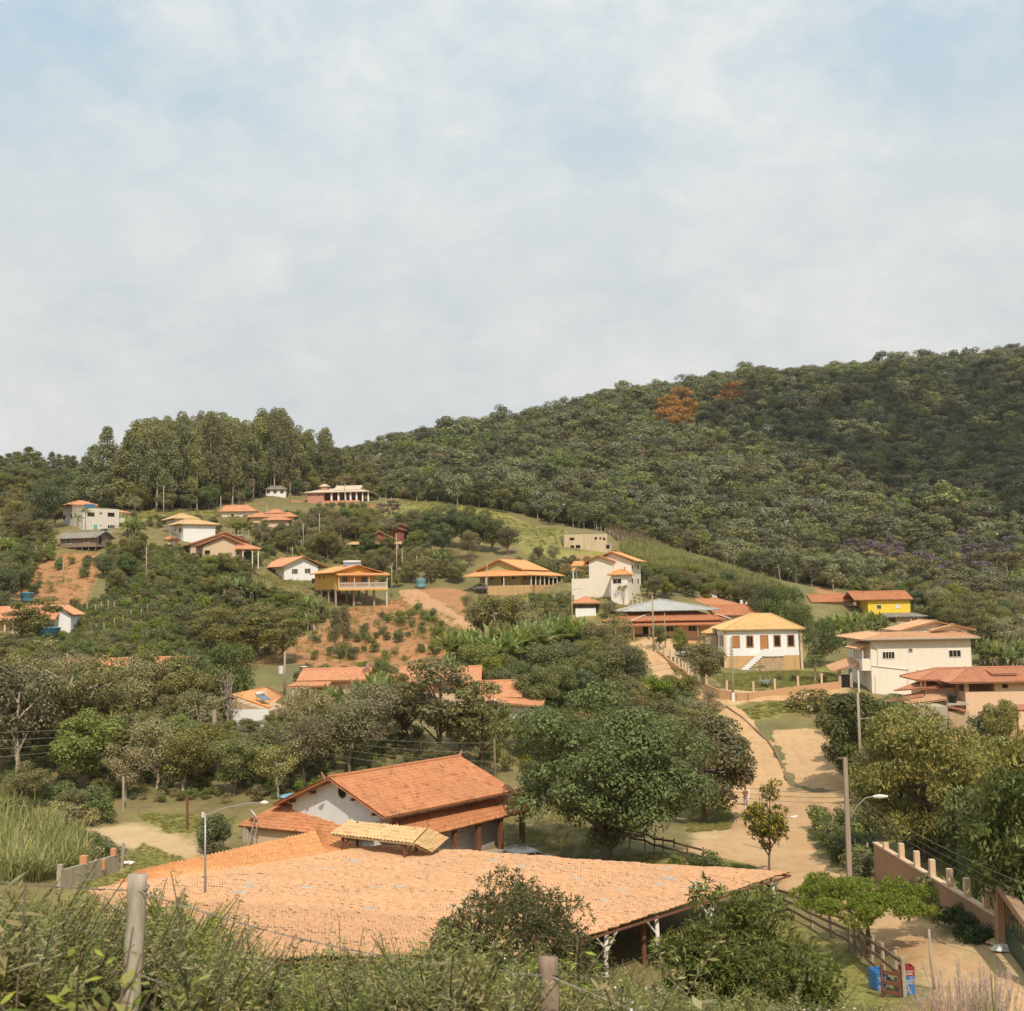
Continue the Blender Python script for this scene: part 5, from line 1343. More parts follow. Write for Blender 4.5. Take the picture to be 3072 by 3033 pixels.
for a, b in ((B_, A_), (A_, F_), (C_, B_), (E_, C_), (F_, G_), (G_, E_)): m.obox(a - off + dz, b - off + dz, .06, .10)
for t in np.linspace(.06, .94, 15): m.obox(C_ + (B_ - C_) * t - off + dz, G_ + (F_ - G_) * t - off + dz, .09, .14)
m.build('roof_frame', 'redwood', shed)
for i, (a, b, t) in enumerate([(B_, A_, .05), (B_, A_, .42), (B_, A_, .70), (B_, A_, .94), (A_, F_, .55), (C_, B_, .3), (C_, B_, .65), (E_, C_, .5)]):
    p = a + (b - a) * t; p = p + (np.array([-4, 58, zr]) - p) * .035
    zg = h1(p[0], p[1]) - .5
    P = p - off; zz = zg - off[2]
    m = MB(); m.tube([(P[0], P[1], zz), (P[0] + rng.normal(0, .05), P[1], (zz + P[2]) / 2), (P[0], P[1], P[2] - .15)], [.12, .11, .10], 8); po = m.build('post', 'limepost', shed, True)
    dv = (b - a) / np.linalg.norm(b - a)
    m = MB()
    for sg in ((-1, 1) if i % 2 else (1,)): m.obox((P[0], P[1], P[2] - 1.05), tuple(np.array([P[0], P[1], P[2] - .2]) + dv * .8 * sg), .075, .075)
    m.build('brace', 'limepost', shed)
for x, y in ((-4, 56), (3, 60), (-10, 60), (6, 58), (-14, 55)):
    m = MB(); m.tube([(x, y - 50, h1(x, y) + 18.4 - .5), (x, y - 50, zr + 18.25)], .12, 8); m.build('post', 'redwood', shed)
# orange hipped roof behind it
P = lambda px, py, z: at(px, py, 1) * (z / at(px, py, 1)[2])
lo = empty('low_pavilion', (-8, 66, -18), 0, 'low pavilion roof of fresh orange tiles between the open shed and the hall', 'pavilion')
LAND.append(('the orange pavilion', 760, 2580)); HOUSES.append((420, 2490, 1090, 2650, 64))
of = np.array([-8, 66, -18.])
rp1 = P(945, 2494, -14.6); rl = P(418, 2612, -15.2); rr = P(1092, 2547, -15.3)
m = MB()
quad_roof(m, P(330, 2662, -15.8) - of, P(1000, 2612, -15.9) - of, rl - of, rp1 - of)
quad_roof(m, P(1000, 2612, -15.9) - of, rr - of, rp1 - of, rp1 - of + np.array([.3, .2, -.03]))
m.build('roof', 'tileorange', lo)
for px, py in ((470, 2640), (700, 2620), (1040, 2570), (900, 2600)):
    q = P(px, py, -15.75); m = MB(); m.tube([(q[0] + 8, q[1] - 66 + 1, h1(q[0], q[1]) + 17.6), (q[0] + 8, q[1] - 66 + 1, 2.3)], .12, 8); m.build('post', 'redwood', lo)
# small tan canopy
cn = empty('canopy', (-5, 70, -18), 0, 'small tan tiled canopy beside the hall, behind the open shed', 'canopy')
of = np.array([-5, 70, -18.])
c1, c2, c3, c4 = P(992, 2504, -14.3), P(1050, 2464, -13.75), P(1285, 2487, -13.75), P(1240, 2533, -14.3)
m = MB(); quad_roof(m, c1 - of, c4 - of, c2 - of, c3 - of)
c5 = P(1343, 2516, -14.45); quad_roof(m, c4 - of + (c5 - c3) * .9, c5 - of, c4 - of, c3 - of)
m.build('roof', 'tilecream', cn)
for q in (c1, c2, c3, c4):
    q2 = q + (0.25 * ((c1 + c3) / 2 - q)); m = MB(); m.tube([(*(q2 - of)[:2], h1(q2[0], q2[1]) + 17.5), (*(q2 - of)[:2], (q - of)[2] + .05)], .09, 7); m.build('post', 'redwood', cn)
    m = MB(); m.obox((*(q2 - of)[:2], (q - of)[2] - .8), tuple(np.array((*(q2 - of)[:2], (q - of)[2] - .1)) + (.5, 0, 0)), .07, .07); m.build('brace', 'redwood', cn)
# ------------------------------------------------------------------ poles and wires
def pole(label, px, pt, pb, d, r=.13, mat='poleconcrete', name='utility_pole', square=False, group=None, cat='pole'):
    p = ground(px, d); top = at(px, pt, d)
    if pb is not None: p[2] = min(at(px, pb, d)[2], p[2] + .3)
    e = empty(name, p, 0, label, cat, group)
    h = top[2] - p[2]
    m = MB()
    if square:
        w0, w1 = r * 1.15, r * .75
        v = [(sx * a, sy * a, z) for z, a in ((-.5, w0), (h, w1)) for sx, sy in ((-1, -1), (1, -1), (1, 1), (-1, 1))]
        m.add(v, [(0, 3, 2, 1), (4, 5, 6, 7), (0, 1, 5, 4), (1, 2, 6, 5), (2, 3, 7, 6), (3, 0, 4, 7)])
    else: m.tube([(0, 0, -.5), (0, 0, h * .5), (0, 0, h)], [r, r * .85, r * .65], 8)
    m.build('shaft', mat, e, not square)
    e['h'] = h
    return e


def lamp(e, z, dx, dy, rise=1.0, head=.7):
    m = MB(); pts = [(0, 0, z), (dx * .35, dy * .35, z + rise * .62), (dx * .7, dy * .7, z + rise * .95), (dx, dy, z + rise)]
    m.tube(pts, .035, 6); a = m.build('lamp_arm', 'metal', e)
    u = np.array([dx, dy, 0]); u /= np.linalg.norm(u); b = MB()
    P = np.array([dx, dy, z + rise]); b.tube([P - u * .05, P + u * head * .4, P + u * head], [.05, .12, .05], 8); b.build('lamp_head', 'frame', a)


def hw(e, zs, s=.16):
    m = MB()
    for z in zs: m.cyl(s, 0, z - .06, z + .06, .055, 7); m.box(0, s, -.015, .015, z - .015, z + .015)
    m.build('insulator_rack', 'darkmetal', e)


P1 = pole('tall square concrete street light pole beside the dirt road junction', 2520, 2273, None, 60, .12, square=True, cat='street light', name='street_light'); h_ = P1['h']
lamp(P1, h_ - 3.3, 1.35, -.1, 1.35); hw(P1, [h_ - 1.75, h_ - 2.0, h_ - 2.25]); m = MB(); m.box(-.35, .12, -.03, .03, h_ - .05, h_ + .03); m.build('cross_bar', 'wire', P1)
P2 = pole('slim concrete pole in front of the bushy tree right of the road junction', 2566, 2078, None, 102, .16); h_ = P2['h']; hw(P2, [h_ - .3, h_ - .9, h_ - 1.3, h_ - 1.7], .2); lamp(P2, h_ - 2.3, 1.2, 0, .1, .4)
P3 = pole('round concrete pole in front of the white colonial house', 2193, 1912, 2112, 146, .17); h_ = P3['h']; hw(P3, [h_ - 1.3, h_ - 1.7, h_ - 2.1]); hw(P3, [h_ - 1.3, h_ - 1.7, h_ - 2.1], -.2); m = MB(); m.cyl(0, 0, -.4, 1.4, .2, 10); m.build('white_base', 'white', P3)
P4 = pole('concrete lamp pole beside the small kiosk', 1718, 1765, 1868, 196, .14, name='street_light', cat='street light'); lamp(P4, P4['h'] - .3, 1.6, 0, .25, .6)
P5 = pole('tall concrete pole in front of the grey-roofed farm house', 1960, 1788, 1945, 188, .17)
P5b = pole('short meter pole beside the farm house window', 1995, 1838, 1925, 192, .1)
P6 = pole('concrete pole with white transformer between the long orange house and the trees', 854, 1955, None, 140, .18, name='street_light', cat='street light'); h_ = P6['h']; lamp(P6, h_ - 3.4, 2.0, -.3, 1.6, .8); m = MB(); m.cyl(-.45, 0, h_ - 2.6, h_ - 1.7, .32, 12); m.build('transformer', 'frame', P6); m = MB(); m.box(-.1, .7, -.04, .04, h_ - 2.7, h_ - 2.62); m.build('cross_bar', 'metal', P6)
P7 = pole('squat square concrete pole rising from the scrub below the bare block house', 645, 2130, None, 100, .2, square=True)
P8 = pole('thin bent street light pole behind the fresh orange pavilion roof', 617, 2440, None, 62.5, .07, 'metal', name='street_light', cat='street light'); h_ = P8['h']; lamp(P8, h_ - .1, 2.9, .3, .55, .35); m = MB(); m.cyl(-.12, 0, h_ - .2, h_ + .05, .08, 8); m.build('photocell', 'frame', P8)
far = [('white concrete pole in the meadow under the eucalyptus wood', 489, 1457, 1552, 305), ('concrete pole beside the orange roofed house under the eucalyptus', 662, 1490, 1580, 292), ('pale pole at the edge of the eucalyptus trunks', 427, 1445, 1535, 318), ('concrete pole in front of the pink hilltop bungalow', 1037, 1453, 1522, 335), ('pole between the white cottage and the pink bungalow', 872, 1450, 1500, 345),
       ('white concrete pole beside the stack of small orange roofs', 801, 1515, 1602, 284), ('concrete pole in the scrub below the orange hipped roofs', 960, 1540, 1612, 280), ('short pole among bushes below the orange hipped roofs', 911, 1570, 1608, 276), ('tall concrete pole below the dark red stepped house', 1192, 1600, 1725, 248), ('concrete pole beside the blue tank road', 1209, 1646, 1710, 250), ('thin white pole left of the blue water tank', 1252, 1668, 1745, 248), ('slim pole right of the yellow stilt house', 1177, 1698, 1765, 238),
       ('pair pole in front of the green verandah house', 1464, 1688, 1788, 232), ('wooden pole behind the green verandah house', 1411, 1655, 1710, 262), ('thin pale pole in the dark trees below the plank shack', 438, 1640, 1747, 222), ('bare stick pole on the red slope', 187, 1675, 1752, 222), ('thin pole at the foot of the red slope', 254, 1762, 1848, 204), ('pole behind the white gabled house', 878, 1640, 1680, 268), ('thin pole in bushes above the white gabled house', 905, 1618, 1640, 278)]
for lab, px, pt, pb, d in far: pole(lab, px, pt, pb, d, .16 if 'concrete' in lab else .11, 'poleconcrete' if 'concrete' in lab else 'palewood')
# meter post with box on the road bank
e = pole('twin stake meter post with grey box standing on the dirt road', 2269, 2378, None, 84, .07, 'wire', name='meter_post', cat='post'); h_ = e['h']
m = MB(); m.tube([(-.14, .1, -.3), (-.14, .1, h_ - .3)], .035, 6); m.build('stake', 'wire', e); m = MB(); m.box(.03, .3, -.08, .05, h_ - .42, h_ - .1); m.build('meter_box', 'metal', e)


def wire(label, a, b, sag, r=.012, n=18):
    a, b = np.asarray(a, float), np.asarray(b, float); t = np.linspace(0, 1, n)[:, None]
    pts = a + (b - a) * t; pts[:, 2] -= sag * 4 * (t * (1 - t))[:, 0]
    m = MB(); m.tube(pts - a, r, 4); o = m.build('power_line', 'wire', None, False, a); tag(o, label, 'cable', 'overhead cables')


topz = lambda e, dz: np.array(e.location) + np.array([0, 0, e['h'] - dz])
E1 = at(3330, 2742, 42); E2 = at(-330, 2195, 92); E3 = at(1480, 2228, 96); E4 = at(1930, 2300, 84)
for k in range(3):
    wire(['topmost', 'middle', 'lowest'][k] + ' of the cables from the street light pole towards the green gate', topz(P1, 1.75 + .25 * k) + (.17, 0, 0), E1 - np.array([0, 0, .4 * k]), .5)
    wire(['topmost', 'middle', 'lowest'][k] + ' of the cables crossing the dirt road to the big round tree', topz(P1, 1.75 + .25 * k), E4 - np.array([0, 0, .35 * k]), .5)
for k in range(4):
    wire(['first', 'second', 'third', 'fourth'][k] + ' cable from the top strung over the scrub towards the squat concrete pole', E2 - np.array([0, 0, .75 * k]), topz(P7, .15 + .4 * k), .7, .016)
    wire(['first', 'second', 'third', 'fourth'][k] + ' cable from the top running over the trees behind the hall', topz(P7, .15 + .4 * k), E3 - np.array([0, 0, .75 * k]), .8, .016)
for k in range(2):
    wire(['upper', 'lower'][k] + ' cable between the transformer pole and the trees above the spreading dark tree', topz(P6, .6 + k), at(1720, 2005 + 14 * k, 140), .9, .016)
    wire(['upper', 'lower'][k] + ' cable from the colonial house pole to the garden fence', topz(P3, 1.3 + k * .6), at(1780, 2010 + 20 * k, 140), .6, .016)
E5 = pole('wooden pole hidden behind the big round tree', 1478, 2215, None, 96, .12, 'wood')


# ------------------------------------------------------------------ fences
def fence(label, pts, h=1.25, r=.07, mat='palewood', rails=(), rail_mat='rail', wires=(), name='post_fence', jit=.05, hs=None):
    P = [np.asarray(p, float) for p in pts]; o = P[0].copy()
    e = empty(name, o, 0, label, 'fence')
    T = []
    for i, p in enumerate(P):
        hh = (hs[i] if hs else h) * (1 + rng.normal(0, .07)); q = p - o; lean = rng.normal(0, jit, 2)
        m = MB(); m.tube([(q[0], q[1], q[2] - .4), (q[0] + lean[0], q[1] + lean[1], q[2] + hh)], [r, r * .85], 7); m.build('post', mat, e, False)
        T.append((q, hh))
    for f in rails:
        for a, b in zip(T[:-1], T[1:]):
            d = b[0] - a[0]; n = np.array([d[1], -d[0], 0]); n /= np.linalg.norm(n) + 1e-9
            m = MB(); m.obox(a[0] + n * r + (0, 0, a[1] * f), b[0] + n * r + (0, 0, b[1] * f + rng.normal(0, .03)), .05, .13); m.build('rail', rail_mat, e)
    if wires:
        for f in wires:
            m = MB(); m.tube([a[0] + (0, 0, a[1] * f) for a in T], .008, 4); m.build('fence_wire', 'wire', e)
    return e


posts = [(2286, 2719), (2332, 2731), (2385, 2756), (2438, 2781), (2490, 2812), (2547, 2848)]
fence('weathered rail fence between the lawn and the dirt road, open shed end', [hit(*p) for p in posts], 1.35, .08, 'palewood', (.88, .58, .28))
posts = [(2561, 2856), (2577, 2864), (2615, 2906), (2653, 2938), (2686, 2972), (2716, 2992)]
fence('weathered rail fence ending beside the bottle crates', [hit(*p) for p in posts], 1.4, .085, 'palewood', (.88, .55, .22))
posts = [(1890, 2545), (1938, 2553), (1962, 2560), (1990, 2570), (2024, 2580), (2060, 2590), (2110, 2603)]
fence('dark rail fence behind the open shed under the big round tree', [hit(*p) for p in posts], 1.3, .07, 'palewood', (.85, .5))
# small wooden gate
p0, p1 = hit(2650, 2992), hit(2702, 2992); e = empty('wooden_gate', p0, 0, 'brown three bar wooden gate in front of the blue crates', 'gate')
q = p1 - p0
for a in (np.zeros(3), q): m = MB(); m.box(a[0] - .06, a[0] + .06, a[1] - .06, a[1] + .06, a[2] - .3, a[2] + (1.25 if a is not q else 1.0)); m.build('post', 'redwood', e)
for z in (.25, .6, .98): m = MB(); m.obox((0, -.07, z), q + (0, -.07, z - .12), .05, .14); m.build('bar', 'redwood', e)
fence('row of grey posts with wire along the bushy road bank', [hit(*p) for p in ((2483, 2482), (2501, 2525), (2537, 2560), (2557, 2572), (2577, 2598), (2600, 2612))], 1.6, .075, 'palewood', wires=(.3, .6, .9), jit=.08)
fence('fence posts beside the lane above the junction', [hit(*p) for p in ((1977, 1962), (1990, 1972), (2010, 1989), (2030, 2004), (2047, 2016), (2070, 2034), (2092, 2050), (2110, 2068))], 1.9, .09, 'palewood', wires=(.5, .9))
fence('white fence posts below the green verandah house', [hit(px, 1788 - (px - 1500) * .015) for px in range(1500, 1860, 36)], 1.6, .09, 'palewood', wires=(.5, .9))
fence('thin fence across the pasture above the dark trees', [hit(px, 1545 + (px - 1010) * .03) for px in range(1010, 1250, 15)], 1.6, .09, 'palewood')
fence('pasture fence running down towards the concrete ruin', [hit(1520 + i * 17, 1612 + i * 2.2) for i in range(12)], 1.6, .09, 'palewood')
fence('fence posts on the red bank right of the pink hilltop bungalow', [hit(1140 + i * 17, 1505 + i * 5) for i in range(6)], 2.2, .12, 'palewood')
fence('fence along the forest edge of the pasture', [hit(1250 + i * 28, 1507 + i * 7.5) for i in range(14)], 1.6, .09, 'palewood')
fence('cluster of posts at the edge of the cane field', [hit(1790 + i * 13, 1592 + i * 6) for i in range(14)], 1.7, .1, 'palewood')
fence('row of posts left of the plank shack', [hit(25 + i * 27, 1697 - i * 9.5) for i in range(6)], 2.2, .11, 'palewood')
fence('broken row of posts at the foot of the red slope', [hit(*p) for p in ((262, 1846), (286, 1848), (303, 1842), (325, 1840), (343, 1842))], 2.3, .12, 'palewood')
fence('broken row of posts in the green scrub', [hit(*p) for p in ((287, 1908), (314, 1905), (342, 1890), (369, 1880), (394, 1862), (423, 1858), (443, 1845))], 1.8, .1, 'palewood')
fence('thin stakes in the meadow behind the stepped gable house', [hit(*p) for p in ((692, 1620), (704, 1622), (715, 1624), (727, 1626), (745, 1630))], 3.0, .11, 'palewood')
# garden wall with posts
def low_wall(label, pts, h, mat, post_h, step, name='garden_wall', pm='tanwall', th=.3):
    P = [np.asarray(p, float) for p in pts]; o = P[0].copy(); e = empty(name, o, 0, label, 'wall'); m = MB()
    for a, b in zip(P[:-1], P[1:]):
        d = b - a; n = np.array([d[1], -d[0], 0]); n /= np.linalg.norm(n); q = [a - o - (0, 0, .6), b - o - (0, 0, .6), b - o + (0, 0, h), a - o + (0, 0, h)]
        m.poly([x - n * th / 2 for x in q], n * th)
    m.build('masonry', mat, e)
    L = [0] + list(np.cumsum([np.linalg.norm((b - a)[:2]) for a, b in zip(P[:-1], P[1:])])); t = 0.2
    while t < L[-1]:
        k = max(i for i in range(len(L)) if L[i] <= t); k = min(k, len(P) - 2); p = P[k] + (P[k + 1] - P[k]) * (t - L[k]) / (L[k + 1] - L[k]) - o
        m = MB(); m.box(p[0] - .12, p[0] + .12, p[1] - .12, p[1] + .12, p[2] + h + .003, p[2] + h + post_h); m.build('post', pm, e); t += step
    return e


low_wall('ochre garden wall with pale posts in front of the white colonial house', [hit(*p) for p in ((2117, 2074), (2160, 2092), (2211, 2101), (2244, 2102), (2344, 2088), (2520, 2066))], .95, 'ochreback', 1.3, 3.6)
low_wall('red low kerb wall of the colonial garden along the lane', [hit(*p) for p in ((1972, 1960), (2010, 1992), (2047, 2020), (2090, 2054), (2115, 2074))], .6, 'ochreback', 1.2, 3.4)
# stone kerb between road and lot
P = [hit(*p) for p in ((2180, 2124), (2222, 2152), (2262, 2188), (2300, 2222), (2325, 2255), (2344, 2295), (2360, 2343))]
m = MB()
for a, b in zip(P[:-1], P[1:]): m.obox(a - P[0] + (0, 0, .08), b - P[0] + (0, 0, .02), .22, .3)
o = m.build('kerb', plain('kerb_stone', '#80684e', .9), None, False, P[0]); o['kind'] = 'structure'
# ------------------------------------------------------------------ boundary wall on the right, with gate
a, b = hit(2630, 2642), hit(3008, 2832); ta, tb = at(2630, 2531, a[1]), at(3008, 2757, b[1])
e = empty('boundary_wall', a, 0, 'long brown rendered wall with pale posts stepping down to the green gate', 'wall')
d = b - a; n = np.array([d[1], -d[0], 0]); n /= np.linalg.norm(n)
hz = lambda t: (ta[2] - a[2]) * (1 - t) + (tb[2] - a[2]) * t
m = MB(); N = 14
for k in range(N):
    t0, t1 = k / N, (k + 1) / N; q = [d * t0 * (1, 1, 0) + (0, 0, d[2] * t0 - 1), d * t1 * (1, 1, 0) + (0, 0, d[2] * t1 - 1), d * t1 * (1, 1, 0) + (0, 0, hz(t1) - .05 * math.sin(k)), d * t0 * (1, 1, 0) + (0, 0, hz(t0) - .05 * math.sin(k - 1))]
    m.poly([x - n * .1 for x in q], n * .2)
m.build('masonry', 'wallbrown', e)
m = MB(); m.obox((0, 0, hz(0) + .06), d * (1, 1, 0) + (0, 0, hz(1) + .06), .3, .09); m.build('coping', 'tanwall', e)
for px, pt in ((2660, 2528), (2706, 2530), (2751, 2553), (2796, 2578), (2848, 2606), (2898, 2634), (2953, 2668)):
    v = ray(px, 2600); t = (a[0] * d[1] - a[1] * d[0]) / (v[0] * d[1] - v[1] * d[0]); p = v * t; f = np.linalg.norm((p - a)[:2]) / np.linalg.norm(d[:2]); q = d * f
    m = MB(); m.box(q[0] - .13, q[0] + .13, q[1] - .13, q[1] + .13, hz(f) + .11, at(px, pt, p[1])[2] - a[2]); m.build('post', 'tanwall', e)
g0 = b; g1 = at(3110, 2870, 44.5); g1[2] = b[2] - .3
e = empty('green_gate', g0, 0, 'dark green barred metal gate between concrete pillars at the end of the brown wall', 'gate')
d = g1 - g0
for f in (.02, .95): m = MB(); q = d * f; m.box(q[0] - .25, q[0] + .25, q[1] - .2, q[1] + .2, -.8, 2.35); m.build('pillar', 'wallbrown', e)
m = MB(); m.obox((0, 0, 2.5), d + (0, 0, 2.5), .45, .3); m.build('lintel', 'wallbrown', e)
m = MB(); m.obox(d * .12 + (0, 0, .55), d * .88 + (0, 0, .55), .05, 1.1); t = plain('green_gate_paint', '#23402c', .5); m.build('leaf_panel', t, e)
for k in range(9): m = MB(); q = d * (.13 + .75 * k / 8); m.box(q[0] - .015, q[0] + .015, q[1] - .015, q[1] + .015, 1.1, 2.2); m.build('bar', 'darkmetal', e)
# ------------------------------------------------------------------ foreground barbed wire fence
e = empty('barbed_wire_fence', (0, 8, -3.7), 0, 'weathered post and barbed wire fence nearest the viewer', 'fence'); o = np.array([0, 8, -3.7])
A = at(415, 2622, 8.6); Bq = at(1647, 2872, 8.0); Lf = at(-900, 2440, 9.2); Rt = at(2900, 3230, 7.6)
for top, r0, bot in ((A, .067, at(386, 3080, 8.45)), (Bq, .066, at(1652, 3160, 7.9))):
    m = MB(); n = 9; pts = [(top + (bot - top) * k / n - o) + rng.normal(0, .004, 3) for k in range(n + 1)]; pts.append(pts[-1] + (pts[-1] - pts[-2]) * 6)
    m.tube(pts, [r0 * (1 + .05 * math.sin(k * 1.9)) for k in range(n + 2)], 12); m.build('post', 'palewood' if top is A else 'shack', e, True)
for k, dz in enumerate((.10, .68, 1.22)):
    pp = [Lf + (0, 0, -dz), A + (0.02, -.07, -dz), Bq + (0, -.07, -dz + .0), Rt + (0, 0, -dz)]
    for i in range(3):
        a, b = pp[i] - o, pp[i + 1] - o; t = np.linspace(0, 1, 34)[:, None]; L = np.linalg.norm(b - a); base = a + (b - a) * t; base[:, 2] -= .10 * 4 * (t * (1 - t))[:, 0]
        m = MB(); ph = t[:, 0] * L * 9
        m.tube(base + np.stack([0 * ph, np.cos(ph), np.sin(ph)], 1) * .004, .0028, 4); m.tube(base + np.stack([0 * ph, np.cos(ph + 3.1), np.sin(ph + 3.1)], 1) * .004, .0028, 4)
        for s in np.arange(.05, .99, .13 / L):
            c = a + (b - a) * s; c[2] -= .10 * 4 * s * (1 - s)
            for _ in range(2): v = rng.normal(0, 1, 3); v[0] *= .3; v /= np.linalg.norm(v); m.tube([c - v * .02, c + v * .02], .0022, 3)
        m.build('barbed_wire', 'wire', e)
    for top in (A, Bq):
        m = MB(); c = top - o + (0, 0, -dz); m.tube([c + (.075 * math.cos(x), .075 * math.sin(x), .012 * math.sin(3 * x)) for x in np.linspace(0, 6.6, 16)], .004, 4); m.build('tie_wire', 'darkmetal', e)
p = hit(2805, 2968); q = at(2787, 2788, p[1])
m = MB(); m.tube([(0, 0, -.3), (q - p) * .5 + rng.normal(0, .02, 3), q - p], [.06, .05, .045], 8); o_ = m.build('stake', 'palewood', None, True, p); tag(o_, 'lone leaning stake beside the shaded dirt road', 'stake')


# ------------------------------------------------------------------ vehicles
def car(label, loc, yaw, paint_, L=4.0, W=1.65, Hh=1.42, hatch=False):
    e = empty('car', loc, yaw, label, 'car')
    def loft(secs):
        V = []; n = len(secs[0][1])
        for w, prof in secs: V += [(x, w, z) for x, z in prof]
        k = len(secs); F = [(i * n + j, i * n + (j + 1) % n, (i + 1) * n + (j + 1) % n, (i + 1) * n + j) for i in range(k - 1) for j in range(n)] + [tuple(range(n))[::-1], tuple((k - 1) * n + j for j in range(n))]
        m = MB(); m.add(V, F); return m
    h = L / 2; b0 = [(-h, .42), (-h + .05, .3), (h - .05, .28), (h, .45), (h - .05, .72), (h * .45, .86), (-h * .62, .9), (-h + .03, .86)]
    inn = [(x * .985, z) for x, z in b0]
    loft([(-W / 2 + .03, inn), (-W / 2, b0), (W / 2, b0), (W / 2 - .03, inn)]).build('body', paint_, e)
    c0 = [(-h * .66 if not hatch else -h * .93, .885), (-h * .42 if not hatch else -h * .8, Hh), (h * .12, Hh), (h * .42, .87)]; c1 = [(x * .93, z if z < 1 else z) for x, z in c0]
    cb = loft([(-W / 2 + .06, c0), (-W / 2 + .2, [(x * .96, z) for x, z in c0]), (W / 2 - .2, [(x * .96, z) for x, z in c0]), (W / 2 - .06, c0)])
    cb.build('cabin', paint_, e)
    for s in (-1, 1):
        x0, x1, x2, x3 = [c[0] for c in c0]; y = s * (W / 2 - .045)
        for a, b, c_, d_ in ((x0 + .18, x1 + .1, -.12, -.12), (-.04, -.04, x2 - .06, x3 - .18)):
            m = MB(); m.poly([(a, y, .93), (b, y, Hh - .1), (c_, y, Hh - .1), (d_, y, .93)], (0, .012 * s, 0)); m.build('window', 'glass', e)
    for (xa, xb, nx) in ((c0[2][0] + .03, c0[3][0] - .02, 1), (c0[1][0] - .03, c0[0][0] + .02, -1)):
        m = MB(); m.poly([(xa, -W / 2 + .24, Hh - .08), (xa, W / 2 - .24, Hh - .08), (xb, W / 2 - .18, .93), (xb, -W / 2 + .18, .93)], (.03 * nx, 0, .03)); m.build('windscreen' if nx > 0 else 'rear_window', 'glass', e)
    for sx in (-1, 1):
        for sy in (-1, 1):
            A_ = np.array([[1, 0, 0], [0, 0, -1], [0, 1, 0]]); m = MB(); m.lathe([(.3, -.1), (.31, -.06), (.31, .06), (.3, .1)], (sx * h * .62, sy * (W / 2 - .08), .31), 16, A_); w_ = m.build('wheel', 'rubber', e); m = MB(); m.lathe([(.18, -.105), (.18, .105)], (sx * h * .62, sy * (W / 2 - .08), .31), 12, A_); m.build('rim', 'metal', w_)
    for s in (-1, 1): m = MB(); m.box(h - .04, h + .01, s * W * .3 - .16, s * W * .3 + .16, .58, .7); m.build('headlight', 'frame', e)
    return e


def stand(px, py): return hit(px, py)


p = at(310, 1605, 258.5); car('grey green old sedan parked in front of the grey unfinished house', p, math.pi + .25, 'cargrey')
p = at(2064, 1940, 187); p[2] = h1(p[0], p[1]) + .1; car('white hatchback parked between the farm house and the mango tree', p, .2, 'carwhite', hatch=True)
p = at(2140, 1950, 184); p[2] = h1(p[0], p[1]) + .1; car('white car half hidden behind the side wall of the white colonial house', p, 1.2, 'carwhite', hatch=True)
p = at(1592, 2612, 78); car('grey car parked under the big round tree beside the hall', p, .5, 'carsilver', hatch=True)
p = at(1398, 1772, 243); m = MB(); car('pale car under the left corner of the green verandah house roof', at(1446, 1771, 239.5), 2.4, 'carsilver', L=3.6)
# ------------------------------------------------------------------ bottle crates
def crate(label, loc, yaw, mat, words=None, group=None):
    e = empty('bottle_crate', loc, yaw, label, 'crate', group); w, d, h = .42, .36, .33; m = MB()
    for x0, x1, y0, y1 in ((0, w, 0, .03), (0, w, d - .03, d), (0, .03, .0301, d - .0301), (w - .03, w, .0301, d - .0301)): m.box(x0, x1, y0, y1, 0, h)
    m.box(.0301, w - .0301, .0301, d - .0301, .0, .03)
    for i in range(1, 6): m.box(w * i / 6 - .005, w * i / 6 + .005, .0302, d - .0302, .0301, h * .62)
    for i in range(1, 4): m.box(.0303, w - .0303, d * i / 4 - .005, d * i / 4 + .005, .0302, h * .61)
    m.box(-.01, w + .01, -.012, -.0002, h - .03, h); m.box(-.01, w + .01, -.011, -.0003, 0, .03); m.box(w * .3, w * .7, -.003, -.0004, h * .72, h * .84)
    m.build('box', mat, e)
    if words:
        cu = bpy.data.curves.new('lettering', 'FONT'); cu.body = words; cu.size = .125; cu.align_x = 'CENTER'; cu.extrude = .001
        tmp = bpy.data.objects.new('tmp', cu); COL.objects.link(tmp); me = bpy.data.meshes.new_from_object(tmp.evaluated_get(bpy.context.evaluated_depsgraph_get())); bpy.data.objects.remove(tmp)
        me.materials.clear(); me.materials.append(MAT['frame']); t = link('lettering', me, e, (w / 2, -.006, h * .40)); t.rotation_euler = (math.pi / 2, 0, 0)
        m = MB()
        for k in range(3): m.box(w * .2, w * .8, -.007, -.004, h * .14 + k * .022, h * .14 + k * .022 + .010)
        m.build('emblem', 'frame', e)
    return e


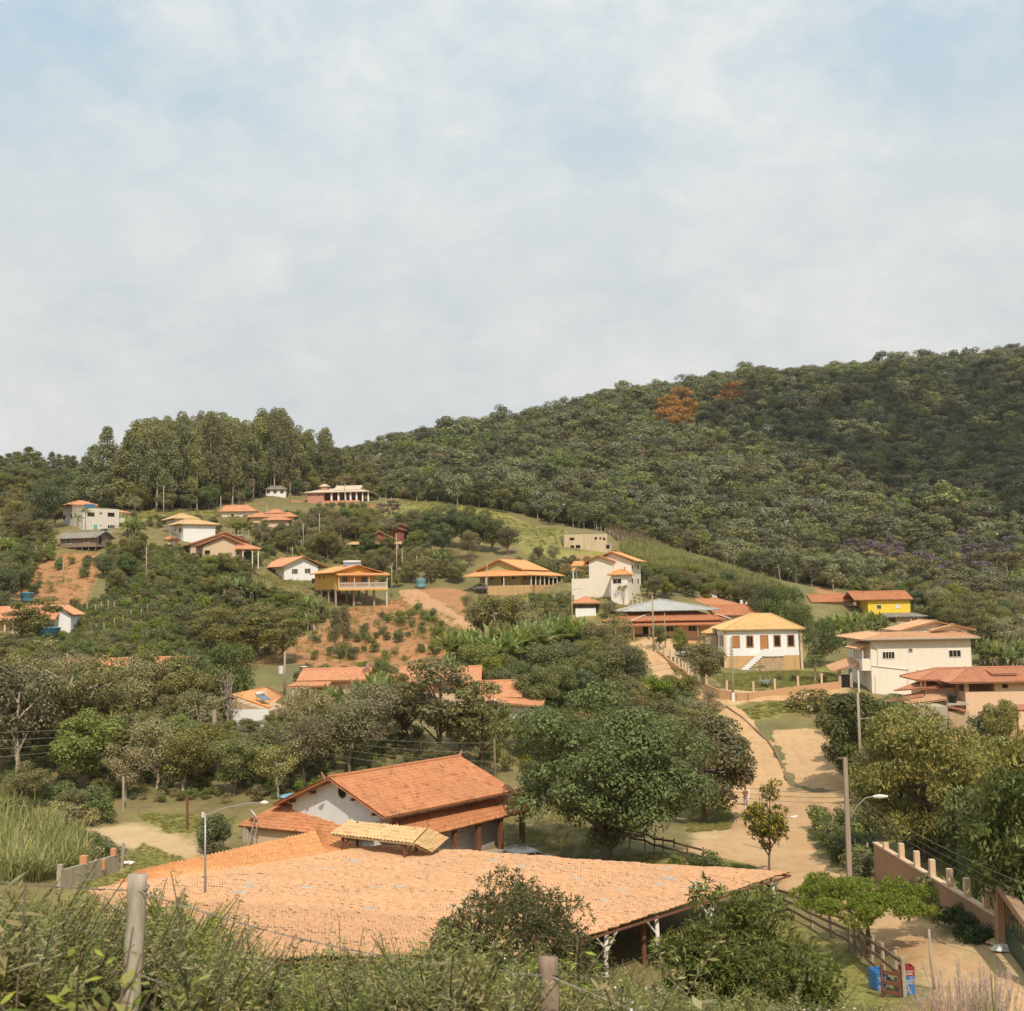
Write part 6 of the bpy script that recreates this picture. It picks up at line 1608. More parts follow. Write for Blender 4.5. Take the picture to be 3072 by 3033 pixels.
MAT['crateblue'] = plain('crate_blue', '#3a76b0', .5); MAT['cratered'] = plain('crate_red', '#8e2f36', .5)
p = hit(2632, 2974); a_ = .12
X = lambda dx, dy, dz: p + np.array([dx * math.cos(a_) - dy * math.sin(a_), dx * math.sin(a_) + dy * math.cos(a_), dz])
for k, (dx, dy, dz, wd, lab) in enumerate(((0, 0, 0, 'ambev', 'bottom blue bottle crate in the front stack by the wooden gate'), (0, 0, .345, 'ambev', 'top blue bottle crate in the front stack by the wooden gate'), (.0, .40, 0, None, 'bottom blue bottle crate in the stack behind, on the lawn side'), (.0, .40, .345, None, 'top blue bottle crate in the stack behind, on the lawn side'))):
    crate(lab, X(dx, dy, dz), a_, 'crateblue', wd, 'stacked bottle crates').scale = (1.12, 1.12, 1.04)
p = hit(2738, 2984)
for k, (dz, mt, lab) in enumerate(((0, 'crateblue', 'bottom blue crate under the dark red crate'), (.345, 'crateblue', 'middle blue crate under the dark red crate'), (.69, 'cratered', 'dark red bottle crate topping the stack beyond the fence'))):
    crate(lab, p + np.array([-.35, 0, dz]), .05, mt, 'ambev' if k else None, 'stacked bottle crates').scale = (1.12, 1.12, 1.04)
# ------------------------------------------------------------------ person walking down the road
def person(loc, yaw):
    e_sk = {'pelvis': (0, 0, .92, .14, .10), 'belly': (0, 0, 1.08, .135, .095), 'chest': (0, -.01, 1.30, .16, .11), 'neck': (0, -.005, 1.47, .055, .055), 'chin': (0, -.02, 1.54, .06, .065), 'head': (0, -.02, 1.62, .078, .092), 'crown': (0, -.01, 1.70, .06, .07),
            'lhip': (.09, 0, .86, .085, .09), 'lknee': (.10, -.10, .50, .058, .06), 'lank': (.10, .02, .09, .038, .042), 'ltoe': (.11, -.13, .04, .04, .03),
            'rhip': (-.09, 0, .86, .085, .09), 'rknee': (-.10, .02, .50, .058, .06), 'rank': (-.10, .12, .09, .038, .042), 'rtoe': (-.11, -.02, .04, .04, .03),
            'lsh': (.19, 0, 1.40, .055, .055), 'lel': (.27, .03, 1.13, .042, .042), 'lwr': (.25, -.12, .92, .03, .03), 'lha': (.24, -.16, .86, .034, .02),
            'rsh': (-.19, 0, 1.40, .055, .055), 'rel': (-.27, -.02, 1.14, .042, .042), 'rwr': (-.10, -.22, 1.08, .03, .03), 'rha': (-.03, -.25, 1.08, .034, .022)}
    ed = [('pelvis', 'belly'), ('belly', 'chest'), ('chest', 'neck'), ('neck', 'chin'), ('chin', 'head'), ('head', 'crown'), ('pelvis', 'lhip'), ('lhip', 'lknee'), ('lknee', 'lank'), ('lank', 'ltoe'), ('pelvis', 'rhip'), ('rhip', 'rknee'), ('rknee', 'rank'), ('rank', 'rtoe'),
          ('chest', 'lsh'), ('lsh', 'lel'), ('lel', 'lwr'), ('lwr', 'lha'), ('chest', 'rsh'), ('rsh', 'rel'), ('rel', 'rwr'), ('rwr', 'rha')]
    def skin(keys, grow, name, mat, parent, extra=()):
        ks = list(keys); vid = {k: i for i, k in enumerate(ks)}; pts = [e_sk[k][:3] for k in ks]; rr = [(e_sk[k][3] + grow, e_sk[k][4] + grow) for k in ks]; es = [(vid[a], vid[b]) for a, b in ed if a in vid and b in vid]
        for b_, p_, r_ in extra: es.append((vid[b_], len(pts))); pts.append(p_); rr.append((r_, r_))
        me = bpy.data.meshes.new('sk'); me.from_pydata(pts, es, []); ob = bpy.data.objects.new('sk', me); COL.objects.link(ob)
        md = ob.modifiers.new('s', 'SKIN'); md.use_smooth_shade = True
        for v, r_ in zip(me.skin_vertices[0].data, rr): v.radius = r_
        me.skin_vertices[0].data[0].use_root = True
        ob.modifiers.new('d', 'SUBSURF').levels = 2
        dm = bpy.data.meshes.new_from_object(ob.evaluated_get(bpy.context.evaluated_depsgraph_get())); bpy.data.objects.remove(ob); dm.materials.clear(); dm.materials.append(mat); dm.name = name
        return link(name, dm, parent)
    sk = plain('skin', '#8a5a42', .6, 0, .05); sh = plain('red_shirt', '#a8483e', .9, 0, .08); tr = plain('grey_trousers', '#8d8a8c', .9, 0, .1); hr = plain('black_hair', '#1c1613', .7)
    r = empty('person', loc, yaw, 'man in red shirt and grey trousers walking down the dirt road with a white sack', 'person')
    ex = []
    for s, hnd, dirv in ((1, 'lha', (0.0, -.3, -1)), (-1, 'rha', (1, -.2, 0))):
        h0 = np.array(e_sk[hnd][:3]); dv = np.array(dirv, float); dv /= np.linalg.norm(dv); side = np.cross(dv, (0, 1, 0.2)); side /= np.linalg.norm(side)
        for k in range(4): ex.append((hnd, tuple(h0 + dv * (.075 + .012 * (1 - abs(k - 1.3))) + side * (k - 1.5) * .02), .009))
        ex.append((hnd, tuple(h0 + dv * .03 + side * .055 + np.array([0, -.02, 0])), .010))
    skin(e_sk.keys(), 0, 'body', sk, r, ex)
    skin(('pelvis', 'belly', 'chest', 'lsh', 'rsh'), .014, 'shirt', sh, r); skin(('pelvis', 'lhip', 'lknee', 'lank', 'rhip', 'rknee', 'rank'), .012, 'trousers', tr, r)
    m = MB(); m.lathe([(.082, -.02), (.094, .04), (.085, .09), (.05, .125), (.005, .135)], (0, .0, 1.62), 14); m.build('hair', hr, r, True)
    m = MB()
    for s in (-1, 1): m.lathe([(.006, 0), (.011, .006), (.006, .012)], (s * .032, -.115, 1.625), 8)
    m.build('eyes', hr, r); m = MB(); m.lathe([(.004, -.02), (.016, -.01), (.006, .025)], (0, -.118, 1.60), 8); m.build('nose', sk, r); m = MB(); m.box(-.025, .025, -.108, -.10, 1.555, 1.563); m.build('mouth', sh, r)
    return r


pl = hit(2237, 2420); pr = person(pl, math.radians(8))
m = MB(); m.tube([(-.02, 0, .62), (.03, .0, .45), (.0, 0, .1), (-.1, 0, -.28), (-.14, 0, -.52)], [.05, .09, .10, .14, .06], 10); o_ = m.build('sack', 'cloth', None, True, pl + np.array([.30, -.05, .93])); tag(o_, 'white sack hanging from the walking man\'s shoulder', 'sack')
# ------------------------------------------------------------------ small litter and odds
def blob(name, label, cat, p, s, mat, seed=0):
    r_ = np.random.default_rng(seed); m = MB(); pr_ = [(.15, 0), (.5, .08), (.45, .2), (.3, .3), (.02, .33)]; m.lathe(pr_, (0, 0, 0), 12); V = m.v[0]; m.v[0] = V * (1 + r_.normal(0, .12, V.shape)) * np.array(s); o = m.build(name, mat, None, False, p); return tag(o, label, cat)


blob('plastic_bag', 'white crumpled plastic sack lying on the road junction', 'bag', hit(2388, 2452), (1.0, .5, .45), 'cloth', 1)
blob('plastic_bag', 'small white scrap on the road below the junction', 'litter', hit(2371, 2495), (.7, .4, .4), 'cloth', 2)
blob('plastic_bag', 'white plastic sheet lying on the grass beside the low grey wall', 'bag', hit(383, 2592), (.9, .6, .5), 'cloth', 3)
blob('basin', 'upturned white basin at the foot of the green gate pillar', 'basin', hit(3018, 2850), (1.3, .8, .6), 'frame', 4)
for i, (px, py) in enumerate(((2990, 2812), (2996, 2832), (2975, 2815), (2965, 2822))): blob('rubble_stone', 'broken stone by the gate pillar, ' + ['largest', 'nearest the basin', 'half in the vine', 'outermost'][i], 'stone', hit(px, py), (1, .7, .6), 'stone', 10 + i)
a, b = hit(175, 2668), hit(352, 2612)
low_wall('low grey stained wall stub in the weeds near the orange pavilion', [a, b], .95, 'dirtycon', .3, 50, 'wall_stub', 'palewood', .2)
for i, (f_, s, dy) in enumerate(((.40, .75, 0), (.93, .6, 0), (.5, 1.3, 1.6))):
    p = a + (b - a) * f_ + np.array([0, dy, (.95 + .25) if not dy else .6]); p[2] += (h1(p[0], p[1]) - p[2] + .6) if dy else 0; m = MB(); m.box(-.25 * s, .25 * s, -.15, .15, -.25, .25 * s); o = m.build('clay_block', 'tile', None, False, p); tag(o, ['orange clay block set on the middle of the wall stub', 'orange clay block on the end of the wall stub', 'broken orange brick pier behind the wall stub'][i], 'brick')
p = hit(364, 2605); m = MB(); m.tube([(0, 0, -.3), (.12, 0, 1.5)], .1, 7); tag(m.build('post', 'palewood', None, False, p), 'leaning grey post at the end of the wall stub', 'post').name = 'leaning_post'
for i, (px, pt, pb) in enumerate(((562, 2385, 2490), (156, 2342, 2372), (370, 2330, 2430))):
    p = hit(px, pb); q = at(px, pt, p[1]); m = MB(); m.tube([(0, 0, -.3), tuple(q - p)], .09, 7); tag(m.build('lone_post', 'redwood' if i == 0 else 'palewood', None, False, p), ['brown goal post at the edge of the sandy clearing', 'short white post in the dry grass', 'grey dead post among the pale branches'][i], 'post')
water_tank('faded blue water tank behind the hall roof', at(880, 2385, 92) - np.array([0, 0, 1.2]), 1.0, 1.1, 'lightblue')
# ------------------------------------------------------------------ foliage
def leafmat(name, dark, light, trans=.3, flower=None, famt=0.0, rough=.55, objvar=.35):
    t = NT(name); r = t.n('Attribute', attribute_name='rnd').outputs['Fac']; o = t.n('ObjectInfo').outputs['Random']
    c = t.mix(r, lin(dark), lin(light))
    h = t.n('HueSaturation', {'Hue': t.math('ADD', .5 - .015, t.math('MULTIPLY', o, .04)), 'Saturation': t.math('ADD', .78, t.math('MULTIPLY', t.math('FRACT', t.math('MULTIPLY', o, 7.3)), .35)), 'Value': t.math('ADD', 1 - objvar * .55, t.math('MULTIPLY', t.math('FRACT', t.math('MULTIPLY', o, 3.7)), objvar * 1.1)), 'Color': c}).outputs[0]
    if flower:
        fl = t.n('Attribute', attribute_name='flw').outputs['Fac']
        h = t.mix(t.math('LESS_THAN', fl, famt), h, t.mix(r, tuple(x * .7 for x in lin(flower)), lin(flower)))
    b = t.n('BsdfPrincipled', {'Base Color': h, 'Roughness': rough, 'Specular IOR Level': .3})
    tr = t.n('BsdfTranslucent', {'Color': t.mix(.5, h, (.34, .31, .09), 'MIX')})
    return t.out(t.n('MixShader', {0: trans, 1: b.outputs[0], 2: tr.outputs[0]}).outputs[0])


LM = dict(
    dark=leafmat('dark_green_leaves', '#464d2c', '#878f55'), olive=leafmat('olive_leaves', '#5e5c37', '#9c955a'), forest=leafmat('forest_leaves', '#54573a', '#999a64', .25, objvar=.9),
    forestbrown=leafmat('rusty_forest_leaves', '#57503a', '#8c8058', .2, objvar=.8), forestgrey=leafmat('grey_forest_leaves', '#5f614a', '#a09f78', .2, objvar=.6), forestlime=leafmat('light_forest_leaves', '#566034', '#9ba05a', .3, objvar=.7), brown=leafmat('brownish_leaves', '#62593a', '#9a8e5a', .25), bright=leafmat('bright_leaves', '#5a662c', '#a0a450', .35), yellowg=leafmat('yellow_green_leaves', '#6c7028', '#acaa48', .4),
    euc=leafmat('eucalyptus_leaves', '#66653f', '#a5a06c', .3), mango=leafmat('mango_leaves', '#555a28', '#a8a252', .3, '#b89248', .12), dry=leafmat('dry_leaves', '#776d49', '#b3a474', .25),
    purple=leafmat('purple_blossom', '#4c4630', '#7a6f4c', .2, '#8c7794', .5), orange=leafmat('orange_blossom', '#6b5f34', '#b08a4a', .2, '#d28d3a', .66), pink=leafmat('pink_blossom', '#4f5233', '#7c7c4b', .2, '#bf8076', .4),
    banana=leafmat('banana_leaves', '#687e3e', '#b2b872', .4, '#b5904a', .10), palm=leafmat('palm_fronds', '#5a6b30', '#93994d', .3), yflower=leafmat('yellow_blossom', '#4b5528', '#7f8440', .3, '#e2bc3c', .26),
    cane=leafmat('cane_blades', '#808648', '#b6b670', .4, '#bda672', .2), grass=leafmat('grass_blades', '#767836', '#aaa256', .35, '#b8a36a', .12), weed=leafmat('weed_leaves', '#757446', '#bdb378', .4, '#b9a472', .2),
    cypress=leafmat('thuja_needles', '#4e6a26', '#82984a', .3), plume=leafmat('grass_plumes', '#cfa08c', '#ecd2c0', .4), vine=leafmat('dark_vine', '#26361d', '#42562c', .2), fresh=leafmat('fresh_weed_leaves', '#6a762f', '#b0b25c', .4), agave=leafmat('silver_agave', '#8fa096', '#b3c0b4', .1))
t = NT('bark'); g = t.n('TexCoord').outputs['Object']; f = t.noise(t.n('Mapping', {'Vector': g, 'Scale': (4, 4, .8)}).outputs[0], 2, 5, .7); MAT['bark'] = t.pbr(t.mix(f, lin('#5a4a3a'), lin('#8a7863')), .9, f, .5, .03)
t = NT('pale_bark'); g = t.n('TexCoord').outputs['Object']; f = t.noise(t.n('Mapping', {'Vector': g, 'Scale': (4, 4, .8)}).outputs[0], 1.5, 5, .7); MAT['palebark'] = t.pbr(t.mix(t.ramp(f, [(.35, 0.0), (.65, 1.0)]), lin('#8d7a66'), lin('#c3b39e')), .9, f, .4, .03)


def unit(v): return v / (np.linalg.norm(v, axis=-1, keepdims=True) + 1e-9)


def leafq(r, C, N, size, asp=.5, fold=.2, T=None, shape='d'):
    n = len(C)
    if T is None: T = np.cross(N, r.normal(0, 1, (n, 3)))
    T = unit(T); B = unit(np.cross(N, T)); N = np.cross(T, B)
    L = (np.broadcast_to(size, (n,)) * .5)[:, None]; Wd = L * np.broadcast_to(asp, (n,))[:, None]
    return np.stack([C - T * L, C + B * Wd + N * fold * Wd + T * L * .1, C + T * L, C - B * Wd + N * fold * Wd + T * L * .1], 1)


def lobes(r, L, n, size, flat=.75, up=.3, jit=.75, asp=.55, lo=.55, droop=0.0):
    """leaves on the shells of lobes L = (x, y, z, radius)"""
    L = np.asarray(L, float); k = r.choice(len(L), n, p=(L[:, 3] ** 2) / (L[:, 3] ** 2).sum())
    d = unit(r.normal(0, 1, (n, 3)) + np.array([0, 0, .35])); fl = np.array([1, 1, flat])
    q = L[k, :3] + d * fl * (L[k, 3] * (lo + (1.08 - lo) * r.random(n) ** .55))[:, None]
    N = unit(d / fl + jit * r.normal(0, 1, (n, 3)) * .75 + np.array([0, 0, up]))
    T = None
    if droop: T = r.normal(0, .6, (n, 3)) + np.array([0, 0, -droop])
    return leafq(r, q, N, size * r.uniform(.65, 1.3, n), asp, T=T)


def ellips(r, n, R, z0, z1, rl, inner=.45, power=1.0, topheavy=0.0):
    """lobe centres through an ellipsoid of radius R between heights z0 and z1"""
    out = []
    for i in range(n):
        d = unit(r.normal(0, 1, 3)); rr = inner + (1 - inner) * r.random() ** .6
        x, y = d[0] * R * rr, d[1] * R * rr; z = (z0 + z1) / 2 + d[2] * (z1 - z0) / 2 * rr
        w = 1 - topheavy * (1 - (z - z0) / (z1 - z0))
        out.append((x * w, y * w, z, rl * r.uniform(.65, 1.25)))
    return out


def tube_quads(paths, seg=6):
    V, Q, n = [], [], 0
    for pts, rad in paths:
        pts = np.asarray(pts, float); k = len(pts); tg = unit(np.gradient(pts, axis=0)); rad = np.broadcast_to(rad, (k,))
        ref = np.where(np.abs(tg[:, :1]) < .7, np.array([[1., 0, 0]]), np.array([[0, 1., 0]])); a = unit(np.cross(tg, ref)); b = np.cross(tg, a)
        an = np.arange(seg) * 2 * math.pi / seg
        v = pts[:, None] + rad[:, None, None] * (np.cos(an)[None, :, None] * a[:, None] + np.sin(an)[None, :, None] * b[:, None])
        V.append(v.reshape(-1, 3)); i, j = np.meshgrid(np.arange(k - 1), np.arange(seg), indexing='ij'); j2 = (j + 1) % seg
        Q.append((n + np.stack([i * seg + j, i * seg + j2, (i + 1) * seg + j2, (i + 1) * seg + j], -1)).reshape(-1, 4)); n += k * seg
    return np.concatenate(V), np.concatenate(Q)


def limbs(r, top, R, L, nl, h0=.35, rt=.18, bend=.12, seg=6):
    """trunk from the ground to `top` and limbs to some lobes"""
    top = np.asarray(top, float); k = 6; t = np.linspace(0, 1, k)[:, None]
    p = t * top; p[1:-1, :2] += r.normal(0, bend, (k - 2, 2)); p[0, 2] -= .5
    paths = [(p, np.linspace(rt, rt * .35, k))]
    L = np.asarray(L, float); idx = r.permutation(len(L))[:nl]
    for i in idx:
        f = r.uniform(h0, .9); s = p[0] + (top - p[0]) * f; e = L[i, :3]
        if e[2] < s[2] - .3: s = top * max(.25, h0 * .7)
        m = (s + e) / 2 + r.normal(0, .06, 3) * np.linalg.norm(e - s) + np.array([0, 0, -.08 * np.linalg.norm(e - s)])
        paths.append((np.array([s, (s + m) / 2 + r.normal(0, .03, 3), m, (m + e) / 2, e]), np.array([.55, .42, .32, .22, .08]) * rt))
    return tube_quads(paths, seg)


def leafmesh(name, quads, mat, r, extra=None, mats=None):
    n = len(quads); V = quads.reshape(-1, 3); Q = np.arange(n * 4).reshape(n, 4); rnd = r.random(n); flw = r.random(n); mi = None
    if extra is not None:
        tv, tq = extra; Q = np.vstack([Q, tq + len(V)]); V = np.vstack([V, tv]); rnd = np.concatenate([rnd, np.zeros(len(tq))]); flw = np.concatenate([flw, np.ones(len(tq))]); mi = np.concatenate([np.zeros(n, int), np.ones(len(tq), int)])
    me = np_mesh(name, V, Q, {'rnd': ('FACE', rnd), 'flw': ('FACE', flw)})
    me.materials.append(mat)
    if extra is not None: me.materials.append(mats or MAT['bark']); me.polygons.foreach_set('material_index', mi.astype(np.int32))
    return me


PROTO = {}   # species -> list of (crown mesh, trunk mesh, height, width)


def add_species(key, crown_quads, trunk, h, w, mat, bark='bark', r=None, single=False):
    if single:
        me = leafmesh(key, crown_quads, mat, r, trunk, MAT[bark]); PROTO.setdefault(key, []).append((me, None, h, w)); return
    me = leafmesh(key + '_crown', crown_quads, mat, r); tm = None
    if trunk is not None: tm = np_mesh(key + '_trunk', *trunk, None, True); tm.materials.append(MAT[bark])
    PROTO.setdefault(key, []).append((me, tm, h, w))


for s in range(3):
    r = np.random.default_rng(100 + s)
    for key, mat in (('broad', 'dark'), ('olivetree', 'olive'), ('browntree', 'brown'), ('drytree', 'dry'), ('brighttree', 'bright')):
        nl = 26 if key != 'drytree' else 20
        L = ellips(r, nl, 3.0, 2.2, 7.4, 1.15, .5, topheavy=.25); n = dict(broad=9500, olivetree=8500, browntree=7000, drytree=4600, brighttree=8000)[key]
        add_species(key, lobes(r, L, n, .28 if key != 'drytree' else .26, .72, jit=.6), limbs(r, (r.normal(0, .3), r.normal(0, .3), 5.6), 3, L, 12, rt=.2), 8, 8, LM[mat], 'bark' if key in ('broad', 'olivetree', 'brighttree') else 'palebark', r)
    # flat tiers
    L = []
    for tier in range(4):
        z = 3.0 + tier * 1.25; Rr = (2.2, 3.4, 3.3, 2.0)[tier]
        for k in range((6, 9, 9, 5)[tier]): a = r.uniform(0, 6.28); q = Rr * r.uniform(.35, 1.0); L.append((q * math.cos(a), q * math.sin(a), z + r.normal(0, .25), r.uniform(.8, 1.25)))
    add_species('layered', lobes(r, L, 4200, .32, .38, up=.8), limbs(r, (.2, .1, 6), 3, L, 18, rt=.18), 7.4, 8.2, LM['olive'], 'bark', r)
    # sparse tree with pale branches
    L = ellips(r, 34, 5.0, 5.0, 11.2, 1.1, .55); add_species('sparse', lobes(r, L, 6000, .28, .6), limbs(r, (.6, 0, 7.5), 5, L, 26, h0=.3, rt=.27, bend=.35), 12, 12, LM['brown'], 'palebark', r)
    # eucalyptus
    L = []
    for k in range(26): z = 24 * (.27 + .71 * (k / 25) ** .9); q = (2.6 - 1.6 * (k / 25)) * r.uniform(.2, 1); a = r.uniform(0, 6.28); L.append((q * math.cos(a), q * math.sin(a), z, r.uniform(1.1, 1.9) * (1.15 - .4 * k / 25)))
    add_species('eucalyptus', lobes(r, L, 5200, .5, 1.25, up=.1, droop=.8, jit=.55), limbs(r, (r.normal(0, .4), 0, 22.5), 3, L, 9, h0=.5, rt=.26), 24.5, 6.5, LM['euc'], 'palebark', r)
    # dense conical eucalyptus
    L = []
    for k in range(95): z = 1.5 + 20.5 * r.random() ** 1.1; q = 5.8 * (1 - (z / 23.5) ** 1.15) * r.uniform(.45, 1); a = r.uniform(0, 6.28); L.append((q * math.cos(a), q * math.sin(a), z, r.uniform(1.0, 1.7) * (1.15 - .5 * z / 23)))
    L += [(0, 0, 22.6, .6), (0, 0, 21.5, .8), (0, 0, 20.2, 1.0)]
    add_species('conetree', lobes(r, L, 11000, .52, 1.2, up=.15, jit=.55), limbs(r, (0, 0, 20), 3, L, 4, rt=.35), 23.5, 13, LM['euc'], 'bark', r)
    # mango: dense dome down to the ground
    L = ellips(r, 44, 3.0, .9, 6.6, 1.15, .6); add_species('mango', lobes(r, L, 9500, .30, .85, asp=.38, droop=.35), limbs(r, (0, 0, 4.5), 3, L, 10, rt=.2), 7.4, 8, LM['dark'], 'bark', r)
    # shrubs
    for key, mat, n in (('shrub', 'olive', 900), ('coffee', 'bright', 900), ('darkshrub', 'dark', 1000), ('dryshrub', 'dry', 700)):
        L = ellips(r, 11, .95, .25, 1.75, .5, .4); add_species(key, lobes(r, L, n, .22, .85), limbs(r, (0, 0, 1.3), 1, L, 6, h0=.1, rt=.05), 2.1, 2.4, LM[mat], 'bark', r)
    # forest tree: one mesh, rendered small
    if s < 3:
        for v in range(2):
            L = ellips(r, 17, 3.3, 3.4, 9.6, 1.35, .6, topheavy=.05); add_species('forest_tree', lobes(r, L, 1500, .58, .66, up=.45, jit=.38, lo=.7), limbs(r, (0, 0, 7), 3, L, 5, rt=.2, seg=4), 10, 8.5, LM[('forest', 'forestbrown', 'forest', 'forestgrey', 'forest', 'forestlime')[s * 2 + v]], 'palebark' if v else 'bark', r, True)
# bare tree
r = np.random.default_rng(55); L = ellips(r, 40, 2.4, 2, 7, .5, .6); tv = limbs(r, (0, 0, 5.5), 2, L, 40, h0=.2, rt=.14, bend=.2); add_species('baretree', lobes(r, L, 260, .2, .7), tv, 7, 5, LM['dry'], 'palebark', r)


def blade_quads(r, base, dirs, length, width, droop, nseg=6, cup=0.0):
    """arching blades: strips of quads"""
    out = []
    for b, d, l, w, dr in zip(base, dirs, length, width, droop):
        d = unit(np.asarray(d, float)); t = np.linspace(0, 1, nseg + 1); hz = np.array([d[0], d[1], 0]); hz = hz / (np.linalg.norm(hz) + 1e-6)
        p = b + d * (t[:, None] * l) + (hz * .35 - np.array([0, 0, 1.0])) * (dr * l * t ** 2)[:, None]
        side = np.cross(d, (0, 0, 1.0)); side = side / (np.linalg.norm(side) + 1e-6)
        ww = w * np.sin(np.clip(t * 1.0 + .10, 0, 1) * math.pi) ** .6 * .5; ww[-1] = 0.01 * w
        a, c = p + side * ww[:, None] + np.array([0, 0, 1]) * (cup * ww)[:, None], p - side * ww[:, None] + np.array([0, 0, 1]) * (cup * ww)[:, None]
        for i in range(nseg): out.append([a[i], p[i], p[i + 1], a[i + 1]]); out.append([p[i], c[i], c[i + 1], p[i + 1]])
    return np.array(out)


def banana(r, n_stem=4, H_=3.2):
    Qs, tubes = [], []
    for s in range(n_stem):
        a = r.uniform(0, 6.28); o = np.array([math.cos(a), math.sin(a), 0]) * r.uniform(.1, 1.0); h = H_ * r.uniform(.55, .95); lean = r.normal(0, .15, 2)
        tp = o + np.array([lean[0], lean[1], h * .6]); tubes.append((np.array([o - (0, 0, .4), (o + tp) / 2, tp]), np.array([.16, .13, .09])))
        k = 9; an = r.uniform(0, 6.28) + np.arange(k) * 2.4
        el = np.radians(np.linspace(82, 15, k) + r.normal(0, 6, k)); d = np.stack([np.cos(an) * np.cos(el), np.sin(an) * np.cos(el), np.sin(el)], 1)
        ln = H_ * r.uniform(.62, .85, k); Qs.append(blade_quads(r, np.repeat(tp[None], k, 0), d, ln, ln * .23, np.linspace(.05, .42, k), 7, .35))
    return np.concatenate(Qs), tube_quads(tubes, 7)


def palm(r, H_=4.0, nf=14, fl=1.6, trunk=.1):
    tp = np.array([r.normal(0, .15), 0, H_]); Qs = []
    for k in range(nf):
        an = k * 2.4 + r.uniform(-.2, .2); el = math.radians(r.uniform(5, 75)); d = np.array([math.cos(an) * math.cos(el), math.sin(an) * math.cos(el), math.sin(el)])
        t = np.linspace(.08, 1, 18); rach = tp + d * (t * fl)[:, None] + np.array([0, 0, -1.0]) * (.55 * fl * t ** 2)[:, None]; tg = unit(np.gradient(rach, axis=0)); sd = unit(np.cross(tg, (0, 0, 1.0)))
        for s in (-1, 1):
            T = unit(sd * s + tg * .6 + np.array([0, 0, -.35])); ln = fl * .34 * np.sin(np.clip(t, .12, .95) * math.pi) ** .5
            Qs.append(leafq(r, rach + T * ln[:, None] * .5, unit(np.cross(T, tg)) + 0.01, ln, .13, T=T))
    return np.concatenate(Qs), tube_quads([(np.array([(0, 0, -.3), tp * .5, tp]), np.array([trunk * 1.2, trunk, trunk * .8]))], 7)


def tuft(r, n, l, w, spread=.35, droop=.5, rad=.15, nseg=3):
    b = np.concatenate([r.normal(0, rad, (n, 2)), np.zeros((n, 1))], 1); d = np.concatenate([r.normal(0, spread, (n, 2)), np.ones((n, 1))], 1)
    return blade_quads(r, b, d, l * r.uniform(.6, 1.2, n), w * r.uniform(.7, 1.3, n), droop * r.uniform(.3, 1.2, n), nseg)


for s in range(3):
    r = np.random.default_rng(300 + s); q, tq = banana(r, 4 + s); add_species('banana', q, tq, 4.0, 4.4, LM['banana'], 'palebark', r)
    q, tq = palm(r, 3.2 + s * .5); add_species('palm', q, tq, 4.2 + s * .5, 3.2, LM['palm'], 'palebark', r)


# ------------------------------------------------------------------ placing
PLANTS = []
NAMES = dict(broad='broadleaf_tree', olivetree='bushy_tree', browntree='thin_leaved_tree', drytree='dry_tree', brighttree='leafy_tree', layered='spreading_tree', sparse='sparse_tree', eucalyptus='eucalyptus_tree', conetree='eucalyptus_tree', mango='mango_tree', shrub='shrub', coffee='coffee_bush', darkshrub='leafy_bush', dryshrub='dry_bush', baretree='bare_tree', banana='banana_plant', palm='palm_tree')
LOOK = dict(broad='dark green tree', olivetree='olive tree', browntree='brownish tree', drytree='dry tree', brighttree='bright green tree', layered='flat tiered tree', sparse='open brown tree', eucalyptus='tall slender eucalyptus', conetree='dense cone shaped eucalyptus', mango='dense dark domed tree', shrub='olive bush', coffee='bright bush', darkshrub='dark bush', dryshrub='pale bush', baretree='nearly leafless tree', banana='banana clump', palm='small palm')
CAT = dict(banana='banana plant', palm='palm', shrub='bush', coffee='bush', darkshrub='bush', dryshrub='bush')
GRP = dict(eucalyptus='eucalyptus of the hilltop wood', banana='banana clumps in the village', palm='palms in the village')


def plant(sp, p, h, w=None, var=None, label=None, rz=None, lookp=None):
    v = PROTO[sp]; i = var if var is not None else int(rng.integers(len(v))); me, tm, h0, w0 = v[i % len(v)]
    sz = h / h0; sx = (w / w0) if w else sz * rng.uniform(.9, 1.12)
    e = empty(NAMES[sp], (p[0], p[1], p[2] - .05), rng.uniform(0, 6.28) if rz is None else rz, label, CAT.get(sp, 'tree'), GRP.get(sp, 'bushes of the village' if CAT.get(sp) == 'bush' else 'trees of the village'))
    e.scale = (sx, sx, sz)
    if tm is not None: link('trunk' if sp not in ('banana',) else 'stem', tm, e)
    c = link('crown' if CAT.get(sp, 'tree') == 'tree' else 'foliage', me, e)
    px, py = proj((p[0], p[1], p[2] + h * .5))
    if label is None: PLANTS.append((e, lookp or LOOK[sp], px, py))
    return e


def blocked(px, py, p, h, w):
    s = FPX / p[1]; x0, x1 = px - w * s / 2, px + w * s / 2; y0, y1 = py - h * s, py - h * s * .1
    for a, b, c, d, dist in HOUSES:
        if p[1] > dist + 4: continue
        ox = min(x1, c) - max(x0, a); oy = min(y1, d) - max(y0, b)
        if ox > 2 and oy > 2 and ox * oy > .06 * min((c - a) * (d - b), (x1 - x0) * (y1 - y0)): return True
    return False


def inpoly(poly, n, tries=60):
    P = np.array(poly, float); lo, hi = P.min(0), P.max(0); out = []
    while len(out) < n and tries:
        q = rng.uniform(lo, hi, (n * 2, 2)); k = inside(P, q[:, 0], q[:, 1]); out += [tuple(x) for x in q[k]]; tries -= 1
    return out[:n]


ROADS = [plan(MAIN), plan(LANE), plan(REDR), plan([(1190, 1765), (1265, 1760), (1380, 1830), (1440, 1872), (1425, 1915), (1340, 1890), (1225, 1825), (1190, 1800)])]
SPOTS = []


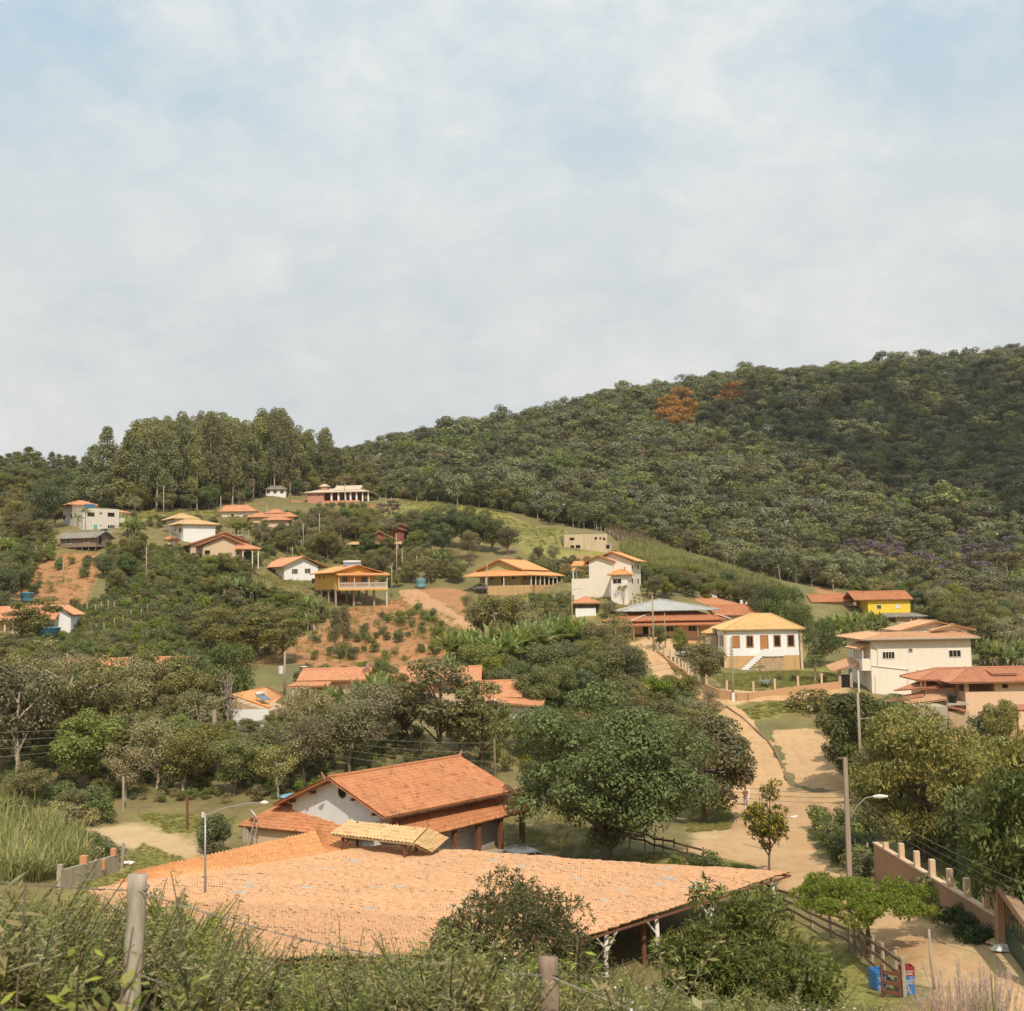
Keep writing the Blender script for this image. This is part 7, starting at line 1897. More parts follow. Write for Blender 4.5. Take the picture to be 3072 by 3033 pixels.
def fill(poly, mix, n, hr, spacing=2.0, check=True):
    keys = list(mix); pr = np.array([mix[k] for k in keys], float); pr /= pr.sum(); done = 0
    for px, py in inpoly(poly, n * 3):
        if done >= n: break
        p = hit(px, py)
        if p is None: continue
        sp = keys[rng.choice(len(keys), p=pr)]; h0 = PROTO[sp][0][2]; h = rng.uniform(*hr)
        if CAT.get(sp) == 'bush': h = min(h, rng.uniform(1.3, 2.4))
        if sp == 'banana': h = rng.uniform(3, 4.6)
        w = PROTO[sp][0][3] * h / h0
        if any((p[0] - a) ** 2 + (p[1] - b) ** 2 < (spacing * (w + c) * .25) ** 2 for a, b, c in SPOTS): continue
        if any(inside(R_, np.array([p[0]]), np.array([p[1]]))[0] for R_ in ROADS): continue
        if check and blocked(px, py, p, h, w): continue
        SPOTS.append((p[0], p[1], w)); plant(sp, p, h); done += 1


def key(sp, px, py, h, w=None, d=None, label=None, var=None):
    p = ground(px, d) if d else hit(px, py)
    SPOTS.append((p[0], p[1], w or h)); return plant(sp, p, h, w, var, label)


# ------------------------------------------------------------------ hero trees and plants near the viewer
def special(name, sp_key, quads, trunk, mat, bark, p, label, cat='tree', seed=1, group=None, rz=0.0, crown='crown', stem='trunk', scale=1):
    r = np.random.default_rng(seed); e = empty(name, p, rz, label, cat, group); e.scale = (scale,) * 3
    link(crown, leafmesh(sp_key + '_' + crown, quads, mat, r), e)
    if trunk is not None: tm = np_mesh(sp_key + '_' + stem, *trunk, None, True); tm.materials.append(MAT[bark]); link(stem, tm, e)
    return e


def fans(r, L, n, ln, k=7, asp=.16, flat=.85, spread=.9, droop=.35):
    """sprays of narrow leaflets around shoot tips on lobes L"""
    L = np.asarray(L, float); j = r.choice(len(L), n, p=(L[:, 3] ** 2) / (L[:, 3] ** 2).sum()); d = unit(r.normal(0, 1, (n, 3)) + np.array([0, 0, .4])); fl = np.array([1, 1, flat])
    q = L[j, :3] + d * fl * (L[j, 3] * (.5 + .55 * r.random(n) ** .5))[:, None]
    q = np.repeat(q, k, 0); dd = np.repeat(d, k, 0); T = unit(dd * .6 + spread * r.normal(0, .75, (n * k, 3)) + np.array([0, 0, -droop])); l = ln * r.uniform(.6, 1.25, n * k)
    N = unit(np.cross(T, r.normal(0, 1, (n * k, 3))) + np.array([0, 0, .9]) + dd * .3); N = unit(N - T * (N * T).sum(1, keepdims=True))
    return leafq(r, q + T * l[:, None] * .5, N, l, asp, .25, T)


LAND.append(('the big round tree', 1810, 2300)); LAND.append(('the dirt road junction', 2380, 2450)); LAND.append(('the brown boundary wall', 2800, 2660))
# big round tree beside the hall
r = np.random.default_rng(1); L = ellips(r, 84, 6.3, 1.5, 11.0, 1.3, .5); tv = limbs(r, (.3, 0, 8.5), 5, L, 26, h0=.25, rt=.42)
special('broadleaf_tree', 'round', np.concatenate([lobes(r, L, 52000, .23, .8, asp=.5, up=.4, jit=.6), lobes(r, L, 4000, .45, .6, lo=.2)]), tv, LM['dark'], 'bark', ground(1802, 78), 'biggest dark green round crowned tree, shading the right end of the hall', seed=1, group='trees of the village')
HOUSES.append((1480, 2060, 2110, 2500, 76))
# the bushy tree right behind it, over the road edge
r = np.random.default_rng(2); L = ellips(r, 55, 3.9, 1.6, 8.8, 1.15, .6); special('broadleaf_tree', 'roadside', lobes(r, L, 14000, .34, .75), limbs(r, (0, 0, 6.5), 4, L, 20, rt=.28), LM['olive'], 'bark', ground(2095, 101), 'olive leafy tree overhanging the dirt road behind the big round tree', seed=2, group='trees of the village')
# mango at the right
r = np.random.default_rng(3); L = ellips(r, 80, 3.6, 1.0, 8.9, 1.05, .58, topheavy=-.12); special('mango_tree', 'mangoright', lobes(r, L, 34000, .30, .85, asp=.28, droop=.5, jit=.6), limbs(r, (0, 0, 6.5), 4, L, 26, rt=.26), LM['mango'], 'bark', ground(2752, 70), 'large yellow green mango tree behind the brown boundary wall', seed=3, group='trees of the village')
HOUSES.append((2590, 2200, 2960, 2540, 68))
for i, (px, d, h, R_, lab) in enumerate(((3090, 58, 8.6, 2.8, 'dark drooping leaved tree cut by the picture edge beside the mango'), (3125, 50, 8, 2.8, 'dark tree overhanging the green gate at the picture edge'), (2960, 64, 5.0, 2.4, 'low leafy tree behind the thuja inside the walled garden'))):
    r = np.random.default_rng(40 + i); L = ellips(r, 50, R_, .8, h - .6, .95, .6); special('broadleaf_tree', 'edge%d' % i, lobes(r, L, 12000, .36, .85, asp=.32, droop=.7), limbs(r, (0, 0, h * .7), 3, L, 14, rt=.22), LM['dark' if i else 'mango'], 'bark', ground(px, d), lab, seed=40 + i, group='trees of the village')
# tree behind the slim pole, with reddish seed clusters
r = np.random.default_rng(4); L = ellips(r, 50, 3.3, 1.2, 7.8, 1.05, .6); special('broadleaf_tree', 'polebush', lobes(r, L, 12000, .34, .75), limbs(r, (0, 0, 5.5), 3, L, 22, rt=.22), leafmat('mottled_leaves', '#454a2a', '#74773f', .3, '#8a6b5a', .12), 'bark', ground(2560, 106), 'mottled tree with brownish seed tips behind the slim concrete pole', seed=4, group='trees of the village')
# flat topped yellow green tree in front of the street light
r = np.random.default_rng(5); L = []
for k in range(64):
    a = r.uniform(0, 6.28); q = 2.75 * r.random() ** .5; L.append((q * math.cos(a), q * math.sin(a), 2.75 + .22 * r.normal() - .05 * q * q, r.uniform(.4, .65)))
p = hit(2605, 2862)
special('flat_topped_tree', 'flattop', fans(r, L, 4600, .16, 8, .28, .34, droop=.05), tube_quads([(np.array([(0, 0, -.3), (.03, 0, .8), (.0, 0, 1.3)]), np.array([.13, .1, .09]))] + [(np.array([(0, 0, 1.25), np.array([x, y, 2.7]) * .55 + np.array([0, 0, .4]), (x, y, 2.7)]), np.array([.07, .05, .025])) for x, y in ((-1.4, .3), (-.7, -.6), (.3, .8), (.9, -.3), (1.6, .4), (-.2, .1))]), leafmat('lime_leaflets', '#6a7a20', '#a8ac3c', .4), 'bark', p, 'small flat topped lime green tree at the rail fence', seed=5)
# thuja
r = np.random.default_rng(6); L = [(q * math.cos(a), q * math.sin(a), z, .32) for z, q, a in ((.25 + 3.1 * u, 1.05 * (1 - u) ** .8 * r.uniform(.5, 1), r.uniform(0, 6.28)) for u in r.random(90) ** 1.2)] + [(0, 0, 3.4, .2)]
special('thuja', 'thuja', lobes(r, L, 9000, .16, 1.5, asp=.22, droop=-1.2), tube_quads([(np.array([(0, 0, -.3), (0, 0, 1.5), (0, 0, 3)]), np.array([.09, .06, .03]))]), LM['cypress'], 'bark', ground(2890, 60), 'cone shaped bright green thuja behind the brown boundary wall', seed=6)
# yellow flowering young tree
r = np.random.default_rng(7); L = ellips(r, 22, 1.15, 2.0, 4.2, .5, .5) + [(.3, 0, 4.9, .45), (.5, 0, 5.4, .35), (.1, .1, 5.1, .4), (-1.2, 0, 3.7, .4)]; p = ground(2283, 72)
special('flowering_tree', 'yellowflower', fans(r, L, 900, .24, 6, .3), limbs(r, (.2, 0, 4.8), 1, L, 14, rt=.08), LM['yflower'], 'bark', p, 'young tree with yellow flowers behind the far corner of the open shed', seed=7)
# clipped round bush beside the thin lamp pole
r = np.random.default_rng(8); L = [(q[0] * .8, q[1] * .8, 1.35 + q[2] * 1.0, .4) for q in unit(r.normal(0, 1, (30, 3)))]; special('clipped_bush', 'topiary', lobes(r, L, 5000, .15, 1.0, lo=.7), tube_quads([(np.array([(0, 0, -.2), (0, 0, .6), (0, 0, 1.2)]), .08)]), LM['dark'], 'bark', hit(640, 2562), 'egg shaped clipped dark bush behind the thin lamp pole', 'bush', seed=8, crown='foliage', stem='stem')
# two big bushes in front of the open shed
r = np.random.default_rng(9); L = ellips(r, 70, 2.35, 1.3, 5.0, .75, .6); p = ground(1530, 36); p = np.array([p[0], p[1], p[2]]); zt = at(1540, 2602, 36)[2]; hh = zt - p[2]
L = [(x, y, z * hh / 5.6, q) for x, y, z, q in L]
special('bush_tree', 'shedbush', fans(r, L, 5200, .17, 7, .27), limbs(r, (0, 0, hh * .6), 2, L, 26, h0=.1, rt=.1), leafmat('reddish_tipped_leaves', '#41482a', '#757a42', .3, '#94623f', .10), 'bark', p, 'wide dark bush with reddish tips hiding the near edge of the shed roof', seed=9)
r = np.random.default_rng(10); p = ground(2200, 28); zt = at(2200, 2705, 28)[2]; hh = zt - p[2]; L = ellips(r, 80, 1.85, .4, hh - .3, .62, .55) + [(-.95, 0, hh + .05, .3), (-.85, .1, hh + .3, .22), (-.4, 0, hh, .35), (.5, -.3, hh - .2, .4)]
special('bush_tree', 'lawnbush', fans(r, L, 6200, .19, 8, .24), limbs(r, (0, 0, hh * .6), 2, L, 30, h0=.1, rt=.08), leafmat('glossy_feather_leaves', '#484d2c', '#888b4e', .3, '#8a6848', .05), 'bark', p, 'big feathery leaved bush in front of the shed posts and lawn', seed=10)
# ------------------------------------------------------------------ weeds and shoots near the viewer
def weed_shoot(r, h, nl, ll, asp=.2, branch=0):
    Qs, tb = [], []; stems = [(np.zeros(3), np.array([r.normal(0, .08), r.normal(0, .08), 1.0]), h)]
    for b in range(branch): z = r.uniform(.3, .8) * h; a = r.uniform(0, 6.28); stems.append((np.array([0, 0, z]), np.array([.7 * math.cos(a), .7 * math.sin(a), 1.0]), h * r.uniform(.25, .5)))
    for o, d, l in stems:
        d = unit(d); t = np.linspace(0, 1, 5)[:, None]; p = o + d * t * l + np.array([.06 * l, 0, 0]) * t ** 2; tb.append((p, np.linspace(.006, .002, 5) * (.6 + h * .5)))
        n = max(4, int(nl * l / h)); f = r.uniform(.12, 1, n); q = o + d * (f * l)[:, None]; a = np.arange(n) * 2.4 + r.uniform(0, 6)
        T = unit(np.stack([np.cos(a), np.sin(a), r.uniform(-.25, .7, n)], 1)); L_ = ll * r.uniform(.6, 1.2, n) * (1.15 - .6 * f); N = unit(np.array([0, 0, 1.0]) + r.normal(0, .35, (n, 3))); Qs.append(leafq(r, q + T * L_[:, None] * .5, N, L_, asp, .2, T))
    return np.concatenate(Qs), tube_quads(tb, 4)


def gn_scatter(name, label, pts, scl, rots, idx, protos, cat='vegetation'):
    """one stuff object: copies of a few plants over many ground points"""
    me = bpy.data.meshes.new(name); n = len(pts); me.vertices.add(n); me.vertices.foreach_set('co', np.asarray(pts, np.float32).ravel())
    for nm, ty, dat in (('scl', 'FLOAT', scl), ('idx', 'INT', idx)): a = me.attributes.new(nm, ty, 'POINT'); a.data.foreach_set('value', np.asarray(dat))
    a = me.attributes.new('rot', 'FLOAT_VECTOR', 'POINT'); a.data.foreach_set('vector', np.asarray(rots, np.float32).ravel())
    o = link(name, me); o['kind'] = 'stuff'; o['label'] = label
    co_ = bpy.data.collections.new(name + '_kinds')
    for i, m in enumerate(protos):
        po = bpy.data.objects.new('%s_kind_%02d' % (name, i), m); co_.objects.link(po)
    ng = bpy.data.node_groups.new(name, 'GeometryNodeTree'); ng.interface.new_socket('Geometry', in_out='INPUT', socket_type='NodeSocketGeometry'); ng.interface.new_socket('Geometry', in_out='OUTPUT', socket_type='NodeSocketGeometry')
    N = ng.nodes; gi = N.new('NodeGroupInput'); go_ = N.new('NodeGroupOutput'); ci = N.new('GeometryNodeCollectionInfo'); ci.inputs['Collection'].default_value = co_; ci.inputs['Separate Children'].default_value = True; ci.inputs['Reset Children'].default_value = True
    ip = N.new('GeometryNodeInstanceOnPoints'); ip.inputs['Pick Instance'].default_value = True
    def attr(nm, ty): a = N.new('GeometryNodeInputNamedAttribute'); a.data_type = ty; a.inputs['Name'].default_value = nm; return a.outputs['Attribute']
    er = N.new('FunctionNodeEulerToRotation'); K = ng.links.new
    K(gi.outputs[0], ip.inputs['Points']); K(ci.outputs[0], ip.inputs['Instance']); K(attr('idx', 'INT'), ip.inputs['Instance Index']); K(attr('rot', 'FLOAT_VECTOR'), er.inputs[0]); K(er.outputs[0], ip.inputs['Rotation']); K(attr('scl', 'FLOAT'), ip.inputs['Scale']); K(ip.outputs[0], go_.inputs[0])
    md = o.modifiers.new('scatter', 'NODES'); md.node_group = ng
    return o


def spread_plan(polys, n, dens=None):
    """random ground points in ground polygons, more where the viewer is nearer"""
    out = []; A_ = []
    for P in polys: A_.append(abs(np.sum(P[:, 0] * np.roll(P[:, 1], -1) - P[:, 1] * np.roll(P[:, 0], -1))) / 2)
    tot = sum(A_)
    for P, a in zip(polys, A_):
        m = max(3, int(n * a / tot)); lo, hi = P.min(0), P.max(0); got = np.zeros((0, 2))
        while len(got) < m:
            q = rng.uniform(lo, hi, (m * 3, 2)); got = np.vstack([got, q[inside(P, q[:, 0], q[:, 1])]])
        out.append(got[:m])
    q = np.concatenate(out); return np.column_stack([q, H(q[:, 0], q[:, 1])])


def rotz(n, tilt=.08): return np.column_stack([rng.normal(0, tilt, (n, 2)), rng.uniform(0, 6.28, n)])


# weeds on the slope below the viewer
WP = []
for s in range(6):
    r = np.random.default_rng(500 + s); q, tq = weed_shoot(r, 1.15, 110, .075, .22, 13); WP.append(leafmesh('weed', q, LM['weed' if s % 3 else 'fresh'], r, tq, LM['weed']))
for s in range(2):
    r = np.random.default_rng(520 + s); q = tuft(r, 26, 1.1, .016, .35, .45, .08, 4); WP.append(leafmesh('weed', q, LM['grass'], r))
r = np.random.default_rng(530); q, tq = weed_shoot(r, 1.2, 90, .075, .2, 12); fl = leafq(r, np.column_stack([r.normal(0, .2, (24, 2)), r.uniform(.85, 1.2, 24)]), unit(r.normal(0, .3, (24, 3)) + np.array([0, 0, 1.])), .02, .9); wm = plain('weed_flowers', '#d9cdd0', .8)
me = leafmesh('weed', np.concatenate([q, fl]), LM['weed'], r, tq, LM['weed']); me.materials.append(wm); mi = np.zeros(len(me.polygons), np.int32); me.polygons.foreach_get('material_index', mi); mi[len(q):len(q) + 24] = 2; me.polygons.foreach_set('material_index', mi); WP.append(me)
n = 6500; d = rng.uniform(6.5, 31, n) ** 1.0; u = rng.uniform(-200, 3300, n); v = np.array([at(a, 1900, b)[0] for a, b in zip(u, d)]); pts = np.column_stack([v, d, H(v, d)])
px = u
# height limit: let the tops follow the outline that the weeds have in the picture
topy = np.interp(px, [-200, 0, 200, 330, 450, 520, 640, 760, 900, 1000, 1150, 1250, 1330, 1700, 1850, 1950, 2100, 2350, 2450, 2700, 2800, 3000, 3300], [2690, 2700, 2715, 2725, 2710, 2690, 2760, 2835, 2855, 2870, 2820, 2790, 2760, 2850, 2930, 2960, 2990, 3010, 3020, 3060, 3060, 3060, 3060])
topy = np.where((d < 9.5) & (np.abs(px - 400) < 190), 3060, topy); topy = np.where((d < 9) & (np.abs(px - 1650) < 120), 3010, topy)
zmax = np.array([at(a, b, c)[2] for a, b, c in zip(px, topy, d)]); hmax = zmax - pts[:, 2]
hgt = np.minimum(rng.uniform(.7, 1.5, n) * np.interp(px, [560, 700], [1.75, 1.0]), hmax * rng.uniform(.6, .92, n)); k = hgt > .3
gn_scatter('weeds', 'tangle of weeds and tall grass on the slope in front of the shed', pts[k], hgt[k] / 1.1, rotz(k.sum(), .12), rng.choice(9, k.sum(), p=[.17, .14, .14, .17, .14, .13, .03, .03, .05]).astype(np.int32), WP)
# taller weed shrubs
LAND.append(('the nearest fence posts', 900, 2900)); WS = []
for s in range(3):
    r = np.random.default_rng(540 + s); L = ellips(r, 26, .85, .4, 2.3, .36, .4); q = fans(r, L, 900, .11, 6, .2, spread=.9, droop=-.1); WS.append((leafmesh('weed_shrub', q, LM['weed'], r), np_mesh('weed_stem', *limbs(r, (0, 0, 1.9), .8, L, 20, h0=.05, rt=.03), None, True)))
    WS[-1][1].materials.append(MAT['bark'])
for i, (px, py, d, lab) in enumerate(((500, 2668, 15, 'tallest leafy weed shrub right of the weathered post'), (600, 2720, 14, 'weed shrub between the weathered post and the shed roof'), (310, 2735, 15, 'weed shrub just left of the weathered post'), (180, 2700, 17, 'broad weed shrub in front of the grey wall stub'), (60, 2710, 16, 'weed shrub at the picture edge under the cane'), (1220, 2770, 16, 'weed shrub left of the second fence post'), (1060, 2840, 15, 'low weed shrub in front of the shed roof'), (1380, 2790, 18, 'weed shrub in front of the wide dark bush'), (1730, 2900, 17, 'weed shrub beside the white shed post'), (1960, 2960, 16, 'low weed shrub at the foot of the feathery bush'), (470, 2800, 12, 'weed shrub right at the foot of the weathered post'), (700, 2870, 13, 'low weed shrub by the tall flowering weed'))):
    g_ = ground(px, d); zt = at(px, py, d)[2]; hh = max(.7, zt - g_[2]); e = empty('weed_shrub', g_, rng.uniform(0, 6), lab, 'weed', 'weed shrubs on the slope'); e.scale = (hh / 2.6 * 1.15, hh / 2.6 * 1.15, hh / 2.6); a, b = WS[i % 3]; link('foliage', a, e); link('stem', b, e)
# single tall weeds close to the lens
for i, (px, py, d, h, ll, asp, br, lab) in enumerate(((60, 2650, 5.2, 1.5, .26, .26, 0, 'broad leaved dark weed at the picture edge'), (250, 2780, 4.2, 1.1, .12, .3, 4, 'branching pale weed stalk in front of the weathered post'), (395, 2850, 4.6, 1.0, .14, .3, 3, 'yellowish weed stalk over the weathered post'), (755, 2740, 12, 1.8, .14, .22, 2, 'thin tall weed standing out against the shed roof'), (1055, 2750, 12, 1.7, .18, .2, 2, 'tall narrow leaved weed against the shed roof'), (1230, 2800, 10, 1.6, .2, .2, 3, 'fresh green tall weed left of the second post'), (1500, 2830, 9, 1.3, .16, .3, 4, 'bright broad leaved weed before the second post'), (1700, 2850, 9.5, 1.4, .16, .3, 4, 'bright leafy weed right of the second post'), (2010, 2860, 11, 1.6, .16, .24, 3, 'flowering weed at the edge of the feathery bush'), (1990, 2950, 5.5, .9, .22, .3, 1, 'curled broad leaf weed below the feathery bush'), (120, 2870, 3.8, .8, .16, .35, 2, 'large leaved weed lowest in the corner'))):
    r = np.random.default_rng(600 + i); zt = at(px, py, d); g_ = ground(px, d); h = max(h, zt[2] - g_[2]); q, tq = weed_shoot(r, h, int(26 * h), ll, asp, br); special('tall_weed', 'tallweed%d' % i, q, tq, LM['fresh' if i in (1, 2, 5, 6, 7) else 'weed'], 'bark', g_, lab, 'weed', 600 + i, 'tall weeds', crown='leaves', stem='stem')
# pinkish plume grass
for i, (px, d, h, lab) in enumerate(((2850, 15, 1.45, 'pinkish plume grass clump highest at the road end'), (2760, 14.5, 1.05, 'smaller pinkish plume grass clump beside the tall one'), (2925, 15.5, 1.3, 'pinkish plume grass clump on the gate side'))):
    r = np.random.default_rng(700 + i); g_ = ground(px, d); zt = at(px, (2892, 2985, 2925)[i], d)[2]; h = max(.8, zt - g_[2]); n_ = 110
    bl = tuft(r, 160, h * .75, .012, .22, .35, .12, 4); b = np.column_stack([r.normal(0, .1, (n_, 2)), np.zeros(n_)]); dr = unit(np.column_stack([r.normal(0, .19, (n_, 2)), np.ones(n_)])); tip = b + dr * (h * r.uniform(.7, .98, n_))[:, None]
    pl = []
    for k in range(40): f = r.uniform(-.24, .05, n_); T = unit(dr + r.normal(0, .35, (n_, 3))); pl.append(leafq(r, tip + dr * f[:, None] * 1.2 + r.normal(0, .012, (n_, 3)), unit(np.cross(T, r.normal(0, 1, (n_, 3)))), .07, .09, T=T))
    e = special('plume_grass', 'plume%d' % i, np.concatenate(pl), tube_quads([(np.array([x, (x + y) / 2, y]), .004) for x, y in zip(b, tip)], 3), LM['plume'], 'palewood', g_, lab, 'grass', 700 + i, 'plume grass clumps', crown='plumes', stem='stalks')
    link('blades', leafmesh('plume_blades', bl, leafmat('dry_blades', '#a8895c', '#cbb083', .4), r), e)
# tall single grass stalks
r = np.random.default_rng(720); p = ground(2945, 13); zt = at(2950, 2820, 13)[2] - p[2]; q = tuft(r, 7, zt, .02, .05, .06, .05, 5); special('tall_weed', 'stalk', q, None, LM['cane'], 'bark', p, 'few tall green grass stalks above the plume grass', 'grass', 720, crown='blades')
# ------------------------------------------------------------------ forest on the hill
FP = plan([(1030, 1472), (1095, 1482), (1250, 1507), (1400, 1522), (1560, 1556), (1750, 1588), (1880, 1600), (1990, 1640), (2100, 1668), (2260, 1728), (2400, 1762), (2500, 1778), (2620, 1768), (2760, 1790), (2900, 1830), (3060, 1862), (3300, 1880)])
RP = np.array([(x * 1.0, y) for x, y in [at(3350, 1000, 800)[:2], at(3072, 1000, 790)[:2], at(2600, 1000, 780)[:2], at(2200, 1000, 735)[:2], at(1900, 1000, 685)[:2], at(1500, 1000, 605)[:2], at(1250, 1000, 555)[:2], at(1080, 1000, 510)[:2], at(1010, 1000, 440)[:2]]])
poly = np.vstack([FP, RP]); lo, hi = poly.min(0), poly.max(0); cell = 6.0
gx, gy = np.meshgrid(np.arange(lo[0], hi[0], cell), np.arange(lo[1], hi[1], cell)); gx = gx + rng.uniform(-.45, .45, gx.shape) * cell; gy = gy + rng.uniform(-.45, .45, gy.shape) * cell
k = inside(poly, gx, gy); fx, fy = gx[k], gy[k]; fz = H(fx, fy); P3 = np.column_stack([fx, fy, fz])
pxy = np.array([proj(p) for p in P3]); vis = (pxy[:, 0] > -150) & (pxy[:, 0] < 3230); P3, pxy = P3[vis], pxy[vis]
hgt = rng.uniform(7.5, 12.5, len(P3)) * np.where(rng.random(len(P3)) < .06, 1.35, 1.0); hgt *= np.interp(P3[:, 1], [330, 400], [.72, 1.0]) * np.interp(pxy[:, 0], [1060, 1120, 1350], [.5, .62, 1.0])
size = hgt / P3[:, 1] * ((pxy[:, 0] > 10) & (pxy[:, 0] < 3060))
LAND.append(('the wooded hillside', 2200, 1400))
ORANGE = [(2010, 1245, 15), (2040, 1215, 14), (1985, 1270, 12), (2065, 1245, 13), (2035, 1275, 14), (2010, 1280, 12), (2060, 1268, 12), (2195, 1190, 13), (2172, 1212, 12), (2215, 1205, 11)]
PURPLE = [(2445, 1545, 8), (2475, 1560, 7), (2540, 1520, 6), (2605, 1688, 8), (2640, 1700, 8), (2700, 1690, 6), (2760, 1735, 9), (2800, 1730, 7), (2850, 1750, 7), (2560, 1660, 6), (2420, 1500, 6), (2920, 1700, 8), (2990, 1690, 8), (3040, 1660, 7), (2890, 1640, 7), (2740, 1560, 6), (3020, 1520, 6), (2720, 1360, 6), (2820, 1380, 6), (2570, 1080, 7), (2640, 1085, 6), (3050, 1600, 6), (2950, 1745, 7), (1800, 1555, 5), (1180, 1530, 4), (1150, 1540, 4), (2680, 1655, 6)]
fm = [x[0] for x in PROTO['forest_tree']]; CLR = []


def recolour(me, mat):
    m = me.copy(); m.materials[0] = mat; return m


fo, fpu = [recolour(m, LM['orange']) for m in fm[:3]], [recolour(m, LM['purple']) for m in fm[:3]]
for i, (px, py, h) in enumerate(ORANGE):
    p = hit(px, py + 25, 100)
    if p is None: continue
    o = link('forest_tree', fo[i % 3]); o.location = p; o.scale = (h / 10 * 1.15,) * 2 + (h / 10,); o.rotation_euler = (0, 0, i * 1.3); CLR.append(p)
    tag(o, 'orange blossoming tree high on the wooded hillside', 'tree', 'orange blossoming trees on the hill')
for i, (px, py, h) in enumerate(PURPLE):
    p = hit(px, py + 15, 100)
    if p is None: continue
    o = link('forest_tree', fpu[i % 3]); o.location = p; o.scale = (h / 10 * 1.3,) * 2 + (h / 10 * 1.1,); o.rotation_euler = (0, 0, i * 1.7); CLR.append(p)
    tag(o, 'purple blossoming tree among the forest trees', 'tree', 'purple blossoming trees on the hill')
cl = np.array(CLR); far_ok = (((P3[:, None, :2] - cl[None, :, :2]) ** 2).sum(-1) > 30).all(1) & ~np.any((np.abs(P3[:, None, 0] - cl[None, :, 0] * (P3[:, 1] / cl[:, 1][:, None]).T) < 6) & (P3[:, None, 1] < cl[None, :, 1]) & (P3[:, None, 1] > cl[None, :, 1] - 11), 1)
P3, pxy, hgt, size = P3[far_ok], pxy[far_ok], hgt[far_ok], size[far_ok]; order = np.argsort(-size); single = np.zeros(len(P3), bool)
cnt = 0
for j in order:
    if cnt >= 262: break
    if size[j] <= 0: break
    single[j] = True; cnt += 1; m = fm[1] if (pxy[j, 0] > 2350 and rng.random() < .3) else fm[int(rng.integers(len(fm)))]
    o = link('forest_tree', m); o.location = P3[j] - (0, 0, .2); s = hgt[j] / 10; o.scale = (s * rng.uniform(.95, 1.3),) * 2 + (s,); o.rotation_euler = (0, 0, rng.uniform(0, 6.28))
    tag(o, 'green rounded forest tree along the lower edge of the wooded hillside', 'tree', 'forest trees along the foot of the hill')
q = ~single; gn_scatter('forest', 'dense mixed forest covering the upper hillside', P3[q], hgt[q] / 10 * 1.05, rotz(q.sum(), .05), rng.integers(0, len(fm), q.sum()).astype(np.int32), fm)
# ------------------------------------------------------------------ hilltop eucalyptus wood
EP = plan([(385, 1540), (520, 1532), (640, 1528), (700, 1516), (800, 1494), (880, 1486), (930, 1480), (1050, 1478), (1120, 1488)]); RE = np.array([at(px, 1400, d)[:2] for px, d in ((1140, 400), (1000, 400), (800, 405), (600, 385), (385, 370))]); poly = np.vstack([EP, RE])
pts = spread_plan([poly], 300); used = []
tops = lambda px: np.interp(px, [380, 430, 520, 580, 650, 720, 760, 790, 830, 880, 900, 960, 985, 1010, 1060, 1120], [1300, 1262, 1250, 1240, 1235, 1262, 1270, 1235, 1228, 1262, 1300, 1278, 1292, 1340, 1345, 1375])
LAND.append(('the hilltop eucalyptus wood', 650, 1350))
for p in pts[np.argsort(pts[:, 1])]:
    if len(used) > 125 or any((p[0] - a) ** 2 + (p[1] - b) ** 2 < 8 for a, b in used): continue
    px, py = proj(p); zt = at(px, tops(px), p[1])[2]; h = np.clip((zt - p[2]) * rng.uniform(.78, 1.02), 9, 31)
    if blocked(px, py, p, h, 3): continue
    used.append((p[0], p[1])); e = plant('eucalyptus', p, h, rng.uniform(6, 8.5), label='tall slender eucalyptus in the dense hilltop wood')
for i, (px, d, pt, w, lab) in enumerate(((318, 322, 1275, 17, 'tallest cone shaped dense eucalyptus behind the grey unfinished house'), (280, 330, 1330, 17, 'cone shaped dense eucalyptus on the outer flank of the hilltop wood'), (365, 318, 1340, 15, 'shorter cone shaped dense eucalyptus beside the first trunks of the wood'), (250, 338, 1365, 13, 'small dense eucalyptus at the bare gap of the hilltop'), (410, 335, 1262, 8, 'dark tall eucalyptus where the open trunks begin'), (795, 372, 1230, 9, 'fresh green eucalyptus crown rising above the wood, inner one'), (842, 368, 1228, 9, 'fresh green eucalyptus crown rising above the wood, outer one'))):
    g_ = ground(px, d); h = at(px, pt, d)[2] - g_[2]; plant('conetree' if i < 4 else 'eucalyptus', g_, h, w, label=lab)
for i, (px, d, pt, h, w) in enumerate(((45, 415, 1352, 0, 13), (80, 410, 1338, 0, 14), (108, 418, 1352, 0, 10), (18, 420, 1380, 0, 12), (150, 412, 1352, 0, 8), (170, 415, 1360, 0, 9), (195, 420, 1372, 0, 10), (215, 418, 1385, 0, 9), (238, 400, 1388, 0, 9), (-10, 410, 1395, 0, 11))):
    g_ = ground(px, d); zt = at(px, pt, d)[2]; plant('conetree', g_, max(8, zt - g_[2]), w * 1.15, label='far leafy eucalyptus in the row on the skyline')
# undergrowth of the wood, far coffee rows
fill([(385, 1545), (640, 1530), (800, 1498), (1000, 1480), (1120, 1490), (1100, 1470), (800, 1470), (600, 1500), (390, 1520)], dict(olivetree=3, broad=1, drytree=1), 80, (4.5, 8), .9)
fill([(0, 1432), (245, 1440), (250, 1490), (0, 1490)], dict(broad=2, olivetree=2, coffee=1), 36, (4, 7.5), .9)
fill([(0, 1452), (230, 1455), (240, 1480), (100, 1490), (0, 1500)], dict(coffee=3, darkshrub=2, olivetree=1), 60, (2.5, 5), 1.0)
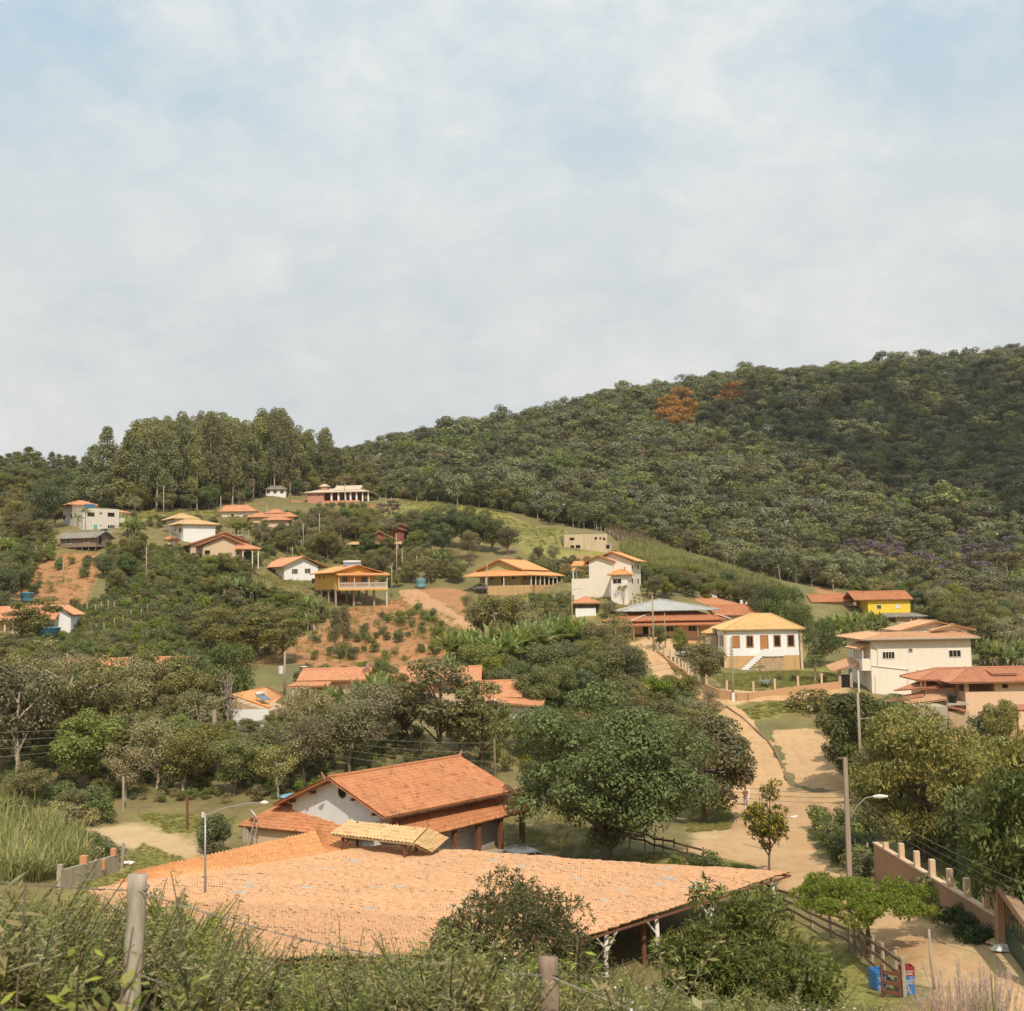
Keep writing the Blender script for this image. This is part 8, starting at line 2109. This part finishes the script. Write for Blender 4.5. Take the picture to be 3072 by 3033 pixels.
# ------------------------------------------------------------------ a cloud high over the valley, shading the right flank of the hill
r = np.random.default_rng(90); m = MB(); base = hit(2980, 1400, 100); c0 = base + sdir * 560 + np.array([100., -62, -10]); ax_ = np.array([1.0, 0, 0]); ay_ = np.cross(sdir, ax_)
for k in range(1500):
    a = r.uniform(0, 6.28); q = r.random() ** .6; rad_ = r.uniform(7, 22) * (1.15 - .75 * q); x, y = 250 * q * math.cos(a), 235 * q * math.sin(a)
    if x + .45 * y < -190: continue
    m.lathe([(rad_ * math.sin(t_), -rad_ * math.cos(t_) * .7) for t_ in np.linspace(.05, math.pi - .05, 6)], c0 - base + ax_ * x + ay_ * y + np.array([0, 0, r.normal(0, 12)]), 8)
t = NT('cloud_white'); cm = t.out(t.n('MixShader', {0: .06, 1: t.n('BsdfDiffuse', {'Color': (.85, .86, .88, 1)}).outputs[0], 2: t.n('BsdfTransparent').outputs[0]}).outputs[0])
o = m.build('cloud', cm, None, True, base); o['kind'] = 'stuff'; o['label'] = 'white cumulus cloud drifting over the valley'
# ------------------------------------------------------------------ named trees and clumps
key('olivetree', 2118, 2066, 6.8, 6.8, label='leafy mango tree inside the garden fence of the white colonial house'); key('brighttree', 1978, 1952, 4.6, 3.6, label='small bright umbrella tree at the top of the lane'); key('brighttree', 2040, 1985, 5.6, 3.4, label='feathery young tree between the lane posts and the mango')
key('mango', 2465, 2003, 8.0, 6.6, label='dense domed tree beside the white colonial house'); key('mango', 2300, 0, 7.5, 7, 216); key('mango', 2360, 0, 8, 7.5, 214); key('olivetree', 2250, 0, 6.5, 6, 232); key('mango', 2400, 0, 6, 6, 210)
for px, d, h in ((2505, 204, 5.2), (2535, 200, 6.0), (2565, 203, 6.2), (2595, 199, 5.6), (2620, 207, 5.2), (2550, 195, 5.0), (2580, 194, 4.6), (2645, 205, 4.4)): key('banana', px, 0, h, None, d)
for px, py, h in ((1365, 1995, 5.2), (1400, 2000, 5.6), (1440, 2005, 5.6), (1480, 2008, 5.4), (1520, 2005, 5.8), (1550, 1990, 6), (1590, 1985, 5.6), (1625, 1980, 5.6), (1670, 1965, 6.2), (1700, 1955, 6.2), (1740, 1970, 6), (1420, 1975, 5.4), (1500, 1975, 5.4), (1570, 1965, 5.6), (1650, 1940, 5.8), (1610, 1955, 5.4), (1350, 2035, 3.6), (1460, 2035, 3.6), (1640, 2010, 4.0)): key('banana', px, py, h)
for px, py, h in ((680, 1795, 4.6), (715, 1800, 4.8), (745, 1805, 3.8), (785, 1800, 4.0), (925, 1850, 4.4), (955, 1860, 4.6), (935, 1890, 3.2), (1315, 1715, 5.0), (1340, 1715, 5.2), (1365, 1712, 4.6), (390, 1610, 4.8), (405, 1612, 4.0), (2990, 2005, 4.8), (3030, 2010, 4.4), (2960, 1990, 4.4), (3060, 1995, 4.6), (1090, 2150, 4.2), (1120, 2140, 4.6), (1150, 2150, 4.2), (965, 2180, 4.0), (1000, 2185, 4.4), (860, 2290, 3.4), (905, 2285, 3.4), (960, 2280, 3.0), (1025, 2215, 3.2), (2740, 1870, 4.6), (2765, 1865, 4.4), (20, 1660, 4.0), (50, 1670, 3.6), (1950, 1790, 4.2)): key('banana', px, py, h)
key('sparse', 205, 2296, 12.5, 13.5, label='big open tree with pale forked trunk standing over the hidden green house'); key('browntree', 45, 2345, 10.5, 9, label='dark brown tree leaning in from the picture edge'); key('broad', -20, 2290, 9, 8); key('olivetree', 300, 2300, 7.5, 7, label='thin olive tree under the big open tree')
key('mango', 640, 2125, 8, 7.5, label='bright domed mango tree beyond the bare block house'); key('mango', 700, 2120, 7.6, 7); key('baretree', 684, 2190, 7, 3.4, label='leafless pale tree against the bare block house')
for px, py, h, w in ((620, 1965, 7, 7.5), (700, 1990, 8.0, 9), (770, 1985, 8.4, 9.5), (850, 1995, 8, 8.5), (560, 1930, 6, 6)): key('layered', px, py, h, w)
key('layered', 1315, 2300, 9.6, 10.5, label='spreading dark tree with pale limbs in front of the long orange roofs', d=106); key('layered', 1440, 2310, 8.4, 7.5, d=104); key('eucalyptus', 1004, 1957, 6.6, 2.6, label='slim young eucalyptus on the red slope, outer of two'); key('eucalyptus', 1031, 1950, 6.8, 3, label='slim young eucalyptus on the red slope, inner of two')
key('layered', 62, 1905, 6.8, 6.5, d=174, label='bushy tree before the low house with the white end wall, outer one'); key('olivetree', 690, 0, 5.6, 5.2, 232); key('olivetree', 655, 0, 4.4, 4.4, 233); key('broad', 1105, 0, 6.2, 6.5, 278); key('olivetree', 1160, 0, 5.4, 5.5, 278); key('layered', 118, 1905, 7.6, 7.6, d=174, label='bushy tree before the low house with the white end wall, inner one'); key('broad', 10, 1820, 7.5, 7)
for px, d, h, w, sp in ((1275, 285, 9, 9, 'broad'), (1310, 288, 10, 10, 'broad'), (1350, 284, 10.5, 10, 'broad'), (1395, 282, 10.5, 10, 'broad'), (1440, 278, 10, 9.5, 'broad'), (1480, 276, 9, 9, 'broad'), (1420, 268, 7, 7, 'browntree'), (1330, 276, 8, 8, 'broad'), (1255, 275, 7, 7, 'olivetree')): key(sp, px, 0, h, w, d)
e = key('olivetree', 1530, 0, 7.5, 7, 272, label='pink blossoming tree at the end of the dark tree clump'); e.children[1].data = recolour(e.children[1].data, LM['pink'])
for px, py, h, w, sp in ((1490, 1935, 8.5, 9, 'browntree'), (1450, 1925, 7.5, 8, 'browntree'), (1545, 1925, 7.5, 8, 'browntree'), (1640, 1935, 7, 8, 'layered'), (1600, 1950, 7, 7, 'drytree'), (1850, 2000, 8, 7, 'drytree'), (1800, 2010, 7, 6, 'browntree'), (1770, 2050, 6.5, 6, 'olivetree'), (1860, 2080, 7, 6.5, 'browntree'), (1820, 2100, 7, 6.5, 'olivetree'), (1895, 2075, 6, 5, 'mango'), (1700, 2070, 6.5, 6, 'broad'), (1640, 2080, 6.5, 6.5, 'broad'), (1740, 2110, 6, 6, 'olivetree'), (2040, 2130, 5, 6, 'olivetree'), (1960, 2150, 5, 6, 'brighttree')): key(sp, px, py, h, w)
for px, py, h, w, sp, lab in ((3005, 2262, 5.6, 4.4, 'olivetree', 'trimmed small tree with bare stems below the peach house'), (2960, 2250, 4, 4, 'shrub', None), (2690, 2215, 5.4, 4, 'palm', 'young palm by the roofless stained shed wall'), (1487, 1768, 4.2, 3.6, 'palm', 'twin palm in front of the green verandah house'), (1502, 1768, 4.0, 3.0, 'palm', None), (1872, 1815, 4.0, 3.4, 'palm', 'palm in front of the three storey white house'), (520, 1650, 4.2, 3.2, 'palm', 'palm below the white box house'), (2445, 2045, 3.8, 4.0, 'palm', 'yellowish palm at the garden corner of the colonial house'), (2280, 2040, 2.4, 2.4, 'palm', 'little spiky palm before the stone stair'), (2175, 2065, 2.6, 3.4, 'palm', 'drooping palm behind the garden wall')): key(sp, px, py, h, w, label=lab)
r = np.random.default_rng(77); p = hit(2300, 2058); special('agave', 'agave', blade_quads(r, np.zeros((26, 3)), unit(np.column_stack([r.normal(0, 1, (26, 2)), r.uniform(.3, 1.4, 26)])), np.full(26, 1.6), np.full(26, .2), np.full(26, .15), 4, .4), None, LM['agave'], 'bark', p, 'silvery agave on the lawn of the white colonial house', 'plant', 77, crown='leaves')
for px, py, w in ((2385, 2045, 1.0), (2340, 2040, .8), (2470, 2050, 1.0)): key('coffee', px, py, 1.2 * w, 1.6 * w)
key('dryshrub', 2430, 2140, 3.4, 6.0, label='round grey green bush on the grass below the garden wall'); key('papaya' if 0 else 'palm', 232, 1612, 5.4, 3.6, label='papaya in front of the grey unfinished house, outer one'); key('palm', 255, 1608, 6.8, 3.8, label='papaya in front of the grey unfinished house, taller one')
key('broad', 140, 1585, 11, 10, label='dark tree left of the grey unfinished house'); key('broad', 165, 1560, 9, 8); key('browntree', 35, 1590, 7.5, 8.5, label='brown rounded tree on the far coffee slope')
# dark vine heap at the wall foot
r = np.random.default_rng(78); p = hit(2925, 2800); L = [(x, y, z, .5) for x, y, z in np.column_stack([r.uniform(-2.3, 2.3, 40), r.uniform(-.9, .9, 40), r.uniform(0, .7, 40)])]; a_ = math.atan2(*(np.array(hit(3008, 2832)) - hit(2630, 2642))[[1, 0]]); special('vine_heap', 'vine', lobes(r, L, 7000, .14, .7), None, LM['vine'], 'bark', p, 'dark green creeper heap at the foot of the brown boundary wall', 'creeper', 78, rz=a_, crown='foliage')
for px, py, sp, h in ((2795, 2740, 'coffee', 2.0), (2815, 2748, 'coffee', 2.2), (2760, 2735, 'dryshrub', 1.6), (2735, 2715, 'dryshrub', 1.4), (2990, 2760, 'dryshrub', 1.6)): key(sp, px, py, h)
# ------------------------------------------------------------------ random planting by zone
V1 = dict(olivetree=3, broad=2, browntree=2, drytree=2, brighttree=1, layered=1); V2 = dict(drytree=4, browntree=3, olivetree=3, brighttree=1); SH = dict(shrub=3, coffee=3, darkshrub=2, dryshrub=2)
Z = [([(0, 2330), (150, 2390), (420, 2400), (800, 2395), (1000, 2330), (1250, 2330), (1250, 2240), (900, 2220), (600, 2240), (300, 2230), (0, 2230)], V2, 44, (4.5, 7.5)), ([(400, 2240), (900, 2240), (1200, 2280), (1200, 2180), (820, 2170), (680, 2190)], V1, 26, (4.5, 7)),
     ([(850, 2090), (1180, 2090), (1200, 2180), (850, 2180)], V1, 18, (4, 6)), ([(0, 2110), (330, 2100), (650, 2140), (650, 2220), (0, 2220)], V1, 26, (5, 8)), ([(880, 2030), (1180, 2030), (1180, 2060), (880, 2070)], dict(coffee=3, darkshrub=2, brighttree=1), 12, (2, 4)),
     ([(340, 1700), (620, 1700), (770, 1800), (780, 1960), (560, 1960), (330, 1930), (340, 1800)], dict(coffee=6, darkshrub=2, shrub=2, olivetree=.6), 110, (2.2, 4.5)), ([(300, 1650), (480, 1660), (560, 1690), (560, 1760), (340, 1790), (290, 1720)], dict(broad=3, olivetree=2, browntree=1), 26, (5, 8)), ([(560, 1690), (780, 1720), (780, 1790), (600, 1760)], dict(olivetree=2, brighttree=2, coffee=2), 20, (3.5, 5.5)),
     ([(820, 1580), (960, 1575), (1240, 1600), (1250, 1660), (1060, 1700), (900, 1680), (800, 1640)], dict(olivetree=3, browntree=3, drytree=1, broad=1), 46, (5, 7.5)), ([(960, 1630), (1240, 1660), (1250, 1760), (1150, 1770), (1120, 1720), (980, 1680)], dict(olivetree=3, browntree=2, shrub=1), 26, (4, 6)), ([(700, 1570), (960, 1570), (960, 1600), (820, 1640), (700, 1610)], V1, 18, (3.5, 6)),
     ([(1240, 1680), (1420, 1700), (1400, 1760), (1250, 1755)], V1, 12, (3.5, 5.5)), ([(1540, 1690), (1760, 1680), (1800, 1740), (1700, 1740), (1580, 1720)], dict(drytree=2, shrub=2, olivetree=1), 16, (2.5, 4.5)), ([(1680, 1760), (1800, 1790), (1860, 1830), (1740, 1800)], dict(darkshrub=2, brighttree=1, olivetree=1), 12, (2.5, 5)), ([(1920, 1740), (2080, 1760), (2260, 1790), (2260, 1815), (1930, 1810)], dict(olivetree=3, brighttree=2, broad=2), 26, (4, 6)),
     ([(2740, 1810), (3072, 1870), (3072, 1980), (2930, 1960), (2800, 1880), (2740, 1860)], V1, 40, (5.5, 8.5)), ([(0, 1500), (180, 1520), (170, 1600), (0, 1650)], dict(olivetree=2, browntree=2, coffee=1), 22, (3.5, 6.5)), ([(0, 1640), (170, 1600), (170, 1680), (20, 1720)], dict(coffee=2, shrub=2, olivetree=1), 22, (2, 4)), ([(0, 1705), (60, 1720), (70, 1800), (0, 1850)], dict(broad=2, olivetree=2), 8, (4, 7)),
     ([(70, 1690), (300, 1660), (300, 1760), (250, 1830), (110, 1820)], dict(darkshrub=3, coffee=1, drytree=1), 9, (1.5, 3.5)), ([(930, 1900), (1350, 1850), (1360, 1990), (950, 1995)], dict(darkshrub=3, coffee=2, dryshrub=1), 22, (.8, 2.2)), ([(1080, 1850), (1290, 1830), (1400, 1890), (1380, 1960), (1200, 1890)], dict(coffee=4, shrub=1), 12, (1.5, 2.6)), ([(1290, 1830), (1460, 1790), (1460, 1870), (1400, 1870)], dict(drytree=2, olivetree=2), 3, (3.5, 5)),
     ([(0, 1915), (350, 1945), (560, 1960), (560, 2000), (250, 1985), (0, 1990)], dict(shrub=3, coffee=3, darkshrub=2), 40, (1.5, 2.4)), ([(0, 1990), (120, 1985), (140, 2090), (0, 2100)], V1, 10, (4, 6.5)), ([(160, 1850), (340, 1800), (340, 1930), (200, 1900)], SH, 34, (1.3, 2.4)),
     ([(2430, 2480), (2560, 2480), (2620, 2560), (2610, 2640), (2520, 2590), (2450, 2520)], dict(coffee=3, darkshrub=2, shrub=2), 22, (1.2, 2.0)), ([(2660, 2480), (3072, 2560), (3072, 2700), (2960, 2700), (2760, 2590), (2660, 2530)], dict(darkshrub=2, coffee=2, olivetree=1, brighttree=1), 30, (2.0, 4.5)), ([(2500, 2180), (2700, 2200), (2800, 2260), (2760, 2420), (2600, 2420), (2560, 2330)], dict(olivetree=2, brighttree=2, darkshrub=1), 22, (3.5, 5.5)), ([(2800, 2240), (3072, 2290), (3072, 2500), (2850, 2450)], dict(olivetree=2, broad=2, brighttree=1), 20, (4, 7)),
     ([(1850, 2130), (2120, 2140), (2130, 2300), (1900, 2260)], V1, 12, (4, 6)), ([(1400, 2060), (1600, 2040), (1850, 2110), (1700, 2180), (1590, 2160)], dict(broad=2, brighttree=2, olivetree=1), 14, (4, 6)), ([(1380, 2230), (1700, 2240), (1560, 2340), (1300, 2340)], dict(brighttree=2, olivetree=2, shrub=2), 14, (3, 5)),
     ([(0, 2400), (260, 2400), (330, 2470), (120, 2500), (0, 2470)], dict(olivetree=1, darkshrub=2, dryshrub=2), 14, (2, 4)), ([(240, 2560), (330, 2540), (340, 2600), (250, 2610)], dict(darkshrub=1, dryshrub=1), 5, (1.2, 1.8)), ([(2000, 2590), (2140, 2610), (2130, 2630), (2020, 2610)], dict(darkshrub=2), 4, (1.0, 1.5)), ([(700, 2430), (860, 2390), (900, 2340), (1000, 2300), (760, 2350)], V2, 12, (3, 5)),
     ([(1000, 1480), (1180, 1490), (1130, 1500), (1000, 1490)], dict(olivetree=2, darkshrub=1), 8, (3, 5)), ([(925, 1508), (1090, 1515), (1100, 1530), (940, 1525)], dict(darkshrub=2, shrub=2), 9, (2, 3.2)), ([(1740, 1658), (1840, 1655), (1850, 1670), (1750, 1672)], dict(darkshrub=2, shrub=1), 8, (2, 3)), ([(380, 1545), (640, 1575), (640, 1590), (400, 1590)], dict(shrub=2, darkshrub=1), 12, (1.6, 3))]
Z += [([(740, 1640), (850, 1660), (780, 1700), (760, 1800), (900, 1805), (930, 1770), (1000, 1845), (900, 1900), (780, 1840), (700, 1700)], dict(banana=2, coffee=3, olivetree=1, darkshrub=2, brighttree=1), 40, (2.5, 4.2)), ([(880, 1840), (1000, 1840), (940, 1900), (860, 1900)], dict(coffee=2, darkshrub=2), 10, (1.5, 3)), ([(560, 1560), (660, 1570), (660, 1600), (640, 1620), (660, 1640), (560, 1560)], dict(olivetree=1, shrub=2), 8, (2, 3.5)), ([(1560, 1780), (1720, 1800), (1860, 1850), (1900, 1890), (1600, 1860)], dict(shrub=2, drytree=1, darkshrub=2), 22, (1.6, 3.5)), ([(950, 1590), (1060, 1580), (1040, 1640), (960, 1640)], V1, 14, (4, 6.5))]
for poly, mx, n, hr in Z: fill(poly, mx, int(n * 1.75), hr, 1.05 if 'coffee' in mx else 1.2)
# ------------------------------------------------------------------ ground cover masses
sh = [PROTO[k][i][0] for k in ('shrub', 'coffee', 'darkshrub', 'dryshrub') for i in range(3)]
US = [plan(p) for p in ([(320, 1640), (560, 1650), (800, 1780), (880, 1860), (860, 1960), (560, 1980), (220, 1920), (260, 1850), (320, 1780)], [(0, 2080), (560, 2080), (880, 2160), (1250, 2180), (1300, 2330), (1000, 2390), (700, 2420), (250, 2400), (0, 2380)], [(0, 1560), (170, 1600), (150, 1660), (0, 1720)], [(0, 1450), (250, 1490), (170, 1540), (0, 1560)], [(680, 1580), (1250, 1580), (1260, 1700), (1000, 1690), (800, 1640)], [(1350, 1940), (1850, 1950), (1980, 2080), (2150, 2130), (2130, 2300), (1560, 2340), (1560, 2220), (1380, 2060)],
     [(2080, 1690), (2300, 1750), (2420, 1790), (2300, 1800), (1960, 1760), (1900, 1720)], [(2740, 1800), (3072, 1850), (3072, 2000), (2940, 1990), (2760, 1880)], [(2560, 2180), (2880, 2260), (3072, 2320), (3072, 2560), (2660, 2480), (2580, 2400)], [(160, 1850), (340, 1800), (340, 1990), (0, 2010), (0, 1930)], [(1540, 1690), (1800, 1690), (1760, 1760), (1650, 1730)], [(2430, 2480), (2560, 2470), (2630, 2560), (2620, 2640), (2500, 2580)])]
pts = spread_plan(US, 8000); n = len(pts); ok = np.array([not any(inside(R_, pts[i:i + 1, 0], pts[i:i + 1, 1])[0] for R_ in ROADS) for i in range(n)]); pts = pts[ok]; n = len(pts)
gn_scatter('undergrowth', 'low scrub and bushes covering the village slope', pts, rng.uniform(.2, .7, n) * np.interp(pts[:, 1], [80, 130], [.75, 1.1]), rotz(n, .1), rng.integers(0, 12, n).astype(np.int32), sh)
EDG = [plan([(1040, 1470), (1250, 1502), (1400, 1517), (1750, 1582), (1990, 1634), (2260, 1720), (2500, 1772), (2760, 1787), (2900, 1827), (3072, 1850), (3072, 1810), (2900, 1795), (2600, 1742), (2260, 1692), (1990, 1600), (1400, 1492), (1040, 1448)])]
pts = spread_plan(EDG, 2600); n = len(pts); gn_scatter('forest_undergrowth', 'bushes under the front trees of the wooded hillside', pts, rng.uniform(.7, 1.9, n), rotz(n, .1), rng.integers(0, 12, n).astype(np.int32), sh)
gt = []
for s in range(4): r = np.random.default_rng(800 + s); gt.append(leafmesh('tuft', tuft(r, 34, .42, .022, .45, .5, .16, 2), LM['grass'], r))
GP = [plan(p) for p in ([(2290, 2700), (2560, 2860), (2700, 3000), (2720, 3033), (2380, 3033), (2340, 2850), (2200, 2690)], [(290, 2600), (400, 2560), (420, 2530), (560, 2580), (600, 2600), (420, 2630), (350, 2680), (200, 2720)], [(2080, 2370), (2200, 2390), (2190, 2490), (2060, 2500)], [(400, 2440), (700, 2450), (700, 2500), (500, 2500)], [(2195, 2135), (2340, 2105), (2480, 2095), (2480, 2135), (2330, 2145), (2240, 2160)], [(2130, 2030), (2180, 2025), (2500, 2018), (2520, 2050), (2180, 2070)], [(1850, 2570), (2060, 2560), (2260, 2600), (2260, 2650), (1900, 2620)], [(2450, 2490), (2540, 2540), (2640, 2650), (2600, 2680), (2500, 2590)], [(2640, 2660), (2760, 2720), (2860, 2790), (2740, 2750)])]
pts = spread_plan(GP, 12000); n = len(pts); ok = ~inside(ROADS[0], pts[:, 0], pts[:, 1]); pts = pts[ok]; n = len(pts)
gn_scatter('grass', 'short green grass of the lawn, garden and verges', pts, rng.uniform(.3, 1.0, n) * np.interp(pts[:, 1], [45, 65, 100], [.35, .55, 1.0]), rotz(n, .15), rng.integers(0, 4, n).astype(np.int32), gt)
ct = []
for s in range(4): r = np.random.default_rng(820 + s); ct.append(leafmesh('cane', tuft(r, 26, 2.6, .07, .28, .55, .22, 5), LM['cane'], r))
CPn = [plan(p) for p in ([(0, 2480), (110, 2490), (200, 2530), (270, 2560), (260, 2620), (150, 2640), (0, 2660)], [(0, 2410), (120, 2430), (60, 2460), (0, 2470)])]
pts = spread_plan(CPn, 420); n = len(pts); gn_scatter('cane_stand', 'stand of tall yellow green cane grass by the sandy clearing', pts, rng.uniform(.55, 1.1, n), rotz(n, .1), rng.integers(0, 4, n).astype(np.int32), ct)
CF = [plan(p) for p in ([(1880, 1625), (1960, 1640), (2050, 1668), (2180, 1712), (2330, 1755), (2340, 1772), (2200, 1782), (2040, 1750), (1960, 1720), (1920, 1680), (1860, 1650)],)]
pts = spread_plan(CF, 2600); n = len(pts); gn_scatter('cane_field', 'green sugar cane field sloping down to the forest foot', pts, rng.uniform(.6, 1.15, n), rotz(n, .1), rng.integers(0, 4, n).astype(np.int32), ct)
CD = [plan(p) for p in ([(1800, 1580), (1880, 1600), (1960, 1625), (2010, 1655), (1940, 1650), (1850, 1620)],)]
brown = leafmat('dry_cane_blades', '#6d5748', '#a08a68', .3); cb = []
for s in range(3): m = ct[s].copy(); m.materials[0] = brown; cb.append(m)
pts = spread_plan(CD, 700); n = len(pts); gn_scatter('dry_cane_field', 'withered brown cane patch above the green cane field', pts, rng.uniform(.5, 1.0, n), rotz(n, .12), rng.integers(0, 3, n).astype(np.int32), cb)
PG = [plan(p) for p in ([(1080, 1515), (1250, 1502), (1500, 1535), (1690, 1590), (1690, 1650), (1560, 1640), (1350, 1590), (1150, 1560), (950, 1560), (930, 1530)], [(1140, 1850), (1290, 1830), (1400, 1890), (1420, 1960), (1340, 1960), (1200, 1890)], [(480, 1920), (600, 1930), (580, 1990), (480, 1990)], [(1550, 1780), (1980, 1850), (1950, 1880), (1540, 1820)], [(390, 1540), (760, 1530), (740, 1580), (420, 1590)])]
PG += US[:1] + US[4:6] + [plan([(740, 1620), (1000, 1600), (1000, 1840), (900, 1900), (760, 1820), (700, 1690)]), plan([(900, 2400), (1480, 2330), (1900, 2500), (1880, 2580), (1560, 2590), (1480, 2420)])]
pts = np.vstack([spread_plan(PG, 11000), spread_plan(RED[:3], 900)]); n = len(pts); gn_scatter('tall_grass', 'tufty pasture grass on the hillside', pts, rng.uniform(.8, 2.2, n), rotz(n, .2), rng.integers(0, 4, n).astype(np.int32), gt)

# ------------------------------------------------------------------ labels of the plants: look + what they stand by
ORD = ['first', 'second', 'third', 'fourth', 'fifth', 'sixth', 'seventh', 'eighth', 'ninth', 'tenth', 'eleventh', 'twelfth', 'thirteenth', 'fourteenth', 'fifteenth', 'sixteenth', 'seventeenth', 'eighteenth', 'nineteenth', 'twentieth']
byl = {}
for e, look, px, py in PLANTS:
    nm, lx, ly = min(LAND, key=lambda q: (q[1] - px) ** 2 + (1.6 * (q[2] - py)) ** 2); dx, dy = px - lx, py - ly
    rel = 'beside' if abs(dx) > 1.3 * abs(dy) else ('below' if dy > 0 else 'behind')
    sd = '' if rel != 'beside' else (', left side' if dx < 0 else ', right side')
    byl.setdefault(look + ' ' + rel + ' ' + nm + sd, []).append((px, e))
for lab, L in byl.items():
    L.sort(key=lambda q: q[0])
    for i, (px, e) in enumerate(L):
        if len(L) == 1: e['label'] = lab
        else:
            h_, t_ = lab.split(' beside ' if ' beside ' in lab else ' below ' if ' below ' in lab else ' behind ', 1); rel = lab[len(h_):len(lab) - len(t_)].strip()
            e['label'] = (ORD[i] if i < 20 else 'number %d' % (i + 1)) + ' ' + h_ + ' from the left ' + rel + ' ' + t_.replace(', left side', ', left').replace(', right side', ', right')
t = NT('haze_air'); v = t.n('VolumePrincipled', {'Color': (.86, .86, .85, 1), 'Density': .0001, 'Anisotropy': .2}); t.n('OutputMaterial', {'Volume': v.outputs[0]})
lo_, hi_ = V.min(0), V.max(0); m = MB(); m.box(-1720, 1720, -1720, 1720, float(GZ.min()) - 1, max(float(GZ.max()), 40) + 45); o = m.build('haze', t.m); o['kind'] = 'stuff'; o['label'] = 'thin warm haze in the valley air'
